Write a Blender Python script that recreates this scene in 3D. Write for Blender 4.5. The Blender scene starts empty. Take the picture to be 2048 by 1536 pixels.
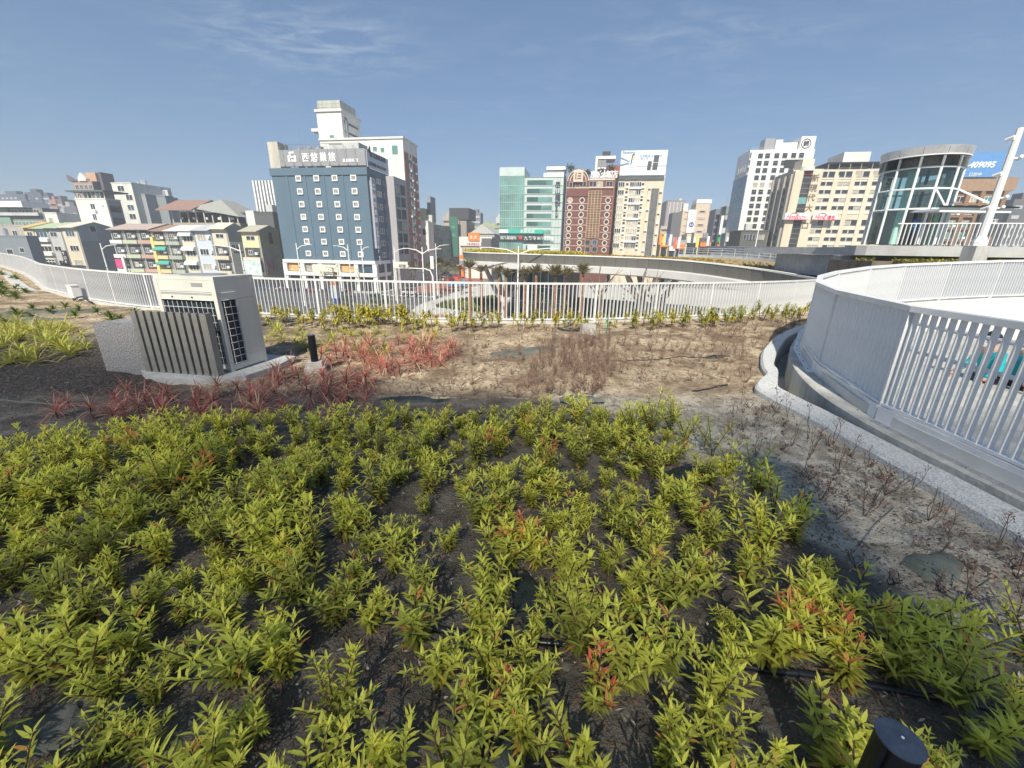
import bpy, bmesh, math, random
import numpy as np
from mathutils import Vector, Matrix, noise
R = math.radians
rnd = random.Random(7)
sc = bpy.context.scene
COL = sc.collection

# ------------------------------------------------------------------ camera, sky, sun, exposure
F, PITCH, ROLL, CAMH = 813.0, R(18.4), R(.915), 1.95
_f = Vector((0, math.cos(PITCH), -math.sin(PITCH)))
_u0 = Vector((0, math.sin(PITCH), math.cos(PITCH)))
_r = Vector((1, 0, 0)) * math.cos(ROLL) + _u0 * math.sin(ROLL)
_u = -Vector((1, 0, 0)) * math.sin(ROLL) + _u0 * math.cos(ROLL)
CAM = Vector((0, 0, CAMH))
cam = bpy.data.cameras.new('camera'); camo = bpy.data.objects.new('camera', cam); COL.objects.link(camo)
cam.sensor_width = 36; cam.lens = F / 2048 * 36; cam.clip_start = .05; cam.clip_end = 6000
camo.matrix_world = Matrix(((_r.x, _u.x, -_f.x, 0), (_r.y, _u.y, -_f.y, 0), (_r.z, _u.z, -_f.z, CAMH), (0, 0, 0, 1)))
sc.camera = camo

SUN_AZ, SUN_EL = R(192), R(43)
w = bpy.data.worlds.new('World'); sc.world = w; w.use_nodes = True
nt = w.node_tree; nd = nt.nodes; lk = nt.links; nd.clear()
out = nd.new('ShaderNodeOutputWorld'); bg = nd.new('ShaderNodeBackground'); bg.inputs[1].default_value = .15
sky = nd.new('ShaderNodeTexSky'); sky.sky_type = 'NISHITA'; sky.sun_disc = False
sky.sun_elevation = SUN_EL; sky.sun_rotation = SUN_AZ
sky.altitude = 0; sky.air_density = 1.0; sky.dust_density = .3; sky.ozone_density = 1.6
tc = nd.new('ShaderNodeTexCoord')
# thin cirrus: noise on the sky direction flattened to a plane overhead
sep = nd.new('ShaderNodeSeparateXYZ'); lk.new(tc.outputs['Generated'], sep.inputs[0])
mx = nd.new('ShaderNodeMath'); mx.operation = 'MAXIMUM'; mx.inputs[1].default_value = .03; lk.new(sep.outputs[2], mx.inputs[0])
dx = nd.new('ShaderNodeMath'); dx.operation = 'DIVIDE'; lk.new(sep.outputs[0], dx.inputs[0]); lk.new(mx.outputs[0], dx.inputs[1])
dy = nd.new('ShaderNodeMath'); dy.operation = 'DIVIDE'; lk.new(sep.outputs[1], dy.inputs[0]); lk.new(mx.outputs[0], dy.inputs[1])
cmb = nd.new('ShaderNodeCombineXYZ'); lk.new(dx.outputs[0], cmb.inputs[0]); lk.new(dy.outputs[0], cmb.inputs[1])
mp = nd.new('ShaderNodeMapping'); mp.inputs['Rotation'].default_value = (0, 0, R(33)); mp.inputs['Scale'].default_value = (2.6, 5.0, 1)
mp.inputs['Location'].default_value = (2.3, .7, 0)
lk.new(cmb.outputs[0], mp.inputs[0])
n1 = nd.new('ShaderNodeTexNoise'); n1.inputs['Scale'].default_value = 1.5; n1.inputs['Detail'].default_value = 12; n1.inputs['Roughness'].default_value = .62
n1.inputs['Distortion'].default_value = .7
lk.new(mp.outputs[0], n1.inputs['Vector'])
n2 = nd.new('ShaderNodeTexNoise'); n2.inputs['Scale'].default_value = .55; n2.inputs['Detail'].default_value = 3
lk.new(mp.outputs[0], n2.inputs['Vector'])
rp = nd.new('ShaderNodeValToRGB'); rp.color_ramp.elements[0].position = .42; rp.color_ramp.elements[1].position = .80
lk.new(n1.outputs[0], rp.inputs[0])
rp2 = nd.new('ShaderNodeValToRGB'); rp2.color_ramp.elements[0].position = .42; rp2.color_ramp.elements[1].position = .66
lk.new(n2.outputs[0], rp2.inputs[0])
def bank(cx, cy, rx, ry, amt):       # one bank of cirrus, placed on the flattened sky
    m_ = nd.new('ShaderNodeMapping'); m_.inputs['Location'].default_value = (-cx / rx, -cy / ry, 0); m_.inputs['Scale'].default_value = (1 / rx, 1 / ry, 1); lk.new(cmb.outputs[0], m_.inputs[0])
    l_ = nd.new('ShaderNodeVectorMath'); l_.operation = 'LENGTH'; lk.new(m_.outputs[0], l_.inputs[0])
    r_ = nd.new('ShaderNodeMapRange'); r_.interpolation_type = 'SMOOTHSTEP'; r_.inputs['From Min'].default_value = 1.0; r_.inputs['From Max'].default_value = .1; r_.inputs['To Min'].default_value = 0; r_.inputs['To Max'].default_value = amt
    lk.new(l_.outputs['Value'], r_.inputs['Value']); return r_.outputs[0]
b1 = bank(-1.1, 2.55, .85, .6, 1.1); b2 = bank(.9, 2.45, .7, .4, .6)
sm_ = nd.new('ShaderNodeMath'); lk.new(b1, sm_.inputs[0]); lk.new(b2, sm_.inputs[1])
lo_ = nd.new('ShaderNodeMath'); lo_.operation = 'MULTIPLY_ADD'; lo_.inputs[1].default_value = .28; lk.new(rp2.outputs[0], lo_.inputs[0]); lk.new(sm_.outputs[0], lo_.inputs[2])
cm = nd.new('ShaderNodeMath'); cm.operation = 'MULTIPLY'; lk.new(rp.outputs[0], cm.inputs[0]); lk.new(lo_.outputs[0], cm.inputs[1])
cm2 = nd.new('ShaderNodeMath'); cm2.operation = 'MULTIPLY'; cm2.inputs[1].default_value = .5; lk.new(cm.outputs[0], cm2.inputs[0])
mixc = nd.new('ShaderNodeMix'); mixc.data_type = 'RGBA'; mixc.inputs[7].default_value = (2.9, 3.2, 3.6, 1)
tint = nd.new('ShaderNodeMix'); tint.data_type = 'RGBA'; tint.blend_type = 'MULTIPLY'; tint.inputs[0].default_value = 1
tint.inputs[7].default_value = (.47, .64, .84, 1)
gm = nd.new('ShaderNodeGamma'); gm.inputs[1].default_value = .6; lk.new(sky.outputs[0], gm.inputs[0]); lk.new(gm.outputs[0], tint.inputs[6]); lk.new(tint.outputs[2], mixc.inputs[6]); lk.new(cm2.outputs[0], mixc.inputs[0])
lk.new(mixc.outputs[2], bg.inputs[0]); lk.new(bg.outputs[0], out.inputs[0])

sl = bpy.data.lights.new('sun', 'SUN'); sl.energy = 4.3; sl.angle = R(.53); sl.color = (1, .91, .76)
so = bpy.data.objects.new('sun', sl); COL.objects.link(so)
SUNV = Vector((math.sin(SUN_AZ) * math.cos(SUN_EL), math.cos(SUN_AZ) * math.cos(SUN_EL), math.sin(SUN_EL)))
so.rotation_euler = (SUNV).to_track_quat('Z', 'Y').to_euler(); so.location = (0, -20, 40)
sc.view_settings.view_transform = 'Standard'; sc.view_settings.look = 'None'
sc.view_settings.exposure = .72; sc.view_settings.gamma = 1; sc.view_settings.use_curve_mapping = False

# ------------------------------------------------------------------ pixel rays to points in the place (at a given distance or height)
def ray(x, y): return _r * ((x - 1024) / F) - _u * ((y - 768) / F) + _f
def G(x, y, z=0.0):
    d = ray(x, y); return CAM + d * ((z - CAMH) / d.z)
def D(x, y, Y):
    d = ray(x, y); return CAM + d * (Y / d.y)

# ------------------------------------------------------------------ materials
MATS = {}
def M(name, col, rough=.8, metal=0., var=.12, scale=2., bump=0., bscale=20., spec=.4, streak=0., col2=None, alpha=None, emit=None, coords='Object'):
    if name in MATS: return MATS[name]
    m = bpy.data.materials.new(name); m.use_nodes = True; MATS[name] = m
    t = m.node_tree; b = t.nodes['Principled BSDF']
    b.inputs['Roughness'].default_value = rough; b.inputs['Metallic'].default_value = metal
    b.inputs['Specular IOR Level'].default_value = spec
    m.diffuse_color = (*col, 1)
    c1 = [c * (1 - var) for c in col]; c2 = list(col2) if col2 else [min(1, c * (1 + var)) for c in col]
    tcn = t.nodes.new('ShaderNodeTexCoord')
    if var > 0 or col2:
        n = t.nodes.new('ShaderNodeTexNoise'); n.inputs['Scale'].default_value = scale; n.inputs['Detail'].default_value = 6; n.inputs['Roughness'].default_value = .6
        vec = tcn.outputs[coords]
        if streak:
            mpn = t.nodes.new('ShaderNodeMapping'); mpn.inputs['Scale'].default_value = (1, 1, 1 / streak); t.links.new(vec, mpn.inputs[0]); vec = mpn.outputs[0]
        t.links.new(vec, n.inputs['Vector'])
        r = t.nodes.new('ShaderNodeValToRGB'); r.color_ramp.elements[0].position = .33; r.color_ramp.elements[1].position = .67
        r.color_ramp.elements[0].color = (*c1, 1); r.color_ramp.elements[1].color = (*c2, 1)
        t.links.new(n.outputs[0], r.inputs[0]); t.links.new(r.outputs[0], b.inputs['Base Color'])
    else: b.inputs['Base Color'].default_value = (*col, 1)
    if bump:
        n = t.nodes.new('ShaderNodeTexNoise'); n.inputs['Scale'].default_value = bscale; n.inputs['Detail'].default_value = 6
        t.links.new(tcn.outputs[coords], n.inputs['Vector'])
        bn = t.nodes.new('ShaderNodeBump'); bn.inputs['Strength'].default_value = bump; bn.inputs['Distance'].default_value = .02
        t.links.new(n.outputs[0], bn.inputs['Height']); t.links.new(bn.outputs[0], b.inputs['Normal'])
    if emit: b.inputs['Emission Color'].default_value = (*emit, 1); b.inputs['Emission Strength'].default_value = 1
    return m

def glass_mat(name, tint=(.75, .9, .86), gloss=.25):
    if name in MATS: return MATS[name]
    m = bpy.data.materials.new(name); m.use_nodes = True; MATS[name] = m; t = m.node_tree; t.nodes.clear()
    o = t.nodes.new('ShaderNodeOutputMaterial'); mix = t.nodes.new('ShaderNodeMixShader')
    tr = t.nodes.new('ShaderNodeBsdfTransparent'); tr.inputs[0].default_value = (*tint, 1)
    gl = t.nodes.new('ShaderNodeBsdfGlossy'); gl.inputs['Roughness'].default_value = .03; gl.inputs[0].default_value = (.9, .95, .95, 1)
    fr = t.nodes.new('ShaderNodeFresnel'); fr.inputs[0].default_value = 1.6
    ad = t.nodes.new('ShaderNodeMath'); ad.inputs[1].default_value = gloss * .4; t.links.new(fr.outputs[0], ad.inputs[0])
    t.links.new(ad.outputs[0], mix.inputs[0]); t.links.new(tr.outputs[0], mix.inputs[1]); t.links.new(gl.outputs[0], mix.inputs[2])
    t.links.new(mix.outputs[0], o.inputs[0]); return m

def leaf_mat(name, old, young, red, trans=.35):
    m = bpy.data.materials.new(name); m.use_nodes = True; MATS[name] = m; t = m.node_tree
    b = t.nodes['Principled BSDF']; o = t.nodes['Material Output']
    at = t.nodes.new('ShaderNodeAttribute'); at.attribute_name = 'Col'
    sp = t.nodes.new('ShaderNodeSeparateColor'); t.links.new(at.outputs[0], sp.inputs[0])
    oi = t.nodes.new('ShaderNodeObjectInfo')
    ma = t.nodes.new('ShaderNodeMath'); ma.operation = 'MULTIPLY_ADD'; ma.inputs[1].default_value = .5; ma.inputs[2].default_value = -.25
    t.links.new(oi.outputs['Random'], ma.inputs[0])
    ad = t.nodes.new('ShaderNodeMath'); ad.use_clamp = True; t.links.new(ma.outputs[0], ad.inputs[0]); t.links.new(sp.outputs[0], ad.inputs[1])
    m1 = t.nodes.new('ShaderNodeMix'); m1.data_type = 'RGBA'; m1.inputs[6].default_value = (*old, 1); m1.inputs[7].default_value = (*young, 1)
    t.links.new(ad.outputs[0], m1.inputs[0])
    m2 = t.nodes.new('ShaderNodeMix'); m2.data_type = 'RGBA'; m2.inputs[7].default_value = (*red, 1)
    t.links.new(m1.outputs[2], m2.inputs[6]); t.links.new(sp.outputs[1], m2.inputs[0])
    t.links.new(m2.outputs[2], b.inputs['Base Color']); b.inputs['Roughness'].default_value = .5; b.inputs['Specular IOR Level'].default_value = .3
    tr = t.nodes.new('ShaderNodeBsdfTranslucent'); t.links.new(m2.outputs[2], tr.inputs[0])
    mx_ = t.nodes.new('ShaderNodeMixShader'); mx_.inputs[0].default_value = trans
    t.links.new(b.outputs[0], mx_.inputs[1]); t.links.new(tr.outputs[0], mx_.inputs[2]); t.links.new(mx_.outputs[0], o.inputs[0])
    return m

WHITE = M('white_paint', (.76, .76, .74), .5, var=.07, scale=1.2, streak=4)
RAILW = M('rail_paint', (.66, .67, .67), .42, var=.10, scale=3, spec=.45)
DARKGL = M('dark_window_glass', (.03, .038, .045), .12, var=.5, scale=.9, spec=.8)
BLUEGL = M('blue_window_glass', (.05, .10, .14), .12, var=.4, scale=.5, spec=.8)
STEEL = M('steel_grey', (.35, .36, .37), .4, .3)
DARK = M('dark_metal', (.03, .032, .035), .5)
CONC = M('concrete', (.40, .40, .38), .9, var=.22, scale=2.2, bump=.3, bscale=30, streak=3)
CREAM = M('cream_render', (.62, .57, .45), .85, var=.1, scale=.5, streak=5)
OFFW = M('offwhite_render', (.66, .66, .62), .85, var=.1, scale=.4, streak=6)
GREYW = M('grey_render', (.33, .35, .355), .85, var=.12, scale=.4, streak=6)
LGREY = M('light_grey_render', (.48, .50, .50), .85, var=.1, scale=.4, streak=6)
CURT = M('curtain_glass', (.38, .36, .30), .5, var=.3, scale=1.5)
GRNGL = M('green_glass', (.12, .28, .25), .12, var=.35, scale=.2, spec=.8)

# ------------------------------------------------------------------ mesh building
class MB:
    def __init__(s): s.v = []; s.f = []; s.m = []; s.c = []
    def add(s, vs, fs, mi=0):
        o = len(s.v); s.v += [tuple(p) for p in vs]; s.f += [tuple(i + o for i in f) for f in fs]; s.m += [mi] * len(fs); return s
    def box(s, x0, x1, y0, y1, z0, z1, mi=0):
        v = [(x0, y0, z0), (x1, y0, z0), (x1, y1, z0), (x0, y1, z0), (x0, y0, z1), (x1, y0, z1), (x1, y1, z1), (x0, y1, z1)]
        return s.add(v, [(0, 3, 2, 1), (4, 5, 6, 7), (0, 1, 5, 4), (1, 2, 6, 5), (2, 3, 7, 6), (3, 0, 4, 7)], mi)
    def prism(s, poly, z0, z1, mi=0):
        n = len(poly); v = [(x, y, z0) for x, y in poly] + [(x, y, z1) for x, y in poly]
        return s.add(v, [tuple(range(n - 1, -1, -1)), tuple(range(n, 2 * n))] + [(i, (i + 1) % n, n + (i + 1) % n, n + i) for i in range(n)], mi)
    def xprism(s, poly, x0, x1, mi=0):          # poly in (y, z), extruded along x
        n = len(poly); v = [(x0, a, b) for a, b in poly] + [(x1, a, b) for a, b in poly]
        return s.add(v, [tuple(range(n)), tuple(range(2 * n - 1, n - 1, -1))] + [(i, n + i, n + (i + 1) % n, (i + 1) % n) for i in range(n)], mi)
    def yprism(s, poly, y0, y1, mi=0):          # poly in (x, z)
        n = len(poly); v = [(a, y0, b) for a, b in poly] + [(a, y1, b) for a, b in poly]
        return s.add(v, [tuple(range(n)), tuple(range(2 * n - 1, n - 1, -1))] + [(i, n + i, n + (i + 1) % n, (i + 1) % n) for i in range(n)], mi)
    def tube(s, pts, r, n=6, mi=0, cap=True):
        pts = [Vector(p) for p in pts]; rs = r if isinstance(r, (list, tuple)) else [r] * len(pts)
        rings = []; prev = None
        for i, p in enumerate(pts):
            a = pts[max(0, i - 1)]; b = pts[min(len(pts) - 1, i + 1)]; t = (b - a).normalized() if (b - a).length > 1e-9 else Vector((0, 0, 1))
            ref = Vector((0, 0, 1)) if abs(t.z) < .9 else Vector((1, 0, 0))
            if prev is not None: ref = prev
            n1_ = (ref - t * ref.dot(t)).normalized(); n2_ = t.cross(n1_); prev = n1_
            rings.append([p + n1_ * (math.cos(2 * math.pi * k / n) * rs[i]) + n2_ * (math.sin(2 * math.pi * k / n) * rs[i]) for k in range(n)])
        v = [q for rg in rings for q in rg]; f = []
        for i in range(len(pts) - 1):
            for k in range(n): f.append((i * n + k, i * n + (k + 1) % n, (i + 1) * n + (k + 1) % n, (i + 1) * n + k))
        if cap: f.append(tuple(range(n - 1, -1, -1))); f.append(tuple(range((len(pts) - 1) * n, len(pts) * n)))
        return s.add(v, f, mi)
    def sweep(s, path, prof, mi=0, closed=False, caps=True):     # path [(x,y,z)], prof [(n,z)] to the left of travel
        P = [Vector(p) for p in path]; n = len(prof); v = []
        for i, p in enumerate(P):
            if closed: a = P[i - 1]; b = P[(i + 1) % len(P)]
            else: a = P[max(0, i - 1)]; b = P[min(len(P) - 1, i + 1)]
            t = Vector((b.x - a.x, b.y - a.y, 0)).normalized(); nn = Vector((-t.y, t.x, 0))
            v += [p + nn * q[0] + Vector((0, 0, q[1])) for q in prof]
        f = []; L = len(P)
        for i in range(L if closed else L - 1):
            j = (i + 1) % L
            for k in range(n): f.append((i * n + k, j * n + k, j * n + (k + 1) % n, i * n + (k + 1) % n))
        if caps and not closed: f.append(tuple(range(n - 1, -1, -1))); f.append(tuple(range((L - 1) * n, L * n)))
        return s.add(v, f, mi)
    def mesh(s, name, mats, smooth=False):
        me = bpy.data.meshes.new(name); me.from_pydata(s.v, [], s.f)
        for m in (mats if isinstance(mats, (list, tuple)) else [mats]): me.materials.append(m)
        if any(s.m): me.polygons.foreach_set('material_index', s.m)
        if smooth: me.polygons.foreach_set('use_smooth', [True] * len(s.f))
        me.update(); return me
    def build(s, name, mats, parent=None, loc=None, rz=0., smooth=False):
        return put(name, s.mesh(name, mats, smooth), parent, loc, rz)

def put(name, me, parent=None, loc=None, rz=0., scale=None):
    o = bpy.data.objects.new(name, me); COL.objects.link(o)
    if parent: o.parent = parent
    if loc is not None: o.location = loc
    if rz: o.rotation_euler = (0, 0, rz)
    if scale: o.scale = scale if isinstance(scale, (tuple, list)) else (scale,) * 3
    return o
def tag(o, label, cat=None, group=None):
    o['label'] = label
    if cat: o['category'] = cat
    if group: o['group'] = group
    return o
def thing(name, label, cat, loc=(0, 0, 0), rz=0., group=None):
    return tag(put(name, None, None, loc, rz), label, cat, group)
def kind(o, k='structure'): o['kind'] = k; return o
def copy_tree(o, parent=None):
    c = o.copy(); COL.objects.link(c); c.parent = parent
    for ch in list(o.children): copy_tree(ch, c)
    return c
def resample(pts, step, smooth=True):
    P = [Vector(p) for p in pts]
    if smooth:
        Q = []
        for i in range(len(P) - 1):
            p0 = P[max(i - 1, 0)]; p1 = P[i]; p2 = P[i + 1]; p3 = P[min(i + 2, len(P) - 1)]
            for k in range(12):
                t = k / 12; Q.append(.5 * ((2 * p1) + (p2 - p0) * t + (2 * p0 - 5 * p1 + 4 * p2 - p3) * t * t + (3 * p1 - p0 - 3 * p2 + p3) * t ** 3))
        Q.append(P[-1]); P = Q
    out = [P[0].copy()]; acc = 0.
    for a, b in zip(P, P[1:]):
        L = (b - a).length; s = step - acc
        while s <= L: out.append(a.lerp(b, s / L)); s += step
        acc = (acc + L) % step if L else acc
        acc = L - (s - step)
    return out

TXC = {}
def text(s, size, mat, parent, loc, rot=(math.pi / 2, 0, 0), name='lettering', ext=.03, sx=1., align='LEFT', bold=0., spacing=1., shear=0.):
    cu = bpy.data.curves.new('txt', 'FONT'); cu.body = s; cu.size = size; cu.extrude = ext; cu.align_x = align; cu.offset = bold
    cu.space_character = spacing; cu.resolution_u = 2; cu.shear = shear
    cu.space_line = .95
    o = put(name, cu, parent, loc); o.rotation_euler = rot
    if sx != 1: o.scale = (sx, 1, 1)
    TXT.append((o, mat)); return o
TXT = []
def finish_text():
    dg = bpy.context.evaluated_depsgraph_get()
    made = [(o, bpy.data.meshes.new_from_object(o.evaluated_get(dg)), mat) for o, mat in TXT]
    for o, me, mat in made:
        par, loc, rot, sc_ = o.parent, o.location.copy(), o.rotation_euler.copy(), o.scale.copy(); nm = 'lettering'
        bpy.data.objects.remove(o)
        me.name = nm; me.materials.clear(); me.materials.append(mat)
        t = put(nm, me, par, loc); t.rotation_euler = rot; t.scale = sc_

# ------------------------------------------------------------------ facades: a frame with x along the front, y into the building, z up
ST = -9.0      # street level below the roof garden
class Fr:
    def __init__(s, ref, Y, yaw=-9., base=ST):
        p = D(ref[0], ref[1], Y); s.o = Vector((p.x, p.y, base)); s.yaw = R(yaw); s.top = p.z - base
        s.t = Vector((math.cos(s.yaw), math.sin(s.yaw), 0)); s.n = Vector((-math.sin(s.yaw), math.cos(s.yaw), 0))
    def front(s, px, py, off=0.):       # -> (local x, local z) on the plane y = off
        d = ray(px, py); k = (s.o + s.n * off - CAM).dot(s.n) / d.dot(s.n); q = CAM + d * k - s.o
        return q.dot(s.t), q.z
    def side(s, px, py, x=0.):          # -> (local y, local z) on the plane x = const
        d = ray(px, py); k = (s.o + s.t * x - CAM).dot(s.t) / d.dot(s.t); q = CAM + d * k - s.o
        return q.dot(s.n), q.z
    def root(s, name, label, cat='building', group=None): return thing(name, label, cat, s.o, s.yaw, group)

WM = {}
def win_mesh(w, h, style, fm, gm):
    key = (round(w, 2), round(h, 2), style, fm.name, gm.name)
    if key in WM: return WM[key]
    a = MB(); g = MB(); t = .09 if style != 'thick' else .28; d = .07 if style != 'thick' else .22
    t = min(t, w * .12) if style == 'thin' else t
    if style == 'ring':
        n = 16; ro, ri = w / 2, w / 2 * .68
        v = [(math.cos(2 * math.pi * k / n) * r_, y, math.sin(2 * math.pi * k / n) * r_) for y in (0, -.12) for r_ in (ro, ri) for k in range(n)]
        f = []
        for k in range(n):
            j = (k + 1) % n; f += [(2 * n + k, 2 * n + j, 3 * n + j, 3 * n + k), (k, j, 2 * n + j, 2 * n + k), (n + k, n + j, 3 * n + j, 3 * n + k)]
        a.add(v, f); g.add([(math.cos(2 * math.pi * k / n) * ri * 1.02, -.03, math.sin(2 * math.pi * k / n) * ri * 1.02) for k in range(n)], [tuple(range(n))])
    else:
        a.box(-w / 2, w / 2, -d, 0, h / 2 - t, h / 2); a.box(-w / 2, w / 2, -d - .04, 0, -h / 2, -h / 2 + t)
        a.box(-w / 2, -w / 2 + t, -d, 0, -h / 2 + t, h / 2 - t); a.box(w / 2 - t, w / 2, -d, 0, -h / 2 + t, h / 2 - t)
        iw = w - 2 * t; nb = {'thick': 3, 'two': 2, 'three': 3}.get(style, 1)
        for k in range(1, nb):
            x = -iw / 2 + iw * k / nb; a.box(x - .05, x + .05, -d * .8, 0, -h / 2 + t, h / 2 - t)
        g.box(-iw / 2, iw / 2, -.03, -.005, -h / 2 + t, h / 2 - t)
    WM[key] = (a.mesh('window', fm), g.mesh('pane', gm)); return WM[key]
def window(root, x, z, w, h, style='', fm=None, gm=None, y=0., face='f', name='window'):
    a, g = win_mesh(w, h, style, fm or WHITE, gm or rnd.choice((DARKGL, DARKGL, DARKGL, DARKGL, DARKGL, CURT, BLUEGL)))
    loc = (x, y, z); rz = 0
    if face == 'r': loc = (y, x, z); rz = math.pi / 2      # x runs into the building along the right side plane
    if face == 'l': loc = (y, x, z); rz = -math.pi / 2
    o = put(name, a, root, loc, rz); put('pane', g, o)
    return o
def grid(root, x0, x1, nx, z0, z1, nz, w, h, style='', fm=None, gm=None, y=0., face='f', skip=0., gms=None):
    for i in range(nx):
        for j in range(nz):
            if skip and rnd.random() < skip: continue
            x = x0 + (x1 - x0) * (i / (nx - 1) if nx > 1 else 0); z = z0 + (z1 - z0) * (j / (nz - 1) if nz > 1 else 0)
            window(root, x, z, w, h, style, fm, (rnd.choice(gms) if gms else gm), y, face)
# ================================================================== SETTING
ASPH = M('asphalt', (.11, .11, .112), .9, var=.2, scale=.3, bump=.1)
PAVE = M('paving', (.42, .41, .38), .9, var=.12, scale=.6)
g = MB(); g.add([(-1500, -300, ST), (1500, -300, ST), (1500, 3000, ST), (-1500, 3000, ST)], [(0, 1, 2, 3)])
kind(g.build('ground', M('city_ground', (.20, .20, .19), .95, var=.2, scale=.02)))
YAW = R(-9); T9 = Vector((math.cos(YAW), math.sin(YAW), 0)); N9 = Vector((-math.sin(YAW), math.cos(YAW), 0))
HC = Vector((-34.8, 105, ST))            # street corner of the hotel
def Q9(a, b, z=0.): return HC + T9 * a + N9 * b + Vector((0, 0, z))
def quad9(a0, a1, b0, b1, z): return [Q9(a0, b0, z), Q9(a1, b0, z), Q9(a1, b1, z), Q9(a0, b1, z)]
g = MB(); g.add(quad9(-160, 30, -26, -3.5, .004), [(0, 1, 2, 3)]); g.add(quad9(3, 18, -3.5, 900, .004), [(0, 1, 2, 3)])
g.add(quad9(-160, 30, -70, -26, .004), [(0, 1, 2, 3)])
kind(g.build('road', ASPH))
g = MB()
for a in range(-150, 20, 8): g.add(quad9(a, a + 4, -13.1, -12.95, .008), [(0, 1, 2, 3)])
for b in range(0, 240, 8): g.add(quad9(9.9, 10.05, b, b + 4, .008), [(0, 1, 2, 3)])
for k in range(9): g.add(quad9(3.6 + k * 1.6, 4.5 + k * 1.6, -7, -4, .008), [(0, 1, 2, 3)])
g.add(quad9(-150, 26, -22.1, -21.9, .008), [(0, 1, 2, 3)]); g.add(quad9(17.1, 17.3, -3, 200, .008), [(0, 1, 2, 3)]); g.add(quad9(4.1, 4.3, -3, 200, .008), [(0, 1, 2, 3)])
for k in range(30): g.add(quad9(-48 + k * 1.2, -47.9 + k * 1.2, -33, -31, .008), [(0, 1, 2, 3)])
kind(g.build('road_marking', M('road_paint', (.7, .7, .68), .8, var=.15)))
g = MB()
for q in (quad9(-160, 2.6, -3.5, 0.3, 0), quad9(0, 2.8, 0.3, 300, 0)):
    g.prism([(p.x, p.y) for p in q], ST - .05, ST + .14)
kind(g.build('pavement', PAVE))
g = MB(); g.add(quad9(4.5, 17, 3, 60, .007), [(0, 1, 2, 3)]); kind(g.build('red_lane', M('red_lane_paint', (.34, .12, .10), .9, var=.2, scale=.4)))
# station plaza below the railing
pl = [G(q[0], q[1], ST) for q in [(780, 660), (836, 612), (935, 577), (985, 566), (1150, 572), (1215, 590), (1225, 640), (1190, 800), (760, 760)]]
g = MB(); g.prism([(p.x, p.y) for p in pl], ST + .01, ST + .16); kind(g.build('plaza', M('plaza_paving', (.50, .49, .46), .85, var=.08, scale=.5)))
pl = [G(q[0], q[1], ST + .16) for q in [(836, 632), (880, 628), (1030, 655), (1030, 700), (800, 700)]]
g = MB(); g.add([(p.x, p.y, ST + .165) for p in pl], [tuple(range(len(pl)))]); kind(g.build('path', M('red_paving', (.33, .16, .13), .9, var=.15)))
bed = [G(q[0], q[1], ST + .16) for q in [(872, 617), (888, 606), (930, 601), (985, 596), (1060, 600), (1180, 603), (1200, 640), (1170, 660), (1060, 642), (960, 627)]]
g = MB(); g.prism([(p.x, p.y) for p in bed], ST + .16, ST + .42); kind(g.build('planter_kerb', CONC))
g = MB(); g.add([(p.x * .985, p.y * .99 + .6, ST + .43) for p in bed], [tuple(range(len(bed)))]); kind(g.build('planter_soil', M('planter_green', (.10, .12, .04), .95, var=.4, scale=.6)))

# ---------------- roof garden (the soil surface the camera stands over)
FB = [(-41.5, 34), (-36.6, 30.5), (-30.9, 26.4), (-26.4, 22.9), (-22.3, 19.6), (-19.7, 17.5), (-17.6, 16.1), (-15.8, 14.95), (-14.3, 14.1), (-12.4, 13.15), (-10.9, 12.6),
      (-7.34, 11.75), (-4.13, 11.4), (-1.8, 11.3), (0, 11.35), (1.5, 11.5), (2.9, 11.8), (4.3, 12.2), (6.1, 12.75), (7.6, 13.3), (9.0, 13.95), (10.8, 15.0), (13.0, 16.6)]
RAILP = resample([(x, y, 0) for x, y in FB], .115)
RWALL = [(3.96, -2), (3.96, .5), (3.95, 2.6), (3.93, 3.77), (4.0, 4.5), (4.12, 5.1), (4.28, 5.6), (4.5, 6.15), (4.82, 6.8), (5.3, 7.6), (5.8, 8.3), (6.7, 9.4), (7.9, 10.55), (9.3, 11.6), (11.2, 12.7)]
CURB = [(3.63, -2), (3.63, .5), (3.63, 2.7), (3.60, 4.4), (3.55, 5.1), (3.55, 5.6), (3.77, 5.95), (4.13, 6.35), (4.3, 6.75), (4.62, 7.35), (5.17, 8.19), (6.39, 9.7), (8.2, 11.36), (11, 13.5)]
CURBI = [(3.93, -2), (3.93, .5), (3.93, 2.7), (3.91, 4.4), (3.89, 5.1), (3.89, 5.6), (4.12, 6.02), (4.42, 6.5), (4.55, 6.8), (4.75, 7.15), (5.5, 8.2), (6.7, 9.65), (8.5, 11.2), (11.2, 13.2)]
edge = [(p.x, p.y) for p in resample([(x, y, 0) for x, y in FB], .4)]
curb_i = [(p.x, p.y) for p in resample([(x, y, 0) for x, y in CURB], .2)]
POLY = [(-41, -3), ] + [(x, y - .08) for x, y in edge if x < 10.5] + [(x + .15, y) for x, y in reversed(curb_i) if y < 13.2] + [(3.7, -3)]
PX = np.array([p[0] for p in POLY]); PY = np.array([p[1] for p in POLY])
QX = np.roll(PX, 1); QY = np.roll(PY, 1)
def inside(x, y):
    m = (PY > y) != (QY > y); return bool(np.count_nonzero(x < (QX[m] - PX[m]) * (y - PY[m]) / (QY[m] - PY[m]) + PX[m]) % 2)
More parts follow.
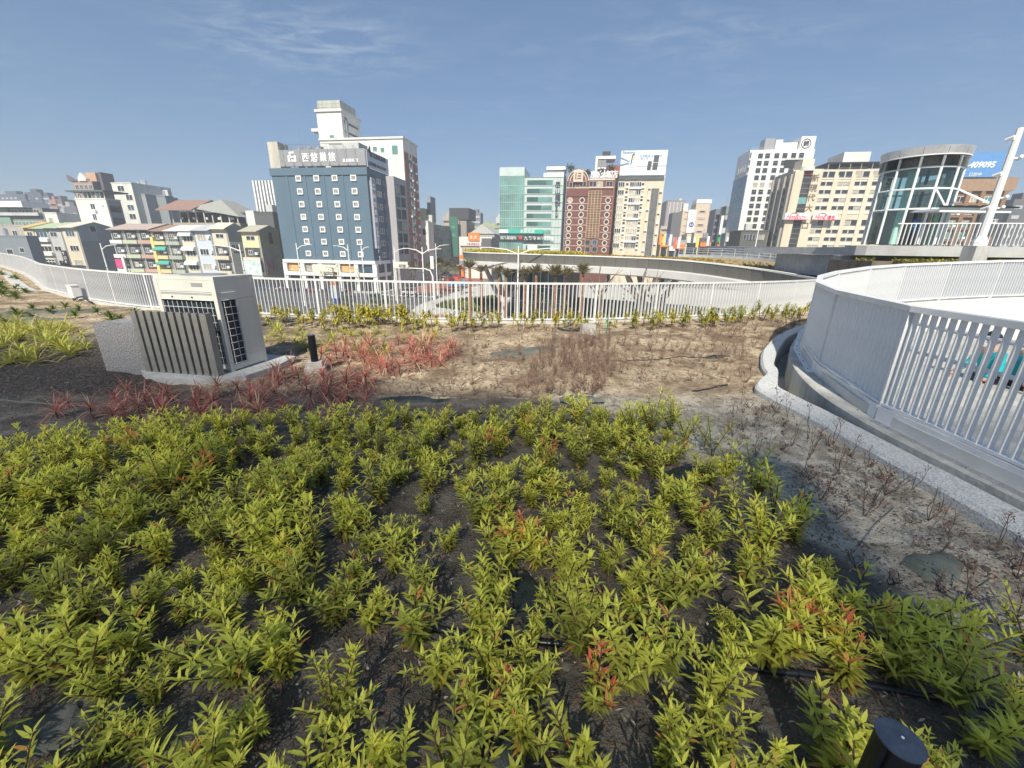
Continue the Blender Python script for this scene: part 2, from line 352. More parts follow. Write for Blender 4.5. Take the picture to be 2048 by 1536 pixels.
def soil_z(x, y):
    a = .035 * noise.noise((x * .55, y * .55, 0)) + .03 * noise.noise((x * 1.7, y * 1.7, 3)) + .02 * noise.noise((x * 4.5, y * 4.5, 7)) + .011 * noise.noise((x * 11, y * 11, 1))
    for mx_, my_, r_, h_ in ((1.0, 9.3, .9, .12), (2.9, 9.2, .8, .07), (-.6, 6.6, .9, .05), (3.0, 2.2, .5, .10), (-1.1, 3.0, .6, .03), (-9.5, 9.5, 1.2, .12)):
        d2 = ((x - mx_) / r_) ** 2 + ((y - my_) / (r_ * .6)) ** 2
        if d2 < 6: a += h_ * math.exp(-d2)
    return a
def grid_mesh(x0, x1, y0, y1, st):
    nx = int(round((x1 - x0) / st)); ny = int(round((y1 - y0) / st)); g = MB(); idx = {}
    for j in range(ny + 1):
        for i in range(nx + 1):
            x = x0 + i * st; y = y0 + j * st; g.v.append((x, y, soil_z(x, y)))
    for j in range(ny):
        for i in range(nx):
            xc = x0 + (i + .5) * st; yc = y0 + (j + .5) * st
            if inside(xc, yc): a = j * (nx + 1) + i; g.f.append((a, a + 1, a + nx + 2, a + nx + 1)); g.m.append(0)
    return g
def soil_material():
    m = bpy.data.materials.new('garden_soil'); m.use_nodes = True; t = m.node_tree; b = t.nodes['Principled BSDF']; L = t.links
    N = t.nodes.new
    geo = N('ShaderNodeNewGeometry')
    def noise_(sc_, det=8, rough=.6, dist=0.):
        n = N('ShaderNodeTexNoise'); n.inputs['Scale'].default_value = sc_; n.inputs['Detail'].default_value = det; n.inputs['Roughness'].default_value = rough; n.inputs['Distortion'].default_value = dist
        L.new(geo.outputs['Position'], n.inputs['Vector']); return n.outputs[0]
    def ramp(inp, p0, p1, c0=(0, 0, 0), c1=(1, 1, 1)):
        r = N('ShaderNodeValToRGB'); r.color_ramp.elements[0].position = p0; r.color_ramp.elements[1].position = p1
        r.color_ramp.elements[0].color = (*c0, 1); r.color_ramp.elements[1].color = (*c1, 1); L.new(inp, r.inputs[0]); return r.outputs[0]
    def mix(f, a, b_):
        x = N('ShaderNodeMix'); x.data_type = 'RGBA'
        if hasattr(f, 'default_value') and not hasattr(f, 'is_linked'): pass
        L.new(f, x.inputs[0]); 
        for s_, v in ((6, a), (7, b_)):
            if isinstance(v, tuple): x.inputs[s_].default_value = (*v, 1)
            else: L.new(v, x.inputs[s_])
        return x.outputs[2]
    at = N('ShaderNodeAttribute'); at.attribute_name = 'Zone'          # r: pale sand, g: dark left ground with its shade coloured in
    sp = N('ShaderNodeSeparateColor'); L.new(at.outputs[0], sp.inputs[0])
    base = mix(ramp(noise_(3.5), .35, .65), (.105, .096, .083), (.27, .245, .21))
    sand = mix(ramp(noise_(2.6, dist=.6), .38, .62), (.46, .37, .25), (.84, .70, .49))
    sand = mix(ramp(noise_(21), .56, .66), sand, (.20, .155, .11))
    shaded_ground = mix(ramp(noise_(30, 6), .45, .6), (.07, .062, .055), (.17, .15, .13))  # dark left ground, colour includes the shade lying there
    def jit(o, k=.35):
        a = N('ShaderNodeMath'); a.operation = 'MULTIPLY_ADD'; L.new(noise_(2.2, 6), a.inputs[0]); a.inputs[1].default_value = k * 2; L.new(o, a.inputs[2])
        return ramp(a.outputs[0], .5 + k - .12, .5 + k + .16)
    shade_sand = mix(ramp(noise_(3.2, dist=.8), .40, .60), (.42, .38, .305), (.78, .72, .59)); shade_sand = mix(ramp(noise_(17), .60, .68), shade_sand, (.25, .235, .21))  # greyer copy of the sand for the part in shade
    rust = mix(ramp(noise_(1.3, 5), .44, .60), sand, (.27, .20, .135)); sand2 = mix(ramp(noise_(9, 5, dist=1.), .55, .62), rust, (.20, .145, .10))
    sand = mix(sp.outputs[2], sand2, shade_sand)
    c = mix(jit(sp.outputs[0]), base, sand); c = mix(jit(sp.outputs[1]), c, shaded_ground)
    spk = ramp(noise_(140, 3), .68, .72); c = mix(spk, c, (.42, .40, .36))
    L.new(c, b.inputs['Base Color']); b.inputs['Roughness'].default_value = .95; b.inputs['Specular IOR Level'].default_value = .15
    bp = N('ShaderNodeBump'); bp.inputs['Strength'].default_value = 1.0; bp.inputs['Distance'].default_value = .04
    ad = N('ShaderNodeMath'); L.new(noise_(14, 9, .7), ad.inputs[0]); L.new(noise_(60, 4), ad.inputs[1]); L.new(ad.outputs[0], bp.inputs['Height']); L.new(bp.outputs[0], b.inputs['Normal'])
    return m
SOIL = soil_material()
def add_grid(g, x0, x1, y0, y1, st):
    s = grid_mesh(x0, x1, y0, y1, st); g.add(s.v, s.f)
g3 = grid_mesh(-8.0, 4.2, -1.0, 7.4, .05)
add_grid(g3, -8, 12.8, 7.4, 16.6, .1); add_grid(g3, 4.2, 5.4, 6.0, 7.4, .1); add_grid(g3, -42.4, -8, -1.0, 35, .2)
soil = g3.build('soil', SOIL, smooth=True); kind(soil)
def sstep(a, b, x): t = max(0, min(1, (x - a) / (b - a))); return t * t * (3 - 2 * t)
EX = [(.0, 4.6), (1.2, 2.9), (2.0, 2.45), (2.6, 2.2), (3.2, 2.0), (3.8, 1.75), (4.4, 1.55), (4.9, 1.3), (5.2, .6)]
def xedge(y):
    for (ya, xa), (yb, xb) in zip(EX, EX[1:]):
        if y <= yb: return xa + (xb - xa) * max(0, (y - ya)) / (yb - ya)
    return -2.5
def zone(x, y):
    pale = max(sstep(4.7, 6.0, y + .25 * max(0, x)) * sstep(-8.0, -3.5, x), sstep(-.65, .40, x - xedge(y)) if y < 5.3 else 0)
    pale = max(pale, sstep(-7.0, -9.0, x) * sstep(8.0, 9.4, y))
    dark = sstep(-3.6, -5.6, x) * sstep(4.4, 5.4, y) * sstep(9.0, 7.6, y)
    return pale, min(1, dark) * .8
ca = soil.data.color_attributes.new('Zone', 'FLOAT_COLOR', 'POINT'); arr = []
for v in soil.data.vertices: a, b_ = zone(v.co.x, v.co.y); arr += [a, b_, sstep(5.9, 5.0, v.co.y + (0 if v.co.x < 0 else -.0)) if v.co.x > .5 else 0, 1]  # blue swaps sand for its shaded tint along the shade line
ca.data.foreach_set('color', arr)
# roof slab under the soil, so the garden has a real edge
g = MB(); pts = [(x, y) for x, y in zip(PX, PY)]
g.prism([(-41, -6)] + [(p.x + .1, p.y + .45) for p in resample([(x, y, 0) for x, y in FB], 1.0)] + [(14.5, 16), (14.5, -6)], -1.0, -.32); kind(g.build('roof_slab', CONC))

# added canopy, unseen behind the camera, made to shade the near bed
wl = thing('added_shade_canopy', 'added high slatted white canopy, unseen behind the roof garden, that shades the near bed', 'canopy', (0, 0, 0))
wl.rotation_euler = (0, 0, 0); wl.location = (0, 0, 0)
CE = [(-44, 2.4), (-32, .3), (-18, -.8), (-11.4, -1.25), (-7.8, -1.5), (-5.6, -1.85), (-3.4, -2.75), (-1.8, -3.2), (.8, -3.25), (2.2, -3.1), (8, -3.0), (24, -3.4)]
CZ = 20.0; ce = [(p.x - 2.63, p.y - 12.4) for p in resample([(x, y, 0) for x, y in CE], 1.0)]
for k in range(41):
    wd_ = min(.086, .02 + .011 * k); yy = -k * .16  # narrower slats in front soften the shade edge, gaps pass some sun
    MB().sweep([(x, y + yy, CZ) for x, y in ce], [(-wd_ / 2, 0), (wd_ / 2, 0), (wd_ / 2, .02), (-wd_ / 2, .02)]).build('slat', WHITE, wl)
for i in range(0, len(ce), 8): MB().box(ce[i][0] - .04, ce[i][0] + .04, ce[i][1] - 6.6, ce[i][1], CZ + .021, CZ + .2).build('beam', WHITE, wl)
for k in range(6): MB().tube([(-2 - k * 8, -17.5, -.3), (-2 - k * 8, -17.5, 20.0)], .3, 12).build('column', WHITE, wl)
g = MB(); g.box(-46, 3.9, -30, -1.6, -1.0, -.1); kind(g.build('station_terrace', M('terrace_paving', (.45, .44, .41), .85, var=.08)))

# ---------------- main railing along the roof edge
rail = thing('railing', 'long white slatted railing curving along the far edge of the roof garden', 'railing', (0, 0, 0))
path = resample([(x, y, 0) for x, y in FB], .25)
MB().sweep(path, [(-.035, 1.035), (.035, 1.035), (.035, 1.085), (-.035, 1.085)]).build('top_rail', RAILW, rail)
MB().sweep(path, [(-.03, .06), (.03, .06), (.03, .10), (-.03, .10)]).build('bottom_rail', RAILW, rail)
cb = MB().sweep(path, [(-.16, -.35), (.22, -.35), (.22, .035), (-.16, .035)]).build('edge_kerb', M('kerb_concrete', (.52, .51, .48), .9, var=.15, scale=3)); kind(cb)
sm = MB().box(-.009, .009, -.032, .032, .10, 1.036).mesh('slat', RAILW)
posts = MB().box(-.03, .03, -.03, .03, .035, 1.036).mesh('post', RAILW)
items = []
for i in range(1, len(RAILP) - 1):
    t = RAILP[i + 1] - RAILP[i - 1]; items.append((RAILP[i], math.atan2(t.y, t.x), i))
near = sorted(items, key=lambda q: (q[0].x ** 2 + q[0].y ** 2))
keep = set(q[2] for q in near[:300]); rest = MB()
for p, a, i in items:
    if i % 17 == 0: put('post', posts, rail, p, a); continue
    if i in keep: put('slat', sm, rail, p, a)
    else:
        c, s = math.cos(a), math.sin(a); b_ = MB().box(-.009, .009, -.032, .032, .10, 1.036)
        rest.add([(p.x + x * c - y * s, p.y + x * s + y * c, z) for x, y, z in b_.v], b_.f)
kind(rest.build('slat', RAILW, rail), 'stuff')

# small white box mounted on the railing at left
p = G(160, 600); bxr = thing('junction_box', 'white weatherproof box mounted low on the railing at left with a black hose', 'box', (p.x + .15, p.y - .25, 0), R(-30))
MB().box(-.22, .22, -.1, .1, .12, .52).build('housing', WHITE, bxr)
MB().box(-.24, .24, -.12, .12, .52, .545).build('lid', WHITE, bxr)
MB().tube([(.1, 0, .12), (.14, -.02, 0)], .015).tube([(-.1, 0, .12), (-.1, 0, 0)], .015).build('leg', STEEL, bxr)
MB().tube([(.05, -.08, .12), (.2, -.12, .05), (.55, -.1, .16), (.9, -.05, .22), (1.1, 0, .1), (1.3, .02, .03)], .025).build('hose', DARK, bxr)

# drain channel with pale kerb at the far left bend
g = MB(); pp = [G(q[0], q[1]) for q in [(0, 540), (25, 546), (38, 556), (52, 566), (70, 578), (88, 584)]]
g.sweep(resample(pp, .4), [(-.5, -.02), (-.1, -.02), (-.1, .06), (-.5, .06)]); kind(g.build('drain_kerb', M('kerb_concrete', (.5, .5, .5))))

# ---------------- ramp on the right: curb, drain, retaining wall, steel railing
TERR = M('terrazzo_curb', (.56, .57, .57), .9, var=.0, bump=.6, bscale=90)
tn = TERR.node_tree; nn_ = tn.nodes.new('ShaderNodeTexNoise'); nn_.inputs['Scale'].default_value = 60; nn_.inputs['Detail'].default_value = 3
rr = tn.nodes.new('ShaderNodeValToRGB'); rr.color_ramp.elements[0].position = .34; rr.color_ramp.elements[0].color = (.40, .42, .42, 1); rr.color_ramp.elements[1].position = .62; rr.color_ramp.elements[1].color = (.70, .71, .70, 1)
tco = tn.nodes.new('ShaderNodeTexCoord'); tn.links.new(tco.outputs['Object'], nn_.inputs['Vector']); tn.links.new(nn_.outputs[0], rr.inputs[0]); tn.links.new(rr.outputs[0], tn.nodes['Principled BSDF'].inputs['Base Color'])
W2 = resample([(x, y, 0) for x, y in RWALL], .15)
def dense(pts, n=12):
    o_ = []
    for i in range(len(pts) - 1):
        p = [Vector((*pts[max(0, min(len(pts) - 1, i + k))], 0)) for k in (-1, 0, 1, 2)]
        for k in range(n):
            t = k / n; o_.append(.5 * ((2 * p[1]) + (p[2] - p[0]) * t + (2 * p[0] - 5 * p[1] + 4 * p[2] - p[3]) * t * t + (3 * p[1] - p[0] - 3 * p[2] + p[3]) * t ** 3))
    return o_
co_, ci_ = dense(CURB), dense(CURBI); cv = []
for p, q in zip(co_, ci_):
    d_ = (q - p).normalized(); w_ = .006 * noise.noise(p * 3); zt = .10 + w_
    cv += [p + Vector((0, 0, -.3)), p + Vector((0, 0, zt - .035)), p + d_ * .035 + Vector((0, 0, zt)), q - d_ * .02 + Vector((0, 0, zt + .012)), q + Vector((0, 0, zt - .01)), q + Vector((0, 0, -.3))]
g = MB(); g.add(cv, [(i * 6 + k, (i + 1) * 6 + k, (i + 1) * 6 + k + 1, i * 6 + k + 1) for i in range(len(co_) - 1) for k in range(5)]); kind(g.build('garden_curb', TERR, smooth=False))
WCON = M('ramp_wall_concrete', (.44, .44, .41), .92, var=.28, scale=2.6, bump=.5, bscale=25, streak=4)
g = MB().sweep(W2, [(0, -.4), (0, .16), (-.03, .175), (-.62, .175), (-.62, -.4)]); kind(g.build('ramp_wall', WCON))
# lower ramp floor beyond the railing, and the low walls that carry the railings
FLZ = -1.15
RF = [(4.1, -2), (4.1, 4.3), (4.4, 5.4), (5.0, 7.0), (5.9, 8.7), (7.2, 10.3), (8.2, 11.1), (9.6, 11.9), (11.4, 12.7), (13.3, 13.2), (15.3, 13.6), (30, 14.5), (30, -2)]
g = MB(); g.prism(RF, FLZ - .3, FLZ); kind(g.build('ramp_floor', M('ramp_floor_paint', (.62, .61, .57), .8, var=.08, scale=1.5)))
NP = [(4.17, -1.42, 1.45), (4.15, .47, 1.45), (4.12, 1.89, 1.45), (4.11, 3.02, 1.45), (4.15, 4.06, 1.45), (4.3, 4.81, 1.45), (4.58, 5.61, 1.45), (4.92, 6.42, 1.45), (5.5, 7.51, 1.452), (6.16, 8.53, 1.47),
      (6.89, 9.44, 1.498), (7.75, 10.3, 1.525), (8.6, 10.95, 1.575), (9.7, 11.6, 1.64), (11.3, 12.4, 1.705), (13.2, 12.95, 1.77), (15.2, 13.25, 1.85), (17.5, 13.5, 1.91), (20.5, 13.8, 1.97)]
HT = 1.18
r2 = thing('railing', 'tall white blade railing curving around the ramp at the right side', 'railing', (0, 0, 0))
PN = resample([(x, y, z - HT) for x, y, z in NP], 1.9, True)
def bar(a, b, y0, y1, z0, z1, e=0.):
    L = Vector((b.x - a.x, b.y - a.y, 0)); u = L.normalized(); n = Vector((-u.y, u.x, 0)); a = a - u * e; b = b + u * e
    v = []
    for p in (a, b):
        for (yy, zz) in ((y0, z0), (y1, z0), (y1, z1), (y0, z1)): v.append(p + n * yy + Vector((0, 0, zz)))
    m = MB(); m.add(v, [(0, 1, 2, 3), (7, 6, 5, 4), (0, 4, 5, 1), (1, 5, 6, 2), (2, 6, 7, 3), (3, 7, 4, 0)]); return m
NRW = M('galvanised_paint', (.74, .76, .78), .45, .1, var=.10, scale=3.5, streak=3)
bl = MB().box(-.008, .008, -.028, .028, .106, HT - .061).mesh('slat', NRW)
po = MB().box(-.012, .012, -.06, .044, 0, HT - .061).mesh('post', NRW)
for a, b in zip(PN, PN[1:]):
    bar(a, b, -.05, .05, HT - .06, HT, .004).build('top_rail', NRW, r2)
    bar(a, b, -.04, .04, .08, .105).build('bottom_rail', NRW, r2)
    m = bar(a, b, .045, .058, -.10, .07, -.004); q = bar(a, b, .059, .15, -.105, -.095, -.004); m.add(q.v, q.f); m.build('base_plate', NRW, r2)
    ang = math.atan2(b.y - a.y, b.x - a.x); put('post', po, r2, a, ang)
    if a.y < 8:
        for q_ in (.25, .8, 1.35, 1.75): bo = MB().tube([(0, 0, -.014), (0, 0, .004)], .012, 6).build('bolt', STEEL, r2); pp_ = a.lerp(b, q_ / (b - a).length); nn_v = Vector((-math.sin(ang), math.cos(ang), 0)); bo.location = pp_ + nn_v * .11 + Vector((0, 0, -.085))
    L = (b - a).length; n = int(round(L / .096))
    for k in range(n): put('slat', bl, r2, a.lerp(b, (k + .5) / n), ang)
sw = resample([(x, y, z - HT) for x, y, z in NP], .3)
off = []
for i, p in enumerate(sw):
    t = (sw[min(i + 1, len(sw) - 1)] - sw[max(i - 1, 0)]).normalized(); off.append(p + Vector((t.y, -t.x, 0)) * .16)
for zz in (.98, .70): MB().tube([q + Vector((0, 0, zz)) for q in off if q.y < 6.6], .021, 8).build('handrail', NRW, r2)
FW = M('ramp_wall_paint', (.62, .61, .58), .8, var=.08, scale=2)
g = MB(); v = []
for i, p in enumerate(sw):
    t = (sw[min(i + 1, len(sw) - 1)] - sw[max(i - 1, 0)]).normalized(); n = Vector((-t.y, t.x, 0))
    for a_, z_ in ((-.1, FLZ - .05), (-.1, p.z + .02), (.04, p.z + .02), (.04, FLZ - .05)): v.append((p.x + n.x * a_, p.y + n.y * a_, z_))
g.add(v, [(i * 4 + k, (i + 1) * 4 + k, (i + 1) * 4 + k + 1, i * 4 + k + 1) for i in range(len(sw) - 1) for k in range(3)])
kind(g.build('ramp_parapet', FW))
# ================================================================== CITY
GLS = [DARKGL, DARKGL, DARKGL, BLUEGL, CURT]
def box_part(root, name, x0, x1, y0, y1, z0, z1, mat): return MB().box(x0, x1, y0, y1, z0, z1).build(name, mat, root)
def ac_unit(root, x, z, y=0., face='f', w=.8):
    o = MB().box(-w / 2, w / 2, -.55, -.12, -.3, .3).build('air_conditioner', WHITE, root, (x, y, z) if face == 'f' else (y, x, z), 0 if face == 'f' else math.pi / 2)
    return o

# ---- the blue hotel on the corner
f = Fr((732, 334), 105); hx0, _ = f.front(541, 338); W = -hx0
h = thing('hotel', 'dark blue corner hotel with small white square windows and grey rooftop signs', 'building', f.o, f.yaw)
BLUE = M('blue_render', (.095, .155, .21), .8, var=.07, scale=.35, streak=3)
HT_ = f.top; zb = f.front(748, 522)[1]; z2 = f.front(748, 546)[1]
y1, _ = f.side(788, 520); 
box_part(h, 'wall', -W, 0, 0, y1, zb, HT_ - 1.6, BLUE)
box_part(h, 'cornice', -W - .25, .25, -.25, y1 + .1, HT_ - 1.6, HT_, BLUE)
box_part(h, 'cornice', -W - .3, .35, -.35, y1, zb - .8, zb, WHITE); box_part(h, 'cornice', -W - .3, .35, -.45, y1, z2 - 1.0, z2 - .1, WHITE)
box_part(h, 'wall', -W, 0, 1.2, y1 - .2, 0, zb - .8, M('dark_shopfront', (.10, .10, .10), .6, var=.3))
GO = M('gold_curtain', (.55, .36, .16), .8, var=.3, scale=1.2)
for k in range(6):
    x = -W + W * k / 5 if k < 5 else 0
    xx = -W + (W - 0) * k / 5
    box_part(h, 'pillar', xx - .55, xx + .55, -.2, .9, 0, zb - .8, WHITE)
for k in range(5):
    xa = -W + W * k / 5 + .7; xb = -W + W * (k + 1) / 5 - .7
    o = box_part(h, 'shop_window', xa, xb, .3, .4, z2 + .05, zb - .9, GO if k in (0, 3) else (CURT if k < 3 else BLUEGL))
    box_part(h, 'shop_window', xa, xb, .9, 1.0, .3, z2 - 1.3, DARKGL)
for yy in (y1 * .5, y1 * .98): box_part(h, 'pillar', -.9, .21, yy - .5, yy + .5, 0, zb - .8, WHITE)
box_part(h, 'shop_window', -.3, -.2, 1.2, y1 * .45, z2 + .05, zb - .9, CURT); box_part(h, 'shop_window', -.3, -.2, y1 * .55, y1 * .9, z2 + .05, zb - .9, DARKGL)
a = f.front(597, 357); b = f.front(715, 508)
xs = [f.front(q, 357)[0] for q in (597.5, 633.5, 670, 707.5)]; zt = f.front(600, 357)[1]; zl = f.front(680, 508)[1]
for x in xs:
    for j in range(7): window(h, x, zt + (zl - zt) * j / 6, 1.45, 1.35, 'thick')
ys_ = [f.side(q, 368)[0] for q in (757, 769)]
gz = [f.side(760, 364)[1], f.side(768, 510)[1]]
for i, (px_, py_) in enumerate(((756.5, 364), (769, 366))):
    ya = f.side(px_, py_)[0]
    for j in range(7): window(h, ya + .1 + i * .3, gz[0] + (gz[1] - gz[0]) * j / 6, 2.2, 1.25, 'two', face='r')
GRV = M('blue_groove', (.045, .09, .14), .8)
for q in ((576, 360), (612, 360), (649, 360), (687, 360)):
    x = f.front(*q)[0]; box_part(h, 'pilaster', x - .45, x + .05, -.12, .0, zb + .02, HT_ - 1.62, BLUE)
for j in range(7):
    z = zt + (zl - zt) * j / 6 - .6; box_part(h, 'vent_box', -W - .6, -W, 1.2, 2.2, z, z + 1.0, WHITE)
# rooftop boards
sg = MB(); sx0 = f.front(563, 335)[0]; zs1 = f.front(727, 297)[1] ; zs0 = f.front(727, 331)[1]
sb = box_part(h, 'sign_board', sx0, .2, -.3, .1, zs0, zs1, M('sign_grey', (.27, .28, .30), .6, var=.06, scale=.5))
WT = M('sign_white', (.85, .85, .85), .5, var=0)
zc = f.front(600, 316)[1]
q = f.front(606, 322); text('西悠巢旅', 2.05, WT, sb, (q[0], -.36, q[1] - .1), spacing=1.18, bold=.03)
q = f.front(687, 322); text('高雄車站館', .78, WT, sb, (q[0], -.36, q[1] - .25), bold=.02)
lx = f.front(578, 320)[0]; lz = f.front(578, 324)[1]
m = MB(); m.box(lx, lx + 2.1, -.36, -.3, lz, lz + .45).box(lx, lx + .45, -.36, -.3, lz + .45, lz + 1.3).box(lx + 1.65, lx + 2.1, -.36, -.3, lz + .45, lz + 1.3).box(lx + .6, lx + 1.5, -.36, -.3, lz + .8, lz + 1.2).box(lx + .4, lx + 1.7, -.36, -.3, lz + 1.7, lz + 2.1).box(lx + .4, lx + .8, -.36, -.3, lz + 1.2, lz + 1.7)
m.build('logo', WT, sb)
for k in range(9):
    x = sx0 + 1.2 + k * 2.3; MB().tube([(x, .1, zs1), (x - .2, -1.1, zs1 + .5), (x + .1, -1.3, zs1 - 2.2)], .05, 4).tube([(x + .1, -1.3, zs1 - 2.2), (x + .12, -1.15, zs1 - 2.7)], .12, 5).build('spot_lamp', STEEL, sb)
sye, _ = f.side(774, 330); 
s2 = MB(); z_a, z_b = f.side(728, 297)[1], f.side(728, 333)[1]; z_c, z_d = f.side(773, 320)[1], f.side(773, 347)[1]
rb = box_part(h, 'sign_board', .0, .35, .15, sye, (z_b + z_d) / 2, (z_a + z_c) / 2, M('sign_pale_blue', (.50, .56, .63), .6, var=.05))
BK = M('sign_dark', (.04, .05, .09), .6, var=0)
zz = (z_b + z_d) / 2
text('統茂旅館集團', (sye - 1.2) / 7.4, BK, rb, (.4, 1.6, zz + 2.4), (math.pi / 2, 0, math.pi / 2)); text('訂房專線 0916223150', (sye - .9) / 10.6, BK, rb, (.4, .5, zz + .5), (math.pi / 2, 0, math.pi / 2))
MB().add([(.42, .6, zz + 3.4), (.42, 2.0, zz + 4.8), (.42, 2.3, zz + 2.5)], [(0, 1, 2)]).build('logo', BK, rb)
# water tanks and frames behind the boards
for k, (a_, b_) in enumerate(((1.2, .9), (3.6, .9), (6.2, 1.1))): MB().tube([(sx0 + a_ + 2.6, 2.5, HT_), (sx0 + a_ + 2.6, 2.5, zs1 + 1.1)], b_, 12).build('water_tank', M('tank_steel', (.55, .57, .6), .3, .6), h)
box_part(h, 'roof_shed', -9.5, -2.0, 1.2, 5.5, HT_ - 1.7, zs1 + 1.6, LGREY)
box_part(h, 'stair_tower', -W - .1, -W + 2.6, .3, 4, HT_ - 1.7, f.front(540, 283)[1], M('stained_concrete', (.46, .44, .38), .9, var=.25, scale=.6, streak=4))
m = MB()
for k in range(7): m.tube([(-W + 4 + k * 1.8, 1, HT_), (-W + 4 + k * 1.8, 1, zs1 + 1.4)], .06, 4)
m.tube([(-W + 3.5, 1, zs1 + 1.4), (-6, 1, zs1 + 1.4)], .06, 4).tube([(-W + .5, 2, zs1), (-W + .5, 2, zs1 + 3)], .04, 4).tube([(-W + 7, 2, zs1), (-W + 7, 2, zs1 + 5.5)], .05, 4).tube([(-W + 4.2, 2, zs1), (-W + 3.6, 2, zs1 + 4)], .03, 4)
m.build('roof_frame', STEEL, h)
# vertical blade sign on the side
vz1 = f.side(740, 355)[1]; vz0 = f.side(755, 497)[1]; ya = f.side(741, 357)[0]
vs = box_part(h, 'blade_sign', .05, .6, .9, 2.9, vz0, vz1, M('sign_lilac', (.36, .37, .44), .6, var=.05))
for i, c in enumerate('西悠巢旅'): text(c, 1.25, WT, vs, (.65, 1.2, vz1 - 4.6 - i * 1.75), (math.pi / 2, 0, math.pi / 2), bold=.02)
for i, c in enumerate('CUHOTEL'): text(c, .95, WT, vs, (.65, 1.45, vz1 - 11.6 - i * .88), (math.pi / 2, 0, math.pi / 2), bold=.02)
for i, c in enumerate('統茂旅館'): text(c, .5, WT, vs, (.65, 1.6, vz1 - 18.2 - i * .52), (math.pi / 2, 0, math.pi / 2), bold=.01)
MB().box(.6, .66, 1.2, 2.5, vz1 - 2.6, vz1 - 2.2).box(.6, .66, 1.5, 2.2, vz1 - 1.8, vz1 - 1.4).build('logo', WT, vs)

# ---- cream tower with red and white stripes, behind the hotel
f = Fr((805, 277), 128); W = -f.front(640, 285)[0]; t = f.root('apartment_tower', 'tall cream tower with red striped side and rooftop tank, behind the blue hotel')
yd = f.side(833, 290)[0]
box_part(t, 'wall', -W, 0, 0, yd, 0, f.top, M('cream_tower', (.72, .70, .65), .85, var=.12, scale=.4, streak=5))
box_part(t, 'parapet', -W - .2, .3, -.3, yd + .3, f.top, f.top + .5, OFFW)
RED = M('brick_red_tile', (.40, .13, .09), .7, var=.12)
GRN = M('grey_green_tile', (.17, .22, .20), .7, var=.2)
nz = 13; zlo = f.side(833, 540)[1]; fl = (f.top - 3 - zlo) / nz
for j in range(nz):
    z = zlo + j * fl
    box_part(t, 'red_panel', .02, .1, .3, yd * .32, z + 1.0, z + fl, RED); box_part(t, 'red_panel', .02, .1, yd * .62, yd * .97, z + 1.0, z + fl, RED)
    box_part(t, 'green_panel', .02, .08, .3, yd * .97, z + .05, z + .95, GRN)
    window(t, yd * .47, z + 2.0, 1.3, 1.2, '', face='r'); ac_unit(t, yd * .47 + rnd.uniform(-2, 2), z + .6, 0, 'r'); ac_unit(t, yd * .8, z + .5, 0, 'r')
for px_, py_, ww, hh in ((790, 300, 1.9, 2.4), (765, 300, 1.3, 1.3), (750, 298, 1.4, 1.3), (664, 276, 1.5, 1.6)):
    q = f.front(px_, py_); window(t, q[0], q[1], ww, hh, '', gm=M('green_pane', (.12, .25, .24), .2))
xa = f.front(638, 285)[0]; xb = f.front(700, 285)[0]; zt1 = f.front(672, 222)[1]; zt2 = f.front(672, 198)[1]
xm = f.front(682, 240)[0]
box_part(t, 'lift_tower', xa, xm, 0.4, 10.5, f.top, zt1, M('cream_tower', (.6, .6, .6))); box_part(t, 'cornice', xa - .4, xm + .4, 0, 11, zt1, zt1 + .6, OFFW)
box_part(t, 'water_tank', xa + .3, xm - .3, .8, 9, zt1 + .6, zt2, M('tank_concrete', (.42, .43, .38), .9, var=.2, scale=1.2, streak=6))
m = MB()
for k in range(12): m.tube([(xa - .3 + k * .75, .1, zt1 + .6), (xa - .3 + k * .75, .1, zt1 + 1.8)], .04, 4)
m.tube([(xa - .3, .1, zt1 + 1.8), (xm + .3, .1, zt1 + 1.8)], .04, 4); m.tube([(xm + .3, .1, zt1 + 1.8), (xm + .3, 10.5, zt1 + 1.8)], .04, 4); m.build('rooftop_rail', STEEL, t)
box_part(t, 'canopy', xa - 2.2, xa, .4, 5, f.top + 2.4, f.top + 3.2, OFFW)
box_part(t, 'duct', .0 + xm + .1, xm + .4, 2, 3, f.top, zt1 - 1, STEEL)
for k in range(3): box_part(t, 'louvre', xm + .02, xm + .15, 1.5, 9.0, zt1 - 2.5 - k * 2.4, zt1 - 2 - k * 2.4, M('louvre_dark', (.12, .12, .12), .7))

# ---- grey block between hotel and striped tower
f = Fr((787, 352), 113); t = f.root('office_block', 'plain grey block with dark paired windows squeezed between blue hotel and striped tower')
yd = Fr((787, 352), 113).side(812, 360)[0]; box_part(t, 'wall', -9, 0, 0, yd, 0, f.top, M('grey_lilac_render', (.36, .36, .39), .85, var=.08, scale=.4, streak=5))
for i, q in enumerate(((791, 378), (802, 380))):
    ya, z_ = f.side(*q); z2_ = f.side(806, 499)[1]
    for j in range(6): window(t, ya + 1.0, z_ + (z2_ - z_) * j / 5, 2.6, 2.3, 'two', fm=DARK, face='r')

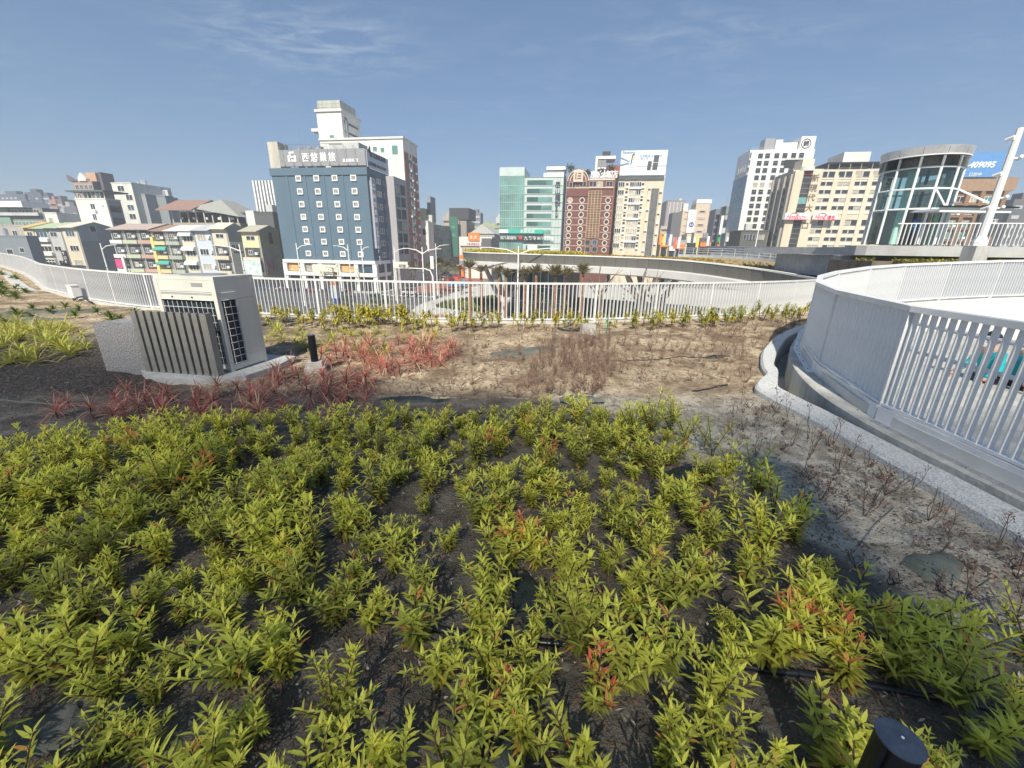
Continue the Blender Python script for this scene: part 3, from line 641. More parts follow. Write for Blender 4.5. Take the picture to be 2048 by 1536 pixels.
TANK = M('tank_steel', (.5, .5, .5)) if 'tank_steel' in MATS else M('tank_steel', (.55, .57, .6), .3, .6)
def clutter(t, W, depth, H_, n=None):
    for k in range(n or rnd.randint(1, 3)):
        x = -rnd.uniform(.12, .88) * W; y = rnd.uniform(.25, .8) * depth; c = rnd.random()
        if c < .5: MB().tube([(x, y, H_ + .3), (x, y, H_ + 1.9)], .55, 10).tube([(x, y, H_ + 1.9), (x, y, H_ + 2.15)], [.55, .15], 10).build('water_tank', TANK, t)
        elif c < .75: MB().box(x - .9, x + .9, y - .7, y + .7, H_, H_ + 2.3).build('rooftop_room', LGREY, t)
        else: MB().tube([(x, y, H_), (x, y, H_ + 3.6)], .05, 4).tube([(x - .6, y, H_ + 3.1), (x + .6, y, H_ + 3.1)], .03, 4).tube([(x - .4, y, H_ + 3.4), (x + .4, y, H_ + 3.4)], .03, 4).build('aerial', STEEL, t)
def generic(name, label, ref, Y, left, right_y=None, depth=12, mat=OFFW, yaw=-9., base=ST, nx=0, nz=0, w=1.3, h=1.3, style='', z0=None, z1=None, group=None, gms=None, fm=None, gable=None, roofm=None, sidewin=None, parapet=True, skip=0.):
    f = Fr(ref, Y, yaw, base); W = -f.front(left, ref[1])[0] if left is not None else 10
    t = thing(name, label, 'building', f.o, f.yaw, group); H_ = f.top
    box_part(t, 'wall', -W, 0, 0, depth, 0, H_, mat)
    if gable:
        m = MB().xprism([(-.4, H_ + .02), (depth / 2, H_ + gable), (depth + .4, H_ + .02)], -W - .2, .3) if gable > 0 else MB().yprism([(-W - .3, H_ + .02), (-W / 2, H_ - gable), (.3, H_ + .02)], -.4, depth)
        m.build('roof', roofm or GREYW, t)
    if parapet and not gable: clutter(t, W, depth, H_)
    if parapet and not gable: box_part(t, 'parapet', -W - .1, .1, -.1, depth + .1, H_ + .005, H_ + .35, mat)
    if nx: grid(t, -W + W / nx / 2, -W / nx / 2, nx, z0 if z0 is not None else 4.5, z1 if z1 is not None else H_ - 1.6, nz, w, h, style, fm, None, 0, 'f', skip, gms)
    if sidewin: grid(t, depth / sidewin[0] / 2, depth - depth / sidewin[0] / 2, sidewin[0], z0 or 4.5, z1 or H_ - 1.6, sidewin[1], sidewin[2], sidewin[3], style, fm, None, 0, 'r', skip, gms)
    return t, f, W
YEL = M('yellow_render', (.66, .56, .30), .85, var=.08, scale=.6, streak=3)
AWNG = M('turquoise_awning', (.08, .36, .31), .6, var=.05)
AWNW = M('white_awning', (.62, .64, .66), .5, var=.05)
def awning(t, x0, x1, z, d, mat, y=0.):
    pts = [(y - d * math.sin(a), z - (1 - math.cos(a)) * 1.1) for a in [math.pi / 2 * k / 5 for k in range(6)]]
    poly = [(y, z)] + pts[1:] + [(y, z - 1.1)]
    return MB().xprism(poly, x0, x1).build('awning', mat, t)
ROWG = 'row houses facing the street at left'
# row of houses left of the hotel, each a thing; (left px, right px, top px at the right corner, wall, storeys, kind)
rows = [
 (45, 66, 455, YEL, 4, 'narrow yellow row house with an orange roof, farthest left of the row', 'tin', M('orange_roof', (.55, .42, .18), .7)),
 (66, 94, 457, OFFW, 4, 'white row house with a square grille of white bars, under a green tin roof', 'grille', M('pale_green_roof', (.40, .48, .32), .7)),
 (94, 121, 456, LGREY, 4, 'white row house carrying a tall black vertical signboard', 'vsign', M('pale_green_roof', (.4, .4, .4))),
 (121, 153, 455, CREAM, 4, 'cream row house with three stacked windows and a plain gable side in shade grey', 'gable', M('cream_roof', (.60, .57, .48), .7)),
 (219, 245, 459, LGREY, 4, 'row house with a pink signboard and a white top storey', 'pink', M('rusty_red_roof', (.42, .35, .31), .8)),
 (245, 275, 459, M('sage_render', (.48, .50, .46), .85), 4, 'row house with green balcony band and open balconies of air conditioners', 'balc', M('rusty_red_roof', (.3, .3, .3))),
 (275, 303, 459, M('sage_render', (.4, .4, .4)), 4, 'row house with pink balcony walls left of the yellow pillar', 'balc', M('rusty_red_roof', (.3, .3, .3))),
 (303, 331, 462, YEL, 4, 'yellow row house with two turquoise awnings', 'turq', M('brown_roof', (.3, .2, .15), .8)),
 (331, 359, 462, M('tile_green', (.38, .42, .36), .8), 4, 'green tiled row house with caged balconies beside turquoise awnings', 'cage', M('white_roof', (.6, .6, .6), .7)),
 (359, 387, 462, CREAM, 4, 'cream row house with three stacked white curved awnings', 'wawn', M('white_roof', (.6, .6, .6))),
 (387, 421, 461, M('pale_blue_render', (.52, .58, .66), .8, var=.06), 4, 'pale blue row house with three wide windows next to the lettered wall', 'wide', M('pale_grey_roof', (.45, .47, .5), .7)),
 (421, 453, 458, CREAM, 4, 'cream row house with a blank upper wall and a white lettered side wall', 'elsa', M('cream_roof', (.4, .4, .4))),
 (481, 517, 463, M('pale_yellow_render', (.68, .62, .38), .8, var=.05), 4, 'pale yellow end house with a painted mural panel, next to blue hotel', 'mural', M('tan_roof', (.42, .40, .33), .8)),
]
for (pl_, pr_, pt, wm, st, lab, kd, rm) in rows:
    xr = D(pr_, pt, 100); rat = xr.x / 100; Y_ = (105 - 34.8 * .158) / (1 + .158 * rat)
    f = Fr((pr_, pt), Y_); W = -f.front(pl_, pt)[0]; t = thing('row_house', lab, 'house', f.o, f.yaw, ROWG); H_ = f.top; dp = 8.5 if kd != 'elsa' else 5.0
    if kd == 'mural': dp = 7.2
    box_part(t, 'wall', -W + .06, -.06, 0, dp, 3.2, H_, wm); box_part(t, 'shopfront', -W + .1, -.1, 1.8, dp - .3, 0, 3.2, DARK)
    box_part(t, 'pillar', -W + .06, -W + .5, 0, .5, 0, 3.2, wm)
    MB().xprism([(-1.0, H_ + .02), (dp * .55, H_ + 1.7), (dp + .3, H_ + .6), (dp + .3, H_ + .4), (dp * .55, H_ + 1.45), (-1.0, H_ - .12)], -W - .1, .08).build('roof', rm, t)
    if kd in ('gable', 'elsa', 'mural', 'wide'):
        gm_ = MB().add([(-.05, 0, H_), (-.05, dp, H_), (-.05, dp, H_ + .42), (-.05, dp * .55, H_ + 1.46), (-.05, 0, H_ + .0)], [(0, 1, 2, 3)]).build('gable_wall', GREYW if kd != 'mural' else M('olive_panel', (.30, .30, .20), .8), t)
    fl = (H_ - 3.2) / 3
    MB().tube([(-.25, -.12, .2), (-.25, -.12, H_ - .3)], .07, 5).build('drain_pipe', LGREY, t)
    if kd in ('gable', 'elsa', 'mural'):
        sm_ = {'gable': GREYW, 'elsa': M('bright_white_wall', (.86, .87, .86), .8, var=.03), 'mural': M('grey_olive_render', (.30, .31, .28), .85, var=.2, scale=.6)}[kd]
        box_part(t, 'side_wall', -.058, .03, .05, dp - .05, .2, H_ - (fl * .8 if kd == 'elsa' else fl * .9), sm_ if kd != 'gable' else M('gable_shade_grey', (.26, .28, .28), .85, var=.12, scale=.5))  # on the gable house the grey carries the shade of that side
        box_part(t, 'side_wall', -.058, .05, .02, dp - .02, H_ - (fl * .8 if kd == 'elsa' else fl * .9), H_, GREYW if kd != 'mural' else M('olive_panel', (.3, .3, .2)))
    for j in range(3):
        z = 3.2 + fl * (j + .5)
        if kd in ('balc', 'pink', 'turq', 'cage', 'elsa', 'mural') and not (kd in ('elsa', 'mural') and j == 2):
            bm_ = {'balc': M('pink_balcony', (.50, .33, .27), .8) if 'pink' in lab else M('green_balcony', (.48, .53, .40), .8), 'pink': WHITE, 'turq': YEL, 'cage': M('tile_green', (.3, .3, .3)), 'elsa': CREAM, 'mural': CREAM}[kd]
            box_part(t, 'balcony', -W + .15, -.15, -.9, 0, z - fl * .5 + .1, z - fl * .5 + 1.0, bm_)
            box_part(t, 'recess_shade', -W + .35, -.35, -.05, .0 - .004, z - fl * .5 + 1.0, z + fl * .42, M('shadowed_opening', (.07, .075, .08), .7, var=.5, scale=1.0))  # flat dark sheet stands in for the shade inside the balcony
            window(t, -W * .62, z + .3, 1.2, 1.2, 'two', y=-.05); ac_unit(t, -W * .25, z + .1, -.05)
            if kd == 'cage':
                m = MB()
                for k in range(8): m.box(-W + .3 + k * (W - .6) / 7 - .02, -W + .3 + k * (W - .6) / 7 + .02, -.9, -.86, z - fl * .5 + 1.0, z + fl * .4)
                for k in range(3): m.box(-W + .3, -.3, -.9, -.86, z + k * .5 - .1, z + k * .5 - .06)
                m.build('window_cage', RAILW, t)
            if kd == 'turq' and j < 2: awning(t, -W + .2, -.2, z + fl * .45, 1.2, AWNG)
        elif kd == 'wawn': awning(t, -W + .1, -.3, z + fl * .45, 1.1, AWNW); window(t, -W / 2, z - .1, W * .7, 1.5, 'three', gm=DARKGL); 
        elif kd == 'wide': window(t, -W * .6, z + .2, W * .52, 1.6, 'three'); ac_unit(t, -W * .15, z + .2)
        elif kd == 'gable': window(t, -W / 2, z + .3, W * .55, 1.5, 'three')
        elif kd == 'grille':
            if j == 0:
                m = MB()
                for k in range(5): m.box(-W + .3 + k * (W - .6) / 4 - .08, -W + .3 + k * (W - .6) / 4 + .08, -.5, -.35, z - 1.3, z + 1.3)
                for k in range(4): m.box(-W + .3, -.3, -.5, -.36, z - 1.3 + k * .84, z - 1.15 + k * .84)
                m.build('grille', WHITE, t)
            window(t, -W / 2, z + .2, W * .8, 1.5, 'three'); 
            if j: box_part(t, 'balcony', -W + .15, -.15, -.7, 0, z - fl * .45, z - fl * .45 + .9, WHITE)
        elif kd == 'vsign': window(t, -W * .65, z + .2, W * .5, 1.3, 'two')
        else: window(t, -W / 2, z + .2, W * .5, 1.1, 'two')
    if kd == 'vsign':
        s_ = box_part(t, 'signboard', -1.7, -.2, -.5, -.2, 3.4, 8.6, M('sign_black', (.05, .05, .06), .5)); 
        for k, c in enumerate('YOYO'): text(c, 1.2, WT, s_, (-1.35, -.53, 7.4 - k * 1.2))
    if kd == 'pink': box_part(t, 'signboard', -W + .6, -W + 2.8, -1.3, -1.0, 4.4, 6.6, M('sign_pink', (.6, .08, .22), .5)); box_part(t, 'signboard', -1.2, -.5, -1.4, -1.1, 3.5, 7.4, WHITE)
    if kd == 'turq': box_part(t, 'pillar', -W + .0, -W + .9, -1.0, -.02, 2.5, H_ - 1.5, M('bright_yellow_paint', (.68, .58, .25), .7))
    if kd == 'gable':
        o = window(t, dp * .45, H_ - .2, 1.6, 1.6, '', y=.05, face='r')
    if kd == 'elsa':
        text('ELSA', 1.45, BK, t, (.05, .5, H_ - fl * .8 - 1.9), (math.pi / 2, 0, math.pi / 2), bold=.03)
        m = MB()
        for k in range(6): m.box(.03, .06, 1.0 + k * .55, 1.4 + k * .55, H_ - fl * .8 - 2.9, H_ - fl * .8 - 2.4)
        m.build('lettering', BK, t)
    if kd == 'mural':
        MUR = M('mural_paint', (.62, .66, .68), .7, var=.0, scale=1.2, col2=(.10, .16, .22)); box_part(t, 'mural', -W + .1, -.1, -1.05, -.92, 3.3, 3.2 + fl * 1.1, M('mural_white', (.72, .74, .74), .7, var=.0, scale=.9, col2=(.35, .50, .50)))
        box_part(t, 'mural', .04, .12, .6, 3.4, 3.6, 3.2 + fl * 1.1, M('mural_red', (.40, .06, .04), .7, var=0, scale=.7, col2=(.25, .32, .35)))
        for (yy, zz_) in ((1.2, 10.2), (3.4, 10.0), (4.9, 6.2)): box_part(t, 'window_shutter', .035, .1, yy, yy + 1.6, zz_ - 1, zz_ + 1.3, M('olive_shutter', (.36, .36, .22), .8))
        box_part(t, 'dark_panel', .055, .12, 3.2, 4.4, H_ - fl * .8, H_ - .1, DARK)
    # shop awnings over the arcade in mixed colours
    ac_ = rnd.choice([(.35, .36, .36), (.5, .47, .38), (.1, .22, .2), (.35, .2, .17), (.55, .55, .53)])
    MB().xprism([(0, 3.5), (-1.6, 2.7), (-1.6, 2.5), (0, 3.2)], -W + .05, -.05).build('shop_awning', M('awn%02d%02d' % (int(ac_[0] * 99), int(ac_[1] * 99)), ac_, .8), t)

# blue-grey warehouse and grey house at far left, teal building with white roof
t, f, W = generic('warehouse', 'blue-grey windowless warehouse with a pale roof edge at the far left', (52, 474), 108, -160, depth=2.5, mat=M('slate_blue_wall', (.20, .23, .26), .8, var=.1), yaw=-9)
window(t, -2.6, f.top - 3.2, 1.6, 1.2, ''); window(t, -6.6, f.top - 3.6, 2.0, 1.3, '')
t, f, W = generic('house', 'weathered brown-grey house above the blue-grey warehouse at far left', (50, 452), 128, -160, depth=2.5, mat=M('brown_grey_wall', (.40, .38, .35), .85, var=.15))
window(t, -4.5, f.top - 2.0, 1.8, 1.5, 'two')
t, f, W = generic('office_block', 'low teal and grey block with a white projecting roof at the left edge', (84, 418), 150, -170, depth=5, mat=M('grey_taupe_wall', (.24, .24, .22), .85))
box_part(t, 'roof_slab', -W - 2, -4, -2.5, 5, f.top + .4, f.top + 2.3, WHITE); box_part(t, 'roof_slab', -W, -.5, -1.2, -.1, f.top - 2.2, f.top - 1.2, LGREY)
for k in range(9): window(t, -2.6 - k * 3.1, f.top - 5.0, 2.6, 2.1, 'two', gm=GRNGL); window(t, -2.6 - k * 3.1, f.top - .9, 2.4, 1.6, 'two')
box_part(t, 'teal_wall', -W + 1, -14, -.6, -.02, 2, f.top + .3, M('teal_wall', (.22, .32, .28), .8))
t, f, W = generic('house', 'small white house with one tall dark door between teal block and white apartment block', (113, 427), 138, 88, depth=7, mat=OFFW); window(t, -W * .6, f.top - 2.8, 1.6, 3.2, '')
# white apartment with dark canopy roof
t, f, W = generic('apartment_block', 'white apartment block with a blank wall and a dark flat canopy on its roof', (211, 399), 128, 150, depth=4, mat=OFFW)
q = f.front(186, 413); window(t, q[0], q[1], 1.6, 1.6, 'two'); ac_unit(t, q[0] + .6, q[1] - 1.2); q = f.front(190, 434); window(t, q[0], q[1], 1.4, 1.8, 'two'); q = f.front(206, 412); window(t, q[0], q[1], .5, .6, '')
box_part(t, 'canopy', -W - 1.2, 1.2, -1, 6, f.top + 2.0, f.top + 2.4, M('dark_canopy', (.10, .14, .13), .7))
for k in range(8): box_part(t, 'canopy_post', -W + .3 + k * (W - .6) / 7 - .08, -W + .3 + k * (W - .6) / 7 + .08, .1, .3, f.top + .36, f.top + 2.0, WHITE)
box_part(t, 'side_wall', .0 + .1, .2, .1, 3.9, 0, f.top - .2, M('side_grey', (.33, .34, .34), .85)); 
for j in range(5): box_part(t, 'balcony_opening', .2, .28, .5, 3.4, f.top - 3.3 - j * 3.3, f.top - 1.6 - j * 3.3, DARKGL)
# pinkish-brown tower with pointed gables
t, f, W = generic('apartment_tower', 'pink-brown tower with pointed white gables and a tan rooftop room', (183, 362), 190, 143, depth=8, mat=M('pink_brown_tile', (.34, .25, .21), .8, var=.1), parapet=False)
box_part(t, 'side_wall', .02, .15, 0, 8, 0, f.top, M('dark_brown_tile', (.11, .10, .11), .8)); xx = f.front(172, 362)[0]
box_part(t, 'rooftop_room', -3.6, 1.5, 1, 7, f.top + .01, f.front(186, 344)[1], M('tan_room', (.50, .32, .22), .8)); box_part(t, 'rooftop_room', 1.6, 3.0, 2, 7, f.top - 4, f.front(190, 344)[1] + .3, M('dark_brown_tile', (.1, .1, .1)))
MB().yprism([(-W + 4.2, f.top), (-W + 4.2, f.top + 1.2), (-W + 6.0, f.top + 3.2), (-W + 8.2, f.top + 1.0), (-W + 8.2, f.top)], -.5, .6).build('gable', OFFW, t)
MB().yprism([(-W - 1, f.top), (-W - 1.4, f.top + 2.4), (-W + 1.8, f.top + .6), (-W + 3, f.top)], -.5, .6).build('gable', M('dark_gable', (.15, .13, .13), .8), t)
grid(t, -W + 2, -1.2, 4, f.top - 9, f.top - 2.4, 3, 1.6, 2.0, 'two')
# white-and-grey apartment right of it
t, f, W = generic('apartment_block', 'stained white apartment block with balconies and a grey windowless right half', (262, 367), 150, 222, depth=14, mat=M('stained_white', (.60, .61, .57), .85, var=.15, scale=.5, streak=6))
for px_, py_ in ((242, 377), (259, 395), (262, 415), (266, 433)):
    q = f.front(px_, py_); window(t, q[0], q[1], 2.6, 1.8, 'two')
t, f, W = generic('apartment_block', 'grey-fronted apartment block with faint square panels behind the row houses', (290, 390), 152, 262, depth=12, mat=M('mid_grey_wall', (.30, .32, .33), .85))
for py_ in (416, 436): q = f.front(282, py_); window(t, q[0] - 6, q[1], 1.6, 1.8, ''); 
box_part(t, 'upper_room', -W - .2, -3, 1, 9, f.top + .36, f.front(275, 369)[1], GREYW)
t, f, W = generic('apartment_block', 'dark grey apartment block at the right end of the left-hand group', (330, 393), 155, 291, depth=3, mat=M('blue_grey_wall', (.23, .26, .28), .85))
for py_ in (419, 439): q = f.front(306, py_); box_part(t, 'panel', q[0] - 2.6, q[0] + 2.6, -.1, -.02, q[1] - 1.6, q[1] + 1.6, GREYW)
# balcony building with brown roof behind row
t, f, W = generic('apartment_block', 'cream block with a long brown and grey pitched roof over a wide open terrace', (480, 446), 125, 345, depth=11, mat=M('tan_block', (.36, .33, .27), .85), parapet=False)
MB().xprism([(-2.5, f.top + 3.4), (5, f.top + 6.6), (12, f.top + 4.2), (12, f.top + 3.9), (5, f.top + 6.2), (-2.5, f.top + 3.1)], -W - 2, -W + 10).build('roof', M('maroon_roof', (.28, .18, .15), .8), t)
MB().add([(-W + 8, -1, f.top + 3.9), (1, -1, f.top + 1.6), (1, 12, f.top + 1.6), (-W + 8, 12, f.top + 3.9), (-W + 14, 4, f.top + 6.6), (-W + 14, 9, f.top + 6.6)], [(0, 1, 4), (1, 2, 5, 4), (2, 3, 5), (3, 0, 4, 5)]).build('roof', M('grey_sheet_roof', (.30, .31, .29), .7), t)
box_part(t, 'terrace_back', -W + .5, -.5, 2.5, 3, f.top, f.top + 3.0, M('shadowed_opening', (.1, .1, .1)))  # back of the terrace takes the same dark shade colour
for k in range(9): box_part(t, 'terrace_post', -W + .5 + k * (W - 1) / 8 - .12, -W + .5 + k * (W - 1) / 8 + .12, -.1, .15, f.top, f.top + (3.2 if k < 5 else 2.0), OFFW)
for k in range(5): ac_unit(t, -W + 3 + k * 4.2, f.top + 1.2, .9)
t, f, W = generic('house', 'small dark panelled rooftop house between balcony block and blue hotel', (545, 426), 122, 508, depth=7, mat=M('charcoal_panel', (.10, .11, .115), .7)); box_part(t, 'white_room', -W - 2.6, -W - .1, 0, 6, f.top - 4.6, f.top + .6, OFFW)
# white tower with curved fins
f = Fr((553, 361), 235); t = f.root('office_tower', 'slim white tower with dark glass bands between curving white fins')
W = -f.front(505, 360)[0]; box_part(t, 'wall', -W, 0, 0, 12, 0, f.top, M('tower_glass', (.06, .08, .12), .15, var=.4, scale=.4))
for k in range(8):
    x = -W + .6 + k * (W - 1.2) / 7; m = MB(); amp = 0 if k < 3 else 2.2
    pts = [(x + amp * (1 - 1 / (1 + math.exp(-(z - f.top * .62) / 3.5))) * (.4 + .25 * (k - 3)), z) for z in np.linspace(0, f.top, 22)]
    for (xa, za), (xb, zb_) in zip(pts, pts[1:]): m.add([(xa - .5, -.8, za), (xa + .5, -.8, za), (xb + .5, -.8, zb_), (xb - .5, -.8, zb_), (xa - .5, 0, za), (xb - .5, 0, zb_), (xa + .5, 0, za), (xb + .5, 0, zb_)], [(0, 1, 2, 3), (4, 0, 3, 5), (1, 6, 7, 2)])
    m.build('fin', WHITE, t)
for j in range(22): box_part(t, 'floor_band', -W, 0, -.2, -.01, j * f.top / 22, j * f.top / 22 + .35, M('grey_band', (.28, .30, .33), .6))
# dark distant apartment slabs at far left and other skyline pieces
SKY = [  # left px, right px, top px, Y, colour, label
 (-10, 48, 388, 330, (.10, .12, .16), 'distant dark slab of flats with pale balcony bands at the left edge'), (48, 80, 384, 330, (.08, .10, .14), 'distant taller dark block at the end of the dark slab of flats'),
 (80, 97, 391, 330, (.09, .11, .15), 'small distant dark block on the right of the dark flats'), (97, 110, 399, 300, (.33, .20, .17), 'distant pink-brown block behind the teal building'),
 (110, 122, 398, 300, (.16, .13, .13), 'distant dark brown block beside the pink-brown one'), (122, 141, 411, 260, (.35, .34, .32), 'distant pale block behind the white apartment'),
 (128, 152, 413, 230, (.13, .14, .17), 'distant dark blank block beside the white apartment'), (330, 358, 406, 260, (.27, .29, .31), 'distant grey block with a small rooftop room'),
 (358, 388, 414, 300, (.24, .27, .30), 'distant low grey block right of the small rooftop room'), (885, 903, 432, 300, (.38, .33, .28), 'distant sand block in the gap of the street'),
 (942, 961, 425, 300, (.17, .18, .20), 'distant slim tower with a white striped panel seen over the street'), (992, 1004, 434, 320, (.52, .50, .47), 'distant small white block left of the green glass building'),
 (1322, 1345, 452, 300, (.48, .42, .33), 'distant cream block left of the stepped cream hotel'), (1345, 1372, 460, 280, (.36, .34, .32), 'distant pale block near the banners'),
 (2030, 2090, 398, 160, (.13, .13, .14), 'dark grey tower cut by the right edge of the view'), (1436, 1452, 462, 300, (.2, .2, .2), 'narrow distant dark block beside the glass tower'),
]
for i, (a_, b_, tp, Y_, c_, lab) in enumerate(SKY):
    f = Fr((b_, tp), Y_); W = -f.front(a_, tp)[0]; t = f.root('far_building', lab, 'building')
    box_part(t, 'wall', -W, 0, 0, max(8, W * .5), 0, f.top, M('far_wall_%d' % i, c_, .85, var=.1, scale=.2))
    nfl = int(f.top / 3.3); m = MB(); low = max(0, nfl - 12)
    for j in range(low, nfl): 
        if W > 8:
            for k in range(int(W / 4)):
                if rnd.random() < .8: m.box(-W + k * 4 + .8, -W + k * 4 + 3.2, -.12, -.01, j * 3.3 + 1, j * 3.3 + 2.2)
        else: m.box(-W + .6, -.6, -.12, -.01, j * 3.3 + 1, j * 3.3 + 2.2)
    m.build('window', (M('pale_window_band', (.42, .45, .50), .4) if c_[0] < .2 else DARKGL), t)
    box_part(t, 'rooftop_room', -W * .7, -W * .3, 1, 5, f.top, f.top + 2.2, MATS['far_wall_%d' % i])
# ---- narrow street side, between the striped tower and the canopy: buildings facing right
def sideblock(name, label, ref, Y, x_far, mat, w=9, nz=4, ny=5, group=None):
    f = Fr(ref, Y); yd = f.side(x_far, ref[1])[0]; t = thing(name, label, 'building', f.o, f.yaw, group)
    box_part(t, 'wall', -w, 0, 0, yd, 0, f.top, mat)
    grid(t, yd / ny / 2, yd - yd / ny / 2, ny, 5.0, f.top - 1.8, nz, min(yd / ny * .72, 4), 1.9, 'three', STEEL, None, 0, 'r', 0, [DARKGL, DARKGL, GRNGL])
    return t, f, yd
t, f, yd = sideblock('shop_house', 'old grey-green shop houses with crowded windows along the narrow street', (846, 447), 150, 872, M('old_grey_green', (.25, .27, .25), .85, var=.25, scale=.6))
t2, f2, yd2 = sideblock('shop_house', 'second stretch of old grey houses farther along the narrow street', (872, 449), 190, 900, M('old_grey', (.27, .27, .26), .85, var=.25, scale=.6))
o = box_part(t, 'roof_shed', -8, 0, 2, yd, f.top, f.top + 5, M('cream_sheet', (.62, .54, .33), .7, var=.06)); 
m = MB().box(.3, 1.6, 4, 9, f.top + 1, f.top + 9); m.build('roof_billboard', M('billboard_back', (.25, .27, .29), .7), t); MB().tube([(.8, 4.5, f.top - 4), (-5, 4, f.top + 6)], .15, 5).tube([(.8, 4.5, f.top - 1), (-6, 4, f.top + 2)], .12, 5).build('strut', STEEL, t)
t, f, W = generic('house', 'white narrow house wall with a single dark window beside the striped tower', (856, 444), 140, 838, depth=5, mat=OFFW); window(t, -W / 2, f.top - 3, 1.1, 2.0, '')
t, f, W = generic('apartment_block', 'red-brown and grey block with a dark flat top and a green vertical sign', (918, 441), 215, 899, depth=18, mat=M('salmon_wall', (.42, .20, .17), .8))
box_part(t, 'dark_top', -W, 5, 0, 14, f.top + .4, f.front(918, 416)[1], M('black_cladding', (.05, .052, .058), .6)); box_part(t, 'side_wall', .15, 3.6, .5, 17, 0, f.top, M('taupe_wall', (.30, .28, .25), .85))
sg = box_part(t, 'sign', -W + 1, -W + 5.3, -4.0, -3.2, f.top - 17, f.top + 1.5, M('sign_green', (.03, .14, .10), .6))
for i, c in enumerate('中山'): text(c, 2.0, M('sign_pale_green', (.25, .45, .38), .6, var=0), sg, (-W + 2.1, -4.08, f.top - 4 - i * 3.4))
for j in range(5): box_part(t, 'balcony', -2.3, -.2, -1.0, 0, f.top - 3.6 - j * 3.6, f.top - 2.6 - j * 3.6, M('salmon_wall', (.4, .2, .2))); 
for j in range(5): window(t, -1.2, f.top - 1.6 - j * 3.6, 1.6, 1.5, 'two')
t, f, W = generic('shop', 'white corner shop with an orange sign and a pale signband', (984, 474), 160, 918, depth=9, mat=OFFW, parapet=False)
box_part(t, 'sign', -W + 3.7, -W + 7.9, -.6, -.1, f.top - 1.4, f.top + 1.4, M('sign_orange', (.80, .22, .04), .5)); text('永大', 1.5, WT, t, (-W + 4.2, -.65, f.top - .7)); box_part(t, 'sign', -W + .5, -W + 8.6, -.7, -.12, f.top - 3.2, f.top - 1.8, M('sign_pinkish', (.72, .64, .62), .6))
text('大樂 家庭用品', .8, M('sign_brown_text', (.35, .15, .1), .6, var=0), t, (-W + 3, -.75, f.top - 2.9)); box_part(t, 'grey_block', -W + 8.8, -.2, -.5, -.1, f.top - 5, f.top - .5, M('dark_grey_clad', (.12, .12, .13), .7)); box_part(t, 'shop_window', -W + 1, -W + 8, -.2, -.05, 3.5, f.top - 4, CURT)
box_part(t, 'sign', -W + .5, -W + 2.0, -2.0, -.8, .5, 8.4, MATS['sign_orange'])
t, f, W = generic('warehouse', 'grey gabled sheet-metal hall left of the green glass building', (989, 468), 175, 940, depth=20, mat=M('sheet_grey', (.36, .37, .36), .6, var=.06), gable=-3.6, roofm=M('sheet_roof', (.45, .46, .45), .6))
window(t, -W * .45, f.top - 4.5, 2.2, 1.8, ''); window(t, -W * .2, f.top - 4.5, 2.2, 1.8, '')
t, f, W = generic('warehouse', 'pale green gabled sheet-metal hall behind the grey one', (999, 457), 215, 950, depth=20, mat=M('sheet_green', (.34, .40, .22), .7, var=.06), gable=-3.2, roofm=MATS['sheet_green'])
for px_ in (970, 985): q = f.front(px_, 460); window(t, q[0], q[1] + 2, 1.8, 1.8, '')

# ---- green glass office building
f = Fr((1128, 352), 150); t = f.root('office_block', 'green glass office building with Chinese characters down its pale right edge'); W = -f.front(1000, 340)[0]
PG = M('pale_green_panel', (.46, .55, .54), .5, var=.08, scale=.4); GG = M('sea_green_glass', (.13, .27, .25), .1, var=.5, scale=.12, spec=.9); GD = M('dark_green_glass', (.05, .11, .10), .12, var=.4, scale=.2, spec=.9)
xs1 = f.front(1049, 340)[0]; zt_ = f.front(1025, 335)[1]; H_ = f.front(1090, 354)[1]
box_part(t, 'wall', -W, xs1, 0, 14, 0, zt_, GG); box_part(t, 'wall', xs1 + .01, -.0, .4, 14, 0, H_, PG)
box_part(t, 'parapet', -W - .1, xs1 + .05, -.15, 14.1, zt_ - 2.6, zt_ + .1, PG)
FL = H_ / 13.0
xm2 = f.front(1104, 400)[0]; m = MB(); md = MB()
for j in range(14):
    z = j * FL
    if z + FL < zt_ - 2.4 or True:
        if z < zt_ - 2.6: m.box(-W, xs1, -.09, -.0, z, z + .16)
for k in range(13): x = -W + k * (xs1 + W) / 12; m.box(x - .05, x + .05, -.1, -.0, 0, zt_ - 2.65)
m.build('mullion', M('pale_mullion', (.34, .48, .44), .5), t)
for j in range(13):
    z = j * FL; sp_ = rnd.uniform(.25, .75); xmid = xs1 + 1 + (xm2 - xs1 - 1) * sp_
    box_part(t, 'ribbon_window', xs1 + 1.0, xmid, .28, .38, z + FL * .12, z + FL * .66, GD); box_part(t, 'ribbon_window', xmid + .02, xm2, .28, .38, z + FL * .12, z + FL * .66, GG if j > 4 else GD)
m = MB()
for j in range(14): m.box(xs1, 0, .25, .39, j * FL - .06, j * FL + .06)
for k in range(4): x = xm2 + .3 + k * (-xm2 - .4) / 3; m.box(x - .05, x + .05, .26, .38, 0, H_)
m.build('panel_joint', M('joint_grey', (.25, .33, .32), .6), t)
for (y_, c) in zip((368, 381, 393, 405), '岳山建設'): q = f.front(1115, y_ + 6); text(c, 2.0, BK, t, (q[0] - 1.0, .22, q[1]), bold=.03)
for (y_, c) in zip((414, 420, 426, 432), '首席大樓'): q = f.front(1112.5, y_ + 3); text(c, .95, BK, t, (q[0] - .45, .22, q[1]), bold=.01)
rx0 = f.front(1094, 340)[0]; rx1 = f.front(1128, 340)[0]; zr = f.front(1110, 330)[1]
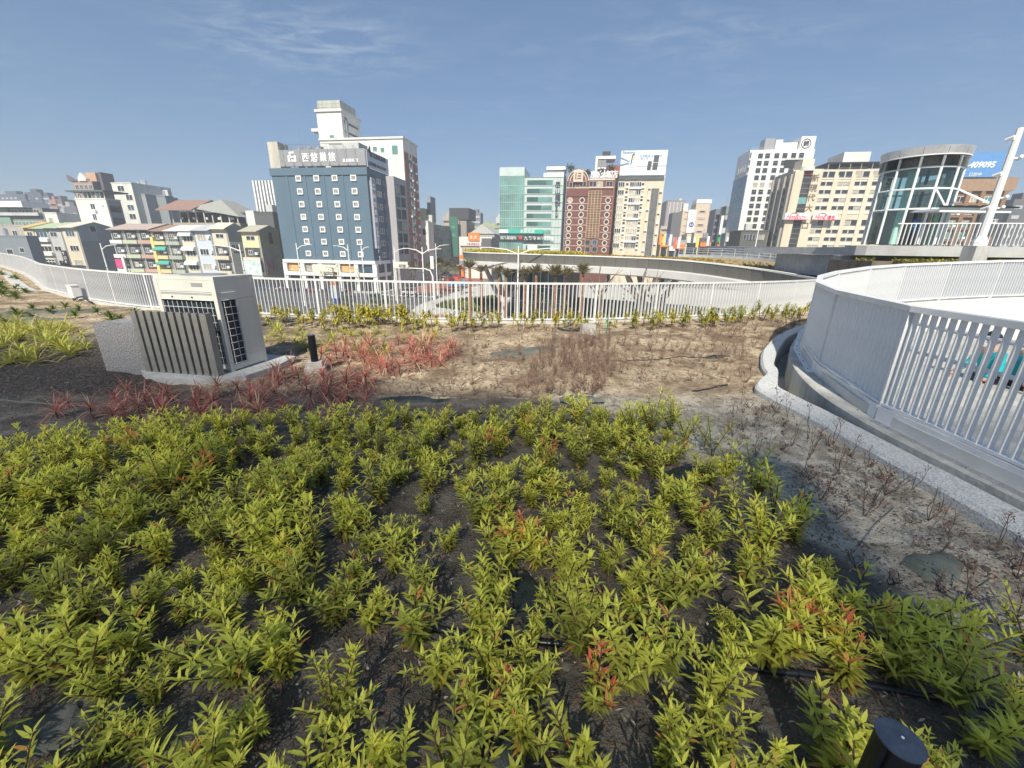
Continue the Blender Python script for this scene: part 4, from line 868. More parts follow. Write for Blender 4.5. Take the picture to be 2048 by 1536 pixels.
box_part(t, 'rooftop_room', rx0, rx1, 3, 10, H_, zr - 1.0, GREYW); box_part(t, 'rooftop_room', rx0 - .4, rx1 + .4, 2.5, 10.5, zr - 1.0, zr, WHITE); box_part(t, 'rooftop_room', rx0 + .8, rx1 - .3, 2.8, 3.0, H_ + 1, zr - 2.6, WHITE); box_part(t, 'balcony', rx0 - 1.2, rx1, 1.5, 2.6, H_ + .2, H_ + 1.5, WHITE)
za, zb2 = f.front(1040, 459)[1], f.front(1040, 467)[1]; xb2 = f.front(1087, 463)[0]
box_part(t, 'banner', -W - .2, xb2, -.8, -.4, zb2, za, M('banner_teal', (.04, .42, .33), .5, var=.0)); box_part(t, 'banner', -W - .1, -W + 3.2, -.9, -.81, zb2 + .1, za - .1, WHITE)
text('永慶房屋', 1.3, WT, t, (-W + 7.4, -.85, zb2 + .25)); 
za, zb2 = f.front(1040, 473)[1], f.front(1040, 480)[1]
db = box_part(t, 'signboard', -W - .2, xb2, -1.0, -.5, zb2, za, M('sign_darkgreen', (.02, .05, .045), .6)); text('涮乃葉鍋物', 1.15, WT, db, (-W + .4, -1.05, zb2 + .2)); text('九ㄎ令', 1.5, WT, db, (-W + 8.8, -1.05, zb2 + .1)); text('涮乃葉鍋物', 1.15, WT, db, (-W + 13.4, -1.05, zb2 + .2))
MB().tube([(-W + 7.6, -1.02, zb2 + .8), (-W + 7.6, -1.08, zb2 + .8)], .6, 12).build('emblem', M('emblem_red', (.7, .05, .05), .5, var=0), db)
box_part(t, 'dark_shaft', -W - 3.2, -W - .02, 1, 8, 0, za - 1, DARKGL)
q = f.front(1068, 498); box_part(t, 'roof_box', q[0] - 1.6, q[0] + 1.8, -6, -3, q[1] - 2, q[1] + 1.4, OFFW)
box_part(t, 'dark_cladding', .02, .35, .5, 13, 0, H_ + 1, DARK)

# ---- red-brown hotel with round windows
f = Fr((1230, 345), 140); t = f.root('hotel', 'red-brown tiled hotel with rows of round white-ringed windows and an arched corner top'); 
Wt = -f.front(1133, 380)[0]; BR = M('red_brown_tile', (.15, .055, .042), .65, var=.12, scale=1.0); H_ = f.front(1215, 357)[1]; CRM = M('cream_trim', (.60, .50, .42), .7, var=.05)
box_part(t, 'wall', -Wt, 0, .0, 14, 0, H_, BR)
ax0 = -Wt; ax1 = f.front(1179, 357)[0]; az = f.front(1155, 338)[1]; rad = (ax1 - ax0) / 2; cz = az - rad; cx = (ax0 + ax1) / 2
arch = [(ax0, H_ - 5), (ax1, H_ - 5)] + [(cx + rad * math.cos(a), cz + rad * math.sin(a)) for a in [math.pi * k / 16 for k in range(17)]]
MB().yprism(arch, -.35, 8).build('arched_front', BR, t)
for rr_ in (rad - .15, rad * .74):
    m = MB(); n = 24
    for k in range(n):
        a0, a1 = math.pi * k / n, math.pi * (k + 1) / n
        m.add([(cx + r_ * math.cos(a_), y_, cz + r_ * math.sin(a_)) for y_ in (-.5, -.34) for a_ in (a0, a1) for r_ in (rr_, rr_ - .25)], [(0, 1, 3, 2), (0, 2, 6, 4), (1, 5, 7, 3)])
    m.build('arch_trim', CRM, t)
em = MB().box(cx - 1.5, cx + 1.5, -1.2, -.4, cz - .3, cz + 3.0).build('emblem_box', CRM, t)
MB().box(cx - .9, cx - .6, -1.28, -1.2, cz + .4, cz + 2.3).box(cx - .3, cx + .9, -1.28, -1.2, cz + .5, cz + .8).box(cx - .2, cx + .9, -1.28, -1.2, cz + 1.2, cz + 1.5).box(cx - .1, cx + .9, -1.28, -1.2, cz + 1.9, cz + 2.2).build('emblem', BR, em)
cols = [f.front(1141, 386)[0], f.front(1165, 386)[0]]; ztop = f.front(1141, 386)[1]; zbot = f.front(1135, 485)[1]; fl = (ztop - zbot) / 7
xr_ = f.front(1216, 401)[0]
for j in range(9):
    z = ztop - j * fl
    for x in cols:
        if z > 1: window(t, x, z, 1.75, 1.75, 'ring', fm=CRM)
    if j >= 1: window(t, xr_, z, 1.75, 1.75, 'ring', fm=CRM)
    for xa_, xb_ in ((ax0, cols[0] + 2.0), (cols[1] - 1.9, cols[1] + 2.0)): box_part(t, 'trim', xa_, xb_, -.12, -.01, z + fl * .5, z + fl * .5 + .16, CRM)
    if j: box_part(t, 'trim', xr_ - 1.9, -.05, -.12, -.01, z + fl * .5, z + fl * .5 + .16, CRM)
for px_, py_ in ((1145, 370), (1166, 369), (1186, 368), (1199, 368), (1219, 368)): q = f.front(px_, py_); window(t, q[0], q[1], 2.1, 1.6, 'two', fm=CRM, y=-.36 if px_ < 1175 else 0)
cx0, cx1 = f.front(1180, 385)[0] - .4, f.front(1203, 385)[0]; zc1 = f.front(1190, 382)[1]; zc0 = f.front(1178, 476)[1]
box_part(t, 'curtain_wall', cx0, cx1, -.3, -.02, zc0, zc1, M('bronze_glass', (.16, .09, .045), .15, var=.4, scale=.6, spec=.8))
m = MB()
for k in range(5): x = cx0 + k * (cx1 - cx0) / 4; m.box(x - .07, x + .07, -.42, -.3, zc0, zc1)
for k in range(20): z = zc0 + k * (zc1 - zc0) / 19; m.box(cx0 - .2, cx1 + .2, -.40, -.3, z - .05, z + .05)
m.build('curtain_mullion', M('tan_mullion', (.52, .38, .26), .6), t)
box_part(t, 'cornice', ax1, .1, -.25, .0, H_ - .5, H_, CRM); box_part(t, 'cornice', -Wt, 0, -.37, -.0, ztop + fl * .62, ztop + fl * .62 + .3, CRM)
for i, c in enumerate('京城大飯店'): q = f.front(1180 + i * 10.4, 352); text(c, 2.2, WT, t, (q[0], -.2, H_ + .35), bold=.03)
MB().box(ax1 + .3, -.1, -.05, .05, H_ + .1, H_ + .3).build('sign_frame', STEEL, t)
for px_ in (1175, 1189): 
    for py_ in (485, 499): q = f.front(px_, py_); window(t, q[0], q[1], 1.7, 1.7, '', fm=CRM)
# roof garden greenery on it comes later (see shrubs)
hotel2 = (f, t, H_)
t, f, W = generic('penthouse_block', 'white-framed block with a red-brown wing rising behind the round-window hotel', (1213, 318), 175, 1194, depth=10, mat=M('grey_glazed', (.22, .23, .24), .5))
box_part(t, 'frame', -W - .5, -W + .3, -.3, 8, f.top - 14, f.top, WHITE); box_part(t, 'frame', -W - .5, 3.4, -.3, 8, f.top, f.top + 1, WHITE); box_part(t, 'wing', .4, 5.4, -.2, 8, 0, f.top - 2.2, M('red_wing', (.27, .09, .07), .7)); box_part(t, 'tank', -W + 2, -W + 5, 1, 5, f.top + 1, f.top + 2.8, DARK)
for j in range(5): box_part(t, 'floor_band', -W + .5, 0, -.15, -.01, f.top - 3.5 - j * 2.9, f.top - 2.9 - j * 2.9, WHITE)
# ---- cream apartment tower carrying the billboard
f = Fr((1330, 357), 140); t = f.root('apartment_tower', 'cream apartment tower full of small windows, carrying a big pale blue billboard on its roof'); W = -f.front(1238, 360)[0]
CT = M('cream_tile', (.60, .54, .42), .8, var=.12, scale=.5, streak=5); box_part(t, 'wall', -W, 0, 0, 12, 0, f.top, CT); box_part(t, 'parapet', -W, 0, -.2, 12, f.top, f.top + .9, OFFW)
zt1 = f.front(1250, 369)[1]; zb1 = f.front(1240, 491)[1]; n = 9; 
xw = [f.front(q, 369)[0] for q in (1243, 1254.5, 1266, 1276.5, 1286)]
for j in range(n):
    z = zt1 + (zb1 - zt1) * j / (n - 1)
    for i, x in enumerate(xw):
        if i in (1, 4): window(t, x, z, .9, .9, '', fm=CT); ac_unit(t, x, z - .8)
        else: window(t, x, z, 2.0, 1.5, 'three', gm=rnd.choice([DARKGL, DARKGL, CURT]))
    if rnd.random() < .8: box_part(t, 'balcony', xw[2] - 1.1, xw[3] + 1.1, -.5, -.05, z - 1.3, z - .85, WHITE)
sx_ = f.front(1309, 380)[0]; box_part(t, 'dark_shaft', sx_ - .9, sx_ + 1.3, -.14, -.01, 6, f.top - 2.8, M('dark_tile', (.12, .125, .13), .6, var=.3, scale=1)); 
for x_ in (sx_ - 1.6, sx_ + 1.9): box_part(t, 'pilaster', x_ - .35, x_ + .35, -.5, -.01, 0, f.top - 2, CT)
for j in range(8): ac_unit(t, sx_ + 1.9, 7 + j * 3.1, -.5); ac_unit(t, sx_ - 1.6, 8 + j * 3.1, -.5)
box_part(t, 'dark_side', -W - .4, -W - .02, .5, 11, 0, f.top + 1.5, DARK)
# billboard (a thing of its own)
bz0 = f.front(1285, 352)[1]; bz1 = f.front(1288, 303)[1]; bx0 = f.front(1240, 330)[0]; bx1 = f.front(1331, 330)[0]
bb = thing('billboard', 'wide pale blue rooftop billboard with a woman and two dark refrigerators', 'billboard', f.o, f.yaw)
pn = box_part(bb, 'panel', bx0, bx1, -1.6, -1.2, bz0, bz1, M('billboard_face', (.55, .72, .78), .6, var=0, scale=.12, col2=(.75, .80, .82)))
w_ = bx1 - bx0; hh = bz1 - bz0; yb = -1.62
def flat(name, pts, mat, y=yb): return MB().add([(bx0 + a_ * w_, y, bz0 + b_ * hh) for a_, b_ in pts], [tuple(range(len(pts)))]).build(name, mat, pn)
def M0(n_, c_): return M(n_, c_, .6, var=0)
flat('print', [(0, .02), (1, .02), (1, .42), (.6, .36), (.3, .40), (0, .5)], M0('print_white', (.78, .80, .80)), -1.605)
flat('print', [(0, .45), (.16, .52), (.3, .42), (.3, .40), (.14, .43), (0, .36)], M0('print_slate', (.16, .22, .28)), -1.61); flat('print', [(0, .66), (.2, .52), (.22, .56), (0, .74)], M0('print_slate', (.16, .22, .28)), -1.61); flat('print', [(.34, .38), (1, .38), (1, .34), (.34, .35)], M0('print_slate', (.1, .1, .1)), -1.61)
flat('print', [(.17, .0), (.33, .0), (.35, .3), (.37, .52), (.33, .6), (.27, .64), (.22, .6), (.18, .52), (.19, .3)], M0('print_dress', (.52, .66, .80)), -1.615)
flat('print', [(.245, .6), (.27, .58), (.3, .6), (.315, .72), (.3, .82), (.27, .83), (.25, .76)], M0('print_skin', (.70, .52, .42)), -1.62)
flat('print', [(.22, .42), (.24, .44), (.255, .7), (.27, .8), (.30, .84), (.315, .8), (.29, .87), (.25, .86), (.235, .76)], M0('print_hair', (.05, .04, .04)), -1.625)
flat('print', [(.17, .3), (.36, .26), (.37, .32), (.2, .37)], M0('print_skin', (.7, .5, .4)), -1.622)
flat('print', [(.585, .2), (.67, .18), (.685, .56), (.60, .57)], M0('print_fridge', (.07, .075, .08)), -1.62); flat('print', [(.70, .2), (.81, .2), (.83, .80), (.72, .80)], M0('print_fridge', (.1, .1, .1)), -1.62); flat('print', [(.705, .5), (.82, .5), (.82, .515), (.706, .515)], M0('print_white', (1, 1, 1)), -1.63)
text('Panasonic', .95, M0('print_navy', (.03, .08, .25)), pn, (bx0 + .03 * w_, -1.63, bz0 + .88 * hh), ext=.005, bold=.02); text('日本製造 品味生活', .8, M0('print_navy', (.1, .1, .1)), pn, (bx0 + .40 * w_, -1.63, bz0 + .72 * hh), ext=.005); text('新上市', .7, M0('print_navy', (.1, .1, .1)), pn, (bx0 + .44 * w_, -1.63, bz0 + .62 * hh), ext=.005)
m = MB()
for k in range(9): x = bx0 + .4 + k * (w_ - .8) / 8; m.box(x - .1, x + .1, -1.5, -1.3, f.top + .9, bz0); m.tube([(x, 3, f.top + .9), (x, -1.1, bz1 - 1)], .08, 4)
m.build('support_frame', DARK, bb)
# ================================================================== RIGHT-HAND CITY
t, f, W = generic('apartment_tower', 'brown and white vertically striped high-rise in the distance right of the billboard tower', (1370, 402), 300, 1334, depth=25, mat=M('taupe_tower', (.22, .19, .18), .7))
for k in range(9): box_part(t, 'fin', -W + .8 + k * (W - 1) / 9, -W + 1.7 + k * (W - 1) / 9, -.5, -.02, 0, f.top - .5, M('pink_white_fin', (.52, .47, .45), .7) if k % 2 else M('grey_fin', (.33, .33, .35), .7))
# stepped cream block with white sign
f = Fr((1436, 421), 230); W = -f.front(1366, 421)[0]; t = f.root('hotel', 'stepped cream block with a tall white signboard of a blue emblem on its left')
SC = M('stepped_cream', (.58, .48, .38), .8, var=.08); box_part(t, 'wall', -W, 0, 0, 14, 0, f.top, SC)
xa, xb = f.front(1392, 410)[0], f.front(1420, 410)[0]; zt = f.front(1405, 407)[1]
box_part(t, 'centre_wall', xa, xb, -.6, 10, 0, zt, SC); box_part(t, 'roof_panel', xa - .1, xb + .4, -.8, 9, zt + .01, f.front(1405, 399)[1], WHITE)
xm_ = (xa + xb) / 2
for j in range(9): z = f.top - 1 - j * 3.3; box_part(t, 'cornice', xa - 5, xa, -.25, -.01, z, z + .4, M('tan_trim', (.42, .33, .26), .8)); box_part(t, 'cornice', xb, -.1, -.25, -.01, z, z + .4, MATS['tan_trim']); box_part(t, 'window_recess', xm_ - 1.8, xm_ + 1.8, -.75, -.61, z - .2, z + 1.0, MATS['tan_trim']); window(t, xm_, z + .5, 2.6, .9, '', y=-.76)
q0, q1 = f.front(1370, 466), f.front(1392, 420); sp_ = box_part(t, 'signboard', q0[0], q1[0], -1.6, -1.2, q0[1], q1[1], M('sign_board_white', (.80, .80, .80), .6, var=0))
cx_ = (q0[0] + q1[0]) / 2 + .3; czz = q0[1] + (q1[1] - q0[1]) * .36
m = MB(); n = 18; r_ = (q1[0] - q0[0]) * .33
for k in range(n):
    a0, a1 = 2 * math.pi * k / n, 2 * math.pi * (k + 1) / n; m.add([(cx_ + r_ * s_ * math.cos(a_), -1.66, czz + r_ * s_ * math.sin(a_)) for a_ in (a0, a1) for s_ in (1, .55)], [(0, 1, 3, 2)])
m.box(cx_ - r_ * .2, cx_ + r_ * .2, -1.68, -1.62, czz - r_, czz + r_ * .8); m.build('emblem', M0('emblem_navy', (.06, .06, .25)), sp_)
m = MB(); cz2 = q0[1] + (q1[1] - q0[1]) * .75
for k in range(n):
    a0, a1 = 2 * math.pi * k / n, 2 * math.pi * (k + 1) / n; m.add([(cx_ + r_ * s_ * math.cos(a_), -1.66, cz2 + r_ * s_ * math.sin(a_)) for a_ in (a0, a1) for s_ in (.75, .5)], [(0, 1, 3, 2)])
m.build('emblem', M0('emblem_grey', (.4, .42, .5)), sp_)
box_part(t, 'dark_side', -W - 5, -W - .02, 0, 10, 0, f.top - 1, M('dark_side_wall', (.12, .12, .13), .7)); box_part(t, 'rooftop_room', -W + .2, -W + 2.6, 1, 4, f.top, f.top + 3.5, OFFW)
# dark glass & beige blocks before the white tower
t, f, W = generic('office_block', 'dark window-grid block with a beige side column, just left of the tall white tower', (1452, 418), 190, 1432, depth=9, mat=M('dark_bluegrey', (.15, .16, .18), .6), parapet=False)
for j in range(9): box_part(t, 'window_band', -W + .3, -.3, -.1, -.01, f.top - 4 - j * 2.8, f.top - 2.2 - j * 2.8, DARKGL)
t, f, W = generic('office_block', 'narrow beige block with a green-grey cap beside the tall white tower', (1470, 413), 180, 1453, depth=7, mat=M('beige_grey', (.42, .40, .36), .8)); box_part(t, 'cap', -W, 0, -.3, 5, f.top - 3, f.top + .2, M('cap_green', (.18, .24, .23), .6)); MB().tube([(-W * .4, -.05, 9), (-W * .4, -.2, 9)], 1.9, 14).build('oval_window', DARKGL, t)
# tall white tower
WTM = M('white_tile_tower', (.74, .74, .72), .7, var=.06, scale=.3, streak=4)
f = Fr((1501, 300), 150); xr = f.front(1630, 300)[0]; t = f.root('office_tower', 'tall white tower with square dark windows and a blue glass left side')
yl = f.side(1476, 315)[0]
box_part(t, 'wall', 0, xr, 0, yl, 0, f.top, WTM); 
xw = [f.front(q, 312)[0] for q in (1521, 1535, 1553.5, 1569.5, 1587, 1602.5)]
zt_, zb_ = f.front(1521, 312)[1], f.front(1495, 439)[1]
for j in range(13):
    z = zt_ + (zb_ - zt_) * j / 9
    for i, x in enumerate(xw):
        if j == 1 and i > 3: continue
        if z > 2: window(t, x, z, 1.65, 1.65, '', fm=WTM, gm=DARKGL if j != 4 else CURT)
q = f.front(1590, 327); box_part(t, 'dark_sign', q[0] - 3.2, q[0] + 3.6, -.35, -.02, q[1] - 1.1, q[1] + 1.1, DARK)
m = MB()
for j in range(13): z = zt_ + 2.3 + (zb_ - zt_) * j / 9; m.box(0, xr, -.03, -.002, z, z + .07)
m.build('panel_joint', M('tower_joint', (.5, .5, .49), .8), t)
# left side: glass and white band
y1_, y2_ = f.side(1497, 352)[0], f.side(1479, 360)[0]
box_part(t, 'glass_side', -.25, -.02, min(y1_, y2_) + .6, yl - .3, 5, f.top - 7.5, M('blue_curtain_wall', (.07, .13, .19), .12, var=.5, scale=.15, spec=.9))
m = MB()
for j in range(int((f.top - 12.5) / 2.9)): m.box(-.3, -.26, min(y1_, y2_) + .6, yl - .3, 5 + j * 2.9, 5.12 + j * 2.9)
m.build('mullion', STEEL, t)
for k in range(4): window(t, 2 + k * (yl - 3) / 4 + .6, f.top - 5, 1.1, 1.8, '', face='l')
for j in range(13): 
    z = zt_ + (zb_ - zt_) * j / 9
    if z > 3: window(t, min(y1_, y2_) * .5, z, 1.4, 1.7, '', fm=WTM, face='l')
xa, xb = f.front(1602, 285)[0], f.front(1631, 285)[0]; zt2 = f.front(1617, 272)[1]
tw = box_part(t, 'rooftop_tower', xa, xb, .2, 8, f.top - 1.0, zt2, WTM); qc = f.front(1613, 287)
m = MB(); n = 20
for k in range(n):
    a0, a1 = 2 * math.pi * k / n, 2 * math.pi * (k + 1) / n; m.add([(qc[0] + r_ * math.cos(a_), .14, qc[1] + r_ * math.sin(a_)) for a_ in (a0, a1) for r_ in (1.45, 1.2)], [(0, 1, 3, 2)])
m.build('emblem', BK, tw); text('錦', 1.7, BK, tw, (qc[0] - .85, .14, qc[1] - .6), bold=.03)
xa, xb = f.front(1552, 287)[0], f.front(1566, 287)[0]; box_part(t, 'rooftop_room', xa, xb, .2, 6, f.top, f.front(1559, 279)[1], WTM); box_part(t, 'rooftop_room', xb + .02, f.front(1600, 285)[0], 1.5, 7, f.top, f.front(1580, 283)[1], WTM); box_part(t, 'louvre_screen', xa - 3, xa - .02, 1, 5, f.top, f.top + 3.4, STEEL)
# low dark-green block in front of the white tower's foot
t, f, W = generic('office_block', 'low dark olive block with broad windows at the foot of the white tower', (1537, 463), 125, 1483, depth=10, mat=M('dark_olive', (.10, .105, .095), .7)); grid(t, -W + 1.5, -1.5, 6, f.top - 9, f.top - 1.6, 3, 1.5, 1.6, 'two', STEEL)
# cream block with red-on-white signs
f = Fr((1588, 340), 120); xr = f.front(1800, 338)[0]; t = f.root('office_block', 'broad stained cream block with two white signboards lettered in red')
yl = f.side(1551, 354)[0]
SCR = M('stained_cream', (.58, .50, .38), .85, var=.0, scale=.35, streak=7, col2=(.66, .60, .49)); GS = M('side_shade_grey', (.36, .34, .31), .85, var=.12, scale=.4, streak=6)  # left side coloured grey for the shade on it
box_part(t, 'wall', 0, xr, 0, yl, 0, f.top, SCR)
xg0, xg1 = f.front(1604, 345)[0], f.front(1622, 345)[0]; xp = f.front(1642, 345)[0]
# central pier with recessed dark glass strip
box_part(t, 'pier', 0, xg0, -1.2, -.01, 0, f.top - .4, SCR); box_part(t, 'pier', xg1, xp, -1.2, -.01, 0, f.top, SCR)
gzt = f.front(1612, 349)[1]; box_part(t, 'glass_strip', xg0, xg1, -.7, -.02, 0, gzt, M('strip_glass', (.05, .05, .055), .2, var=.5, scale=.7)); box_part(t, 'red_band', xg0, xg1, -.95, -.71, gzt - .2, gzt + 1.8, M('dark_red_band', (.25, .05, .04), .7)); box_part(t, 'green_pane', xg0 + .05, xg1 - .05, -.75, -.71, gzt - 7.2, gzt - 5.6, M('teal_pane', (.15, .36, .36), .3))
m = MB()
for j in range(24): m.box(xg0, xg1, -.78, -.7, 1 + j * 1.25, 1.08 + j * 1.25)
m.build('mullion', STEEL, t)
for (y_, c) in ((352, '新'), (372, '現'), (391, '代'), (412, '大'), (447, '口')): q = f.front(1631 - (y_ - 352) * .22, y_ + 5, -1.2); text(c, 1.9, M('char_brown', (.16, .13, .11), .6, var=0), t, (q[0] - 1.0, -1.28, q[1] - .6), bold=.02)
cols = []
for px_ in (1656, 1690.5, 1725, 1760): cols.append(f.front(px_, 349)[0])
zt_, zb_ = f.front(1656, 349)[1], f.front(1619, 491)[1]
for j in range(10):
    z = zt_ + (zb_ - zt_) * j / 9
    for i, x in enumerate(cols):
        if j == 5: continue
        for s_ in (-.88, .88): window(t, x + s_, z, 1.55, 1.45, '', fm=STEEL, gm=DARKGL if rnd.random() < .8 else CURT)
        box_part(t, 'spandrel', x - 1.8, x + 1.8, -.12, -.01, z - 1.75, z - .85, M('pale_spandrel', (.66, .62, .53), .8, var=.05))
    if j in (0, 5): box_part(t, 'string_course', xp, xr, -.25, -.13, z - 1.2, z - 1.0, SCR)
for i in range(4): x = (cols[i] + (cols[i + 1] if i < 3 else cols[3] + 4.6)) / 2; box_part(t, 'pilaster', x - .55, x + .55, -.3, -.01, 0, f.top - 1.4, SCR)
for k in range(6):
    for j in range(10):
        z = zt_ + (zb_ - zt_) * j / 9; y_ = yl * (k + .5) / 6
        window(t, y_, z, 1.0, 1.35, '', fm=GS, face='l')
box_part(t, 'side_wall', -.03, -.01, .0, yl, 0, f.top, GS)
for k in range(4): box_part(t, 'pilaster', -.5, -.04, yl * k / 3 - .2, yl * k / 3 + .3, 0, f.top - 1, GS)
za, zb2 = f.front(1600, 427)[1], f.front(1600, 441)[1]
RT = M('sign_red', (.62, .02, .06), .5, var=0)
for (pa, pb, pieces) in ((1569, 1617, (('HmE', 1.35, 2.3), ('CCTV', .85, 6.0))), (1625, 1673, (('HmE', 1.35, 2.3), ('環名', 1.0, 6.6)))):
    xa, xb = f.front(pa, 434, -2)[0], f.front(pb, 434, -2)[0]; sb = box_part(t, 'signboard', xa, xb, -2.2, -1.9, zb2, za, M('sign_board_white', (.8, .8, .8)))
    box_part(sb, 'stripe', xa, xb, -2.24, -2.2, zb2, zb2 + .15, RT)
    for s_, sz, dx_ in pieces: text(s_, sz, RT, sb, (xa + .35 if s_ == 'HmE' else xb - (len(s_) * sz * (1.08 if s_ == '環名' else .80)) - .2, -2.25, zb2 + .3), bold=.02, shear=.35 if s_ != '環名' else 0)
    m = MB(); p_ = [(xa + 1.1 + 1.0 * (1 - math.cos(a)), -2.3, zb2 + 1.1 + .62 * math.sin(a)) for a in [math.pi * .95 * k / 8 for k in range(9)]]; m.tube(p_, .07, 4); m.build('emblem_arc', RT, sb)
box_part(t, 'canopy', f.front(1660, 330)[0], xr, 1, 9, f.top + 1.6, f.top + 1.9, DARK)
for k in range(8): x = f.front(1662, 330)[0] + k * 2.6; box_part(t, 'canopy_post', x, x + .15, 1.2, 1.4, f.top, f.top + 1.6, STEEL)
box_part(t, 'rooftop_room', f.front(1712, 318)[0], f.front(1768, 318)[0], 6, 14, f.top, f.front(1740, 302)[1] + 1, OFFW); box_part(t, 'rooftop_room', f.front(1613, 330)[0], f.front(1637, 330)[0], 2.5, 7, f.top, f.front(1628, 314)[1], CREAM)
MB().tube([(xg0 + 1, -.3, f.top - .4), (xg0 + 1, -.3, f.top + .6)], 1.6, 14).build('turret', OFFW, t)
# brown block with blue banner
f = Fr((2027, 354), 120); W = -f.front(1890, 350)[0]; t = f.root('apartment_block', 'brown tiled apartment block with square bays at the far right'); BRN = M('brown_tile', (.24, .145, .085), .75, var=.12, scale=.8)
box_part(t, 'wall', -W, 0, 0, 12, 0, f.top, BRN); box_part(t, 'cornice', -W - .2, .8, -.8, 12.4, f.top - 3.4, f.top - .2, M('brown_parapet', (.31, .21, .14), .8))
xs_ = [f.front(q, 372)[0] for q in (1900, 1925, 1953, 1981)]
for j in range(9):
    z = f.top - 5.4 - j * 3.1
    for x in xs_:
        window(t, x, z, 2.6, 1.5, 'three', gm=rnd.choice([DARKGL, GRNGL, CURT])); box_part(t, 'bay_frame', x - 1.9, x + 1.9, -.7, -.01, z - 1.5, z - 1.05, BRN)
        if rnd.random() < .6: ac_unit(t, x + rnd.choice((-.8, .8)), z - .6, -.1)
for x in [(a_ + b_) / 2 for a_, b_ in zip(xs_, xs_[1:])] + [-.9]: box_part(t, 'pilaster', x - .5, x + .5, -.8, -.01, 0, f.top - 3.45, BRN)
bn = thing('banner', 'blue rooftop banner with white digits, standing on the brown apartment block', 'banner', f.o, f.yaw)
q = f.front(2012, 306, -1); q2 = f.front(1895, 350, -1)
pnl = box_part(bn, 'panel', q2[0], q[0], -1.2, -.9, f.top - .1, q[1] + .2, M('banner_blue', (.10, .26, .55), .6, var=.05)); tz = f.front(1940, 331)[1]
text('-409095', 1.95, WT, pnl, (f.front(1931, 331, -1)[0], -1.25, tz - .7), bold=.05, shear=.2)
text('訂房中', 1.0, WT, pnl, (f.front(1938, 343, -1)[0], -1.25, tz - 2.7)); 
m = MB()
for k in range(8): x = q2[0] + 1 + k * (q[0] - q2[0] - 2) / 7; m.tube([(x, 2, f.top - .2), (x, -.9, q[1] - 1)], .08, 4)
m.build('support_frame', DARK, bn)
dsg = f.front(1968, 430); sgb = thing('signboard', 'dark board with white characters low on the brown block, behind the white mast', 'sign', f.o, f.yaw)
pb = box_part(sgb, 'panel', dsg[0] - 2.2, dsg[0] + 3.0, -2, -1.6, dsg[1] - 4.5, dsg[1] + 1.8, M('sign_slate', (.045, .055, .065), .6)); text('旅店', 1.6, WT, pb, (dsg[0] - 1.0, -2.05, dsg[1] - 2.4))
# clutter of low shops and upright signs beyond the canopy (one thing each)
cl = [(1322, 1338, 478, (.60, .45, .25), 'cream shop with banners'), (1338, 1352, 486, (.2, .2, .22), 'dark shop front'), (1352, 1372, 482, (.36, .36, .38), 'grey shop front'), (1374, 1400, 470, (.62, .58, .45), 'cream shop with a sloping pale canopy'), (1400, 1424, 478, (.12, .12, .13), 'dark shop with a pale canopy'), (1452, 1480, 468, (.36, .38, .40), 'pale grey low block at the foot of the white tower')]
for i, (a_, b_, tp, c_, lab) in enumerate(cl):
    t, f, W = generic('shop', lab + ', low down beyond the canopy', (b_, tp), 150 + i, a_, depth=8, mat=M('shopwall%s' % 'abcdefg'[i], c_, .8, var=.15)); box_part(t, 'shop_window', -W + .4, -.4, -.1, -.02, 1, f.top - 3, DARKGL); box_part(t, 'fascia', -W + .2, -.2, -.6, -.12, f.top - 2.6, f.top - 1.2, rnd.choice([WHITE, MATS['sign_orange'], MATS['sign_red'], OFFW]))
SIG = [(1321, 476, (.75, .25, .05), 'orange'), (1329, 478, (.8, .6, .1), 'yellow'), (1334, 477, (.06, .12, .45), 'blue'), (1341, 479, (.7, .7, .72), 'white'), (1350, 485, (.75, .15, .08), 'red'), (1358, 484, (.8, .8, .8), 'white'), (1385, 475, (.10, .10, .1), 'black'), (1395, 482, (.75, .6, .1), 'yellow'), (1416, 482, (.78, .78, .75), 'white'), (1443, 448, (.75, .75, .76), 'white'), (1439, 472, (.04, .35, .12), 'green'), (1436, 492, (.8, .45, .05), 'orange')]
for i, (px_, py_, c_, nm) in enumerate(SIG):
    p = D(px_, py_, 132 + i * .7); hh_ = 4.2 if py_ > 470 else 7
    s_ = thing('upright_sign', '%s upright shop sign hung over the far pavement, %s' % (nm, ['leftmost of the cluster', 'beside the orange sign', 'between yellow and white signs', 'right of the blue sign', 'beside the dark shop front', 'right of the red sign', 'over the cream shop', 'low beside the black sign', 'beside the dark shop', 'tall above the green one', 'above the lowest orange one', 'lowest, under the green one'][i]), 'sign', (p.x, p.y, p.z - hh_ * .45), YAW, 'upright shop signs beyond the canopy')
    MB().box(-.38, .38, -.15, .15, 0, hh_ * .8).build('panel', M('sig%s' % nm, c_, .6, var=0), s_); MB().tube([(0, .2, hh_ * .6), (0, 2.2, hh_ * .6)], .06, 4).build('bracket', STEEL, s_)

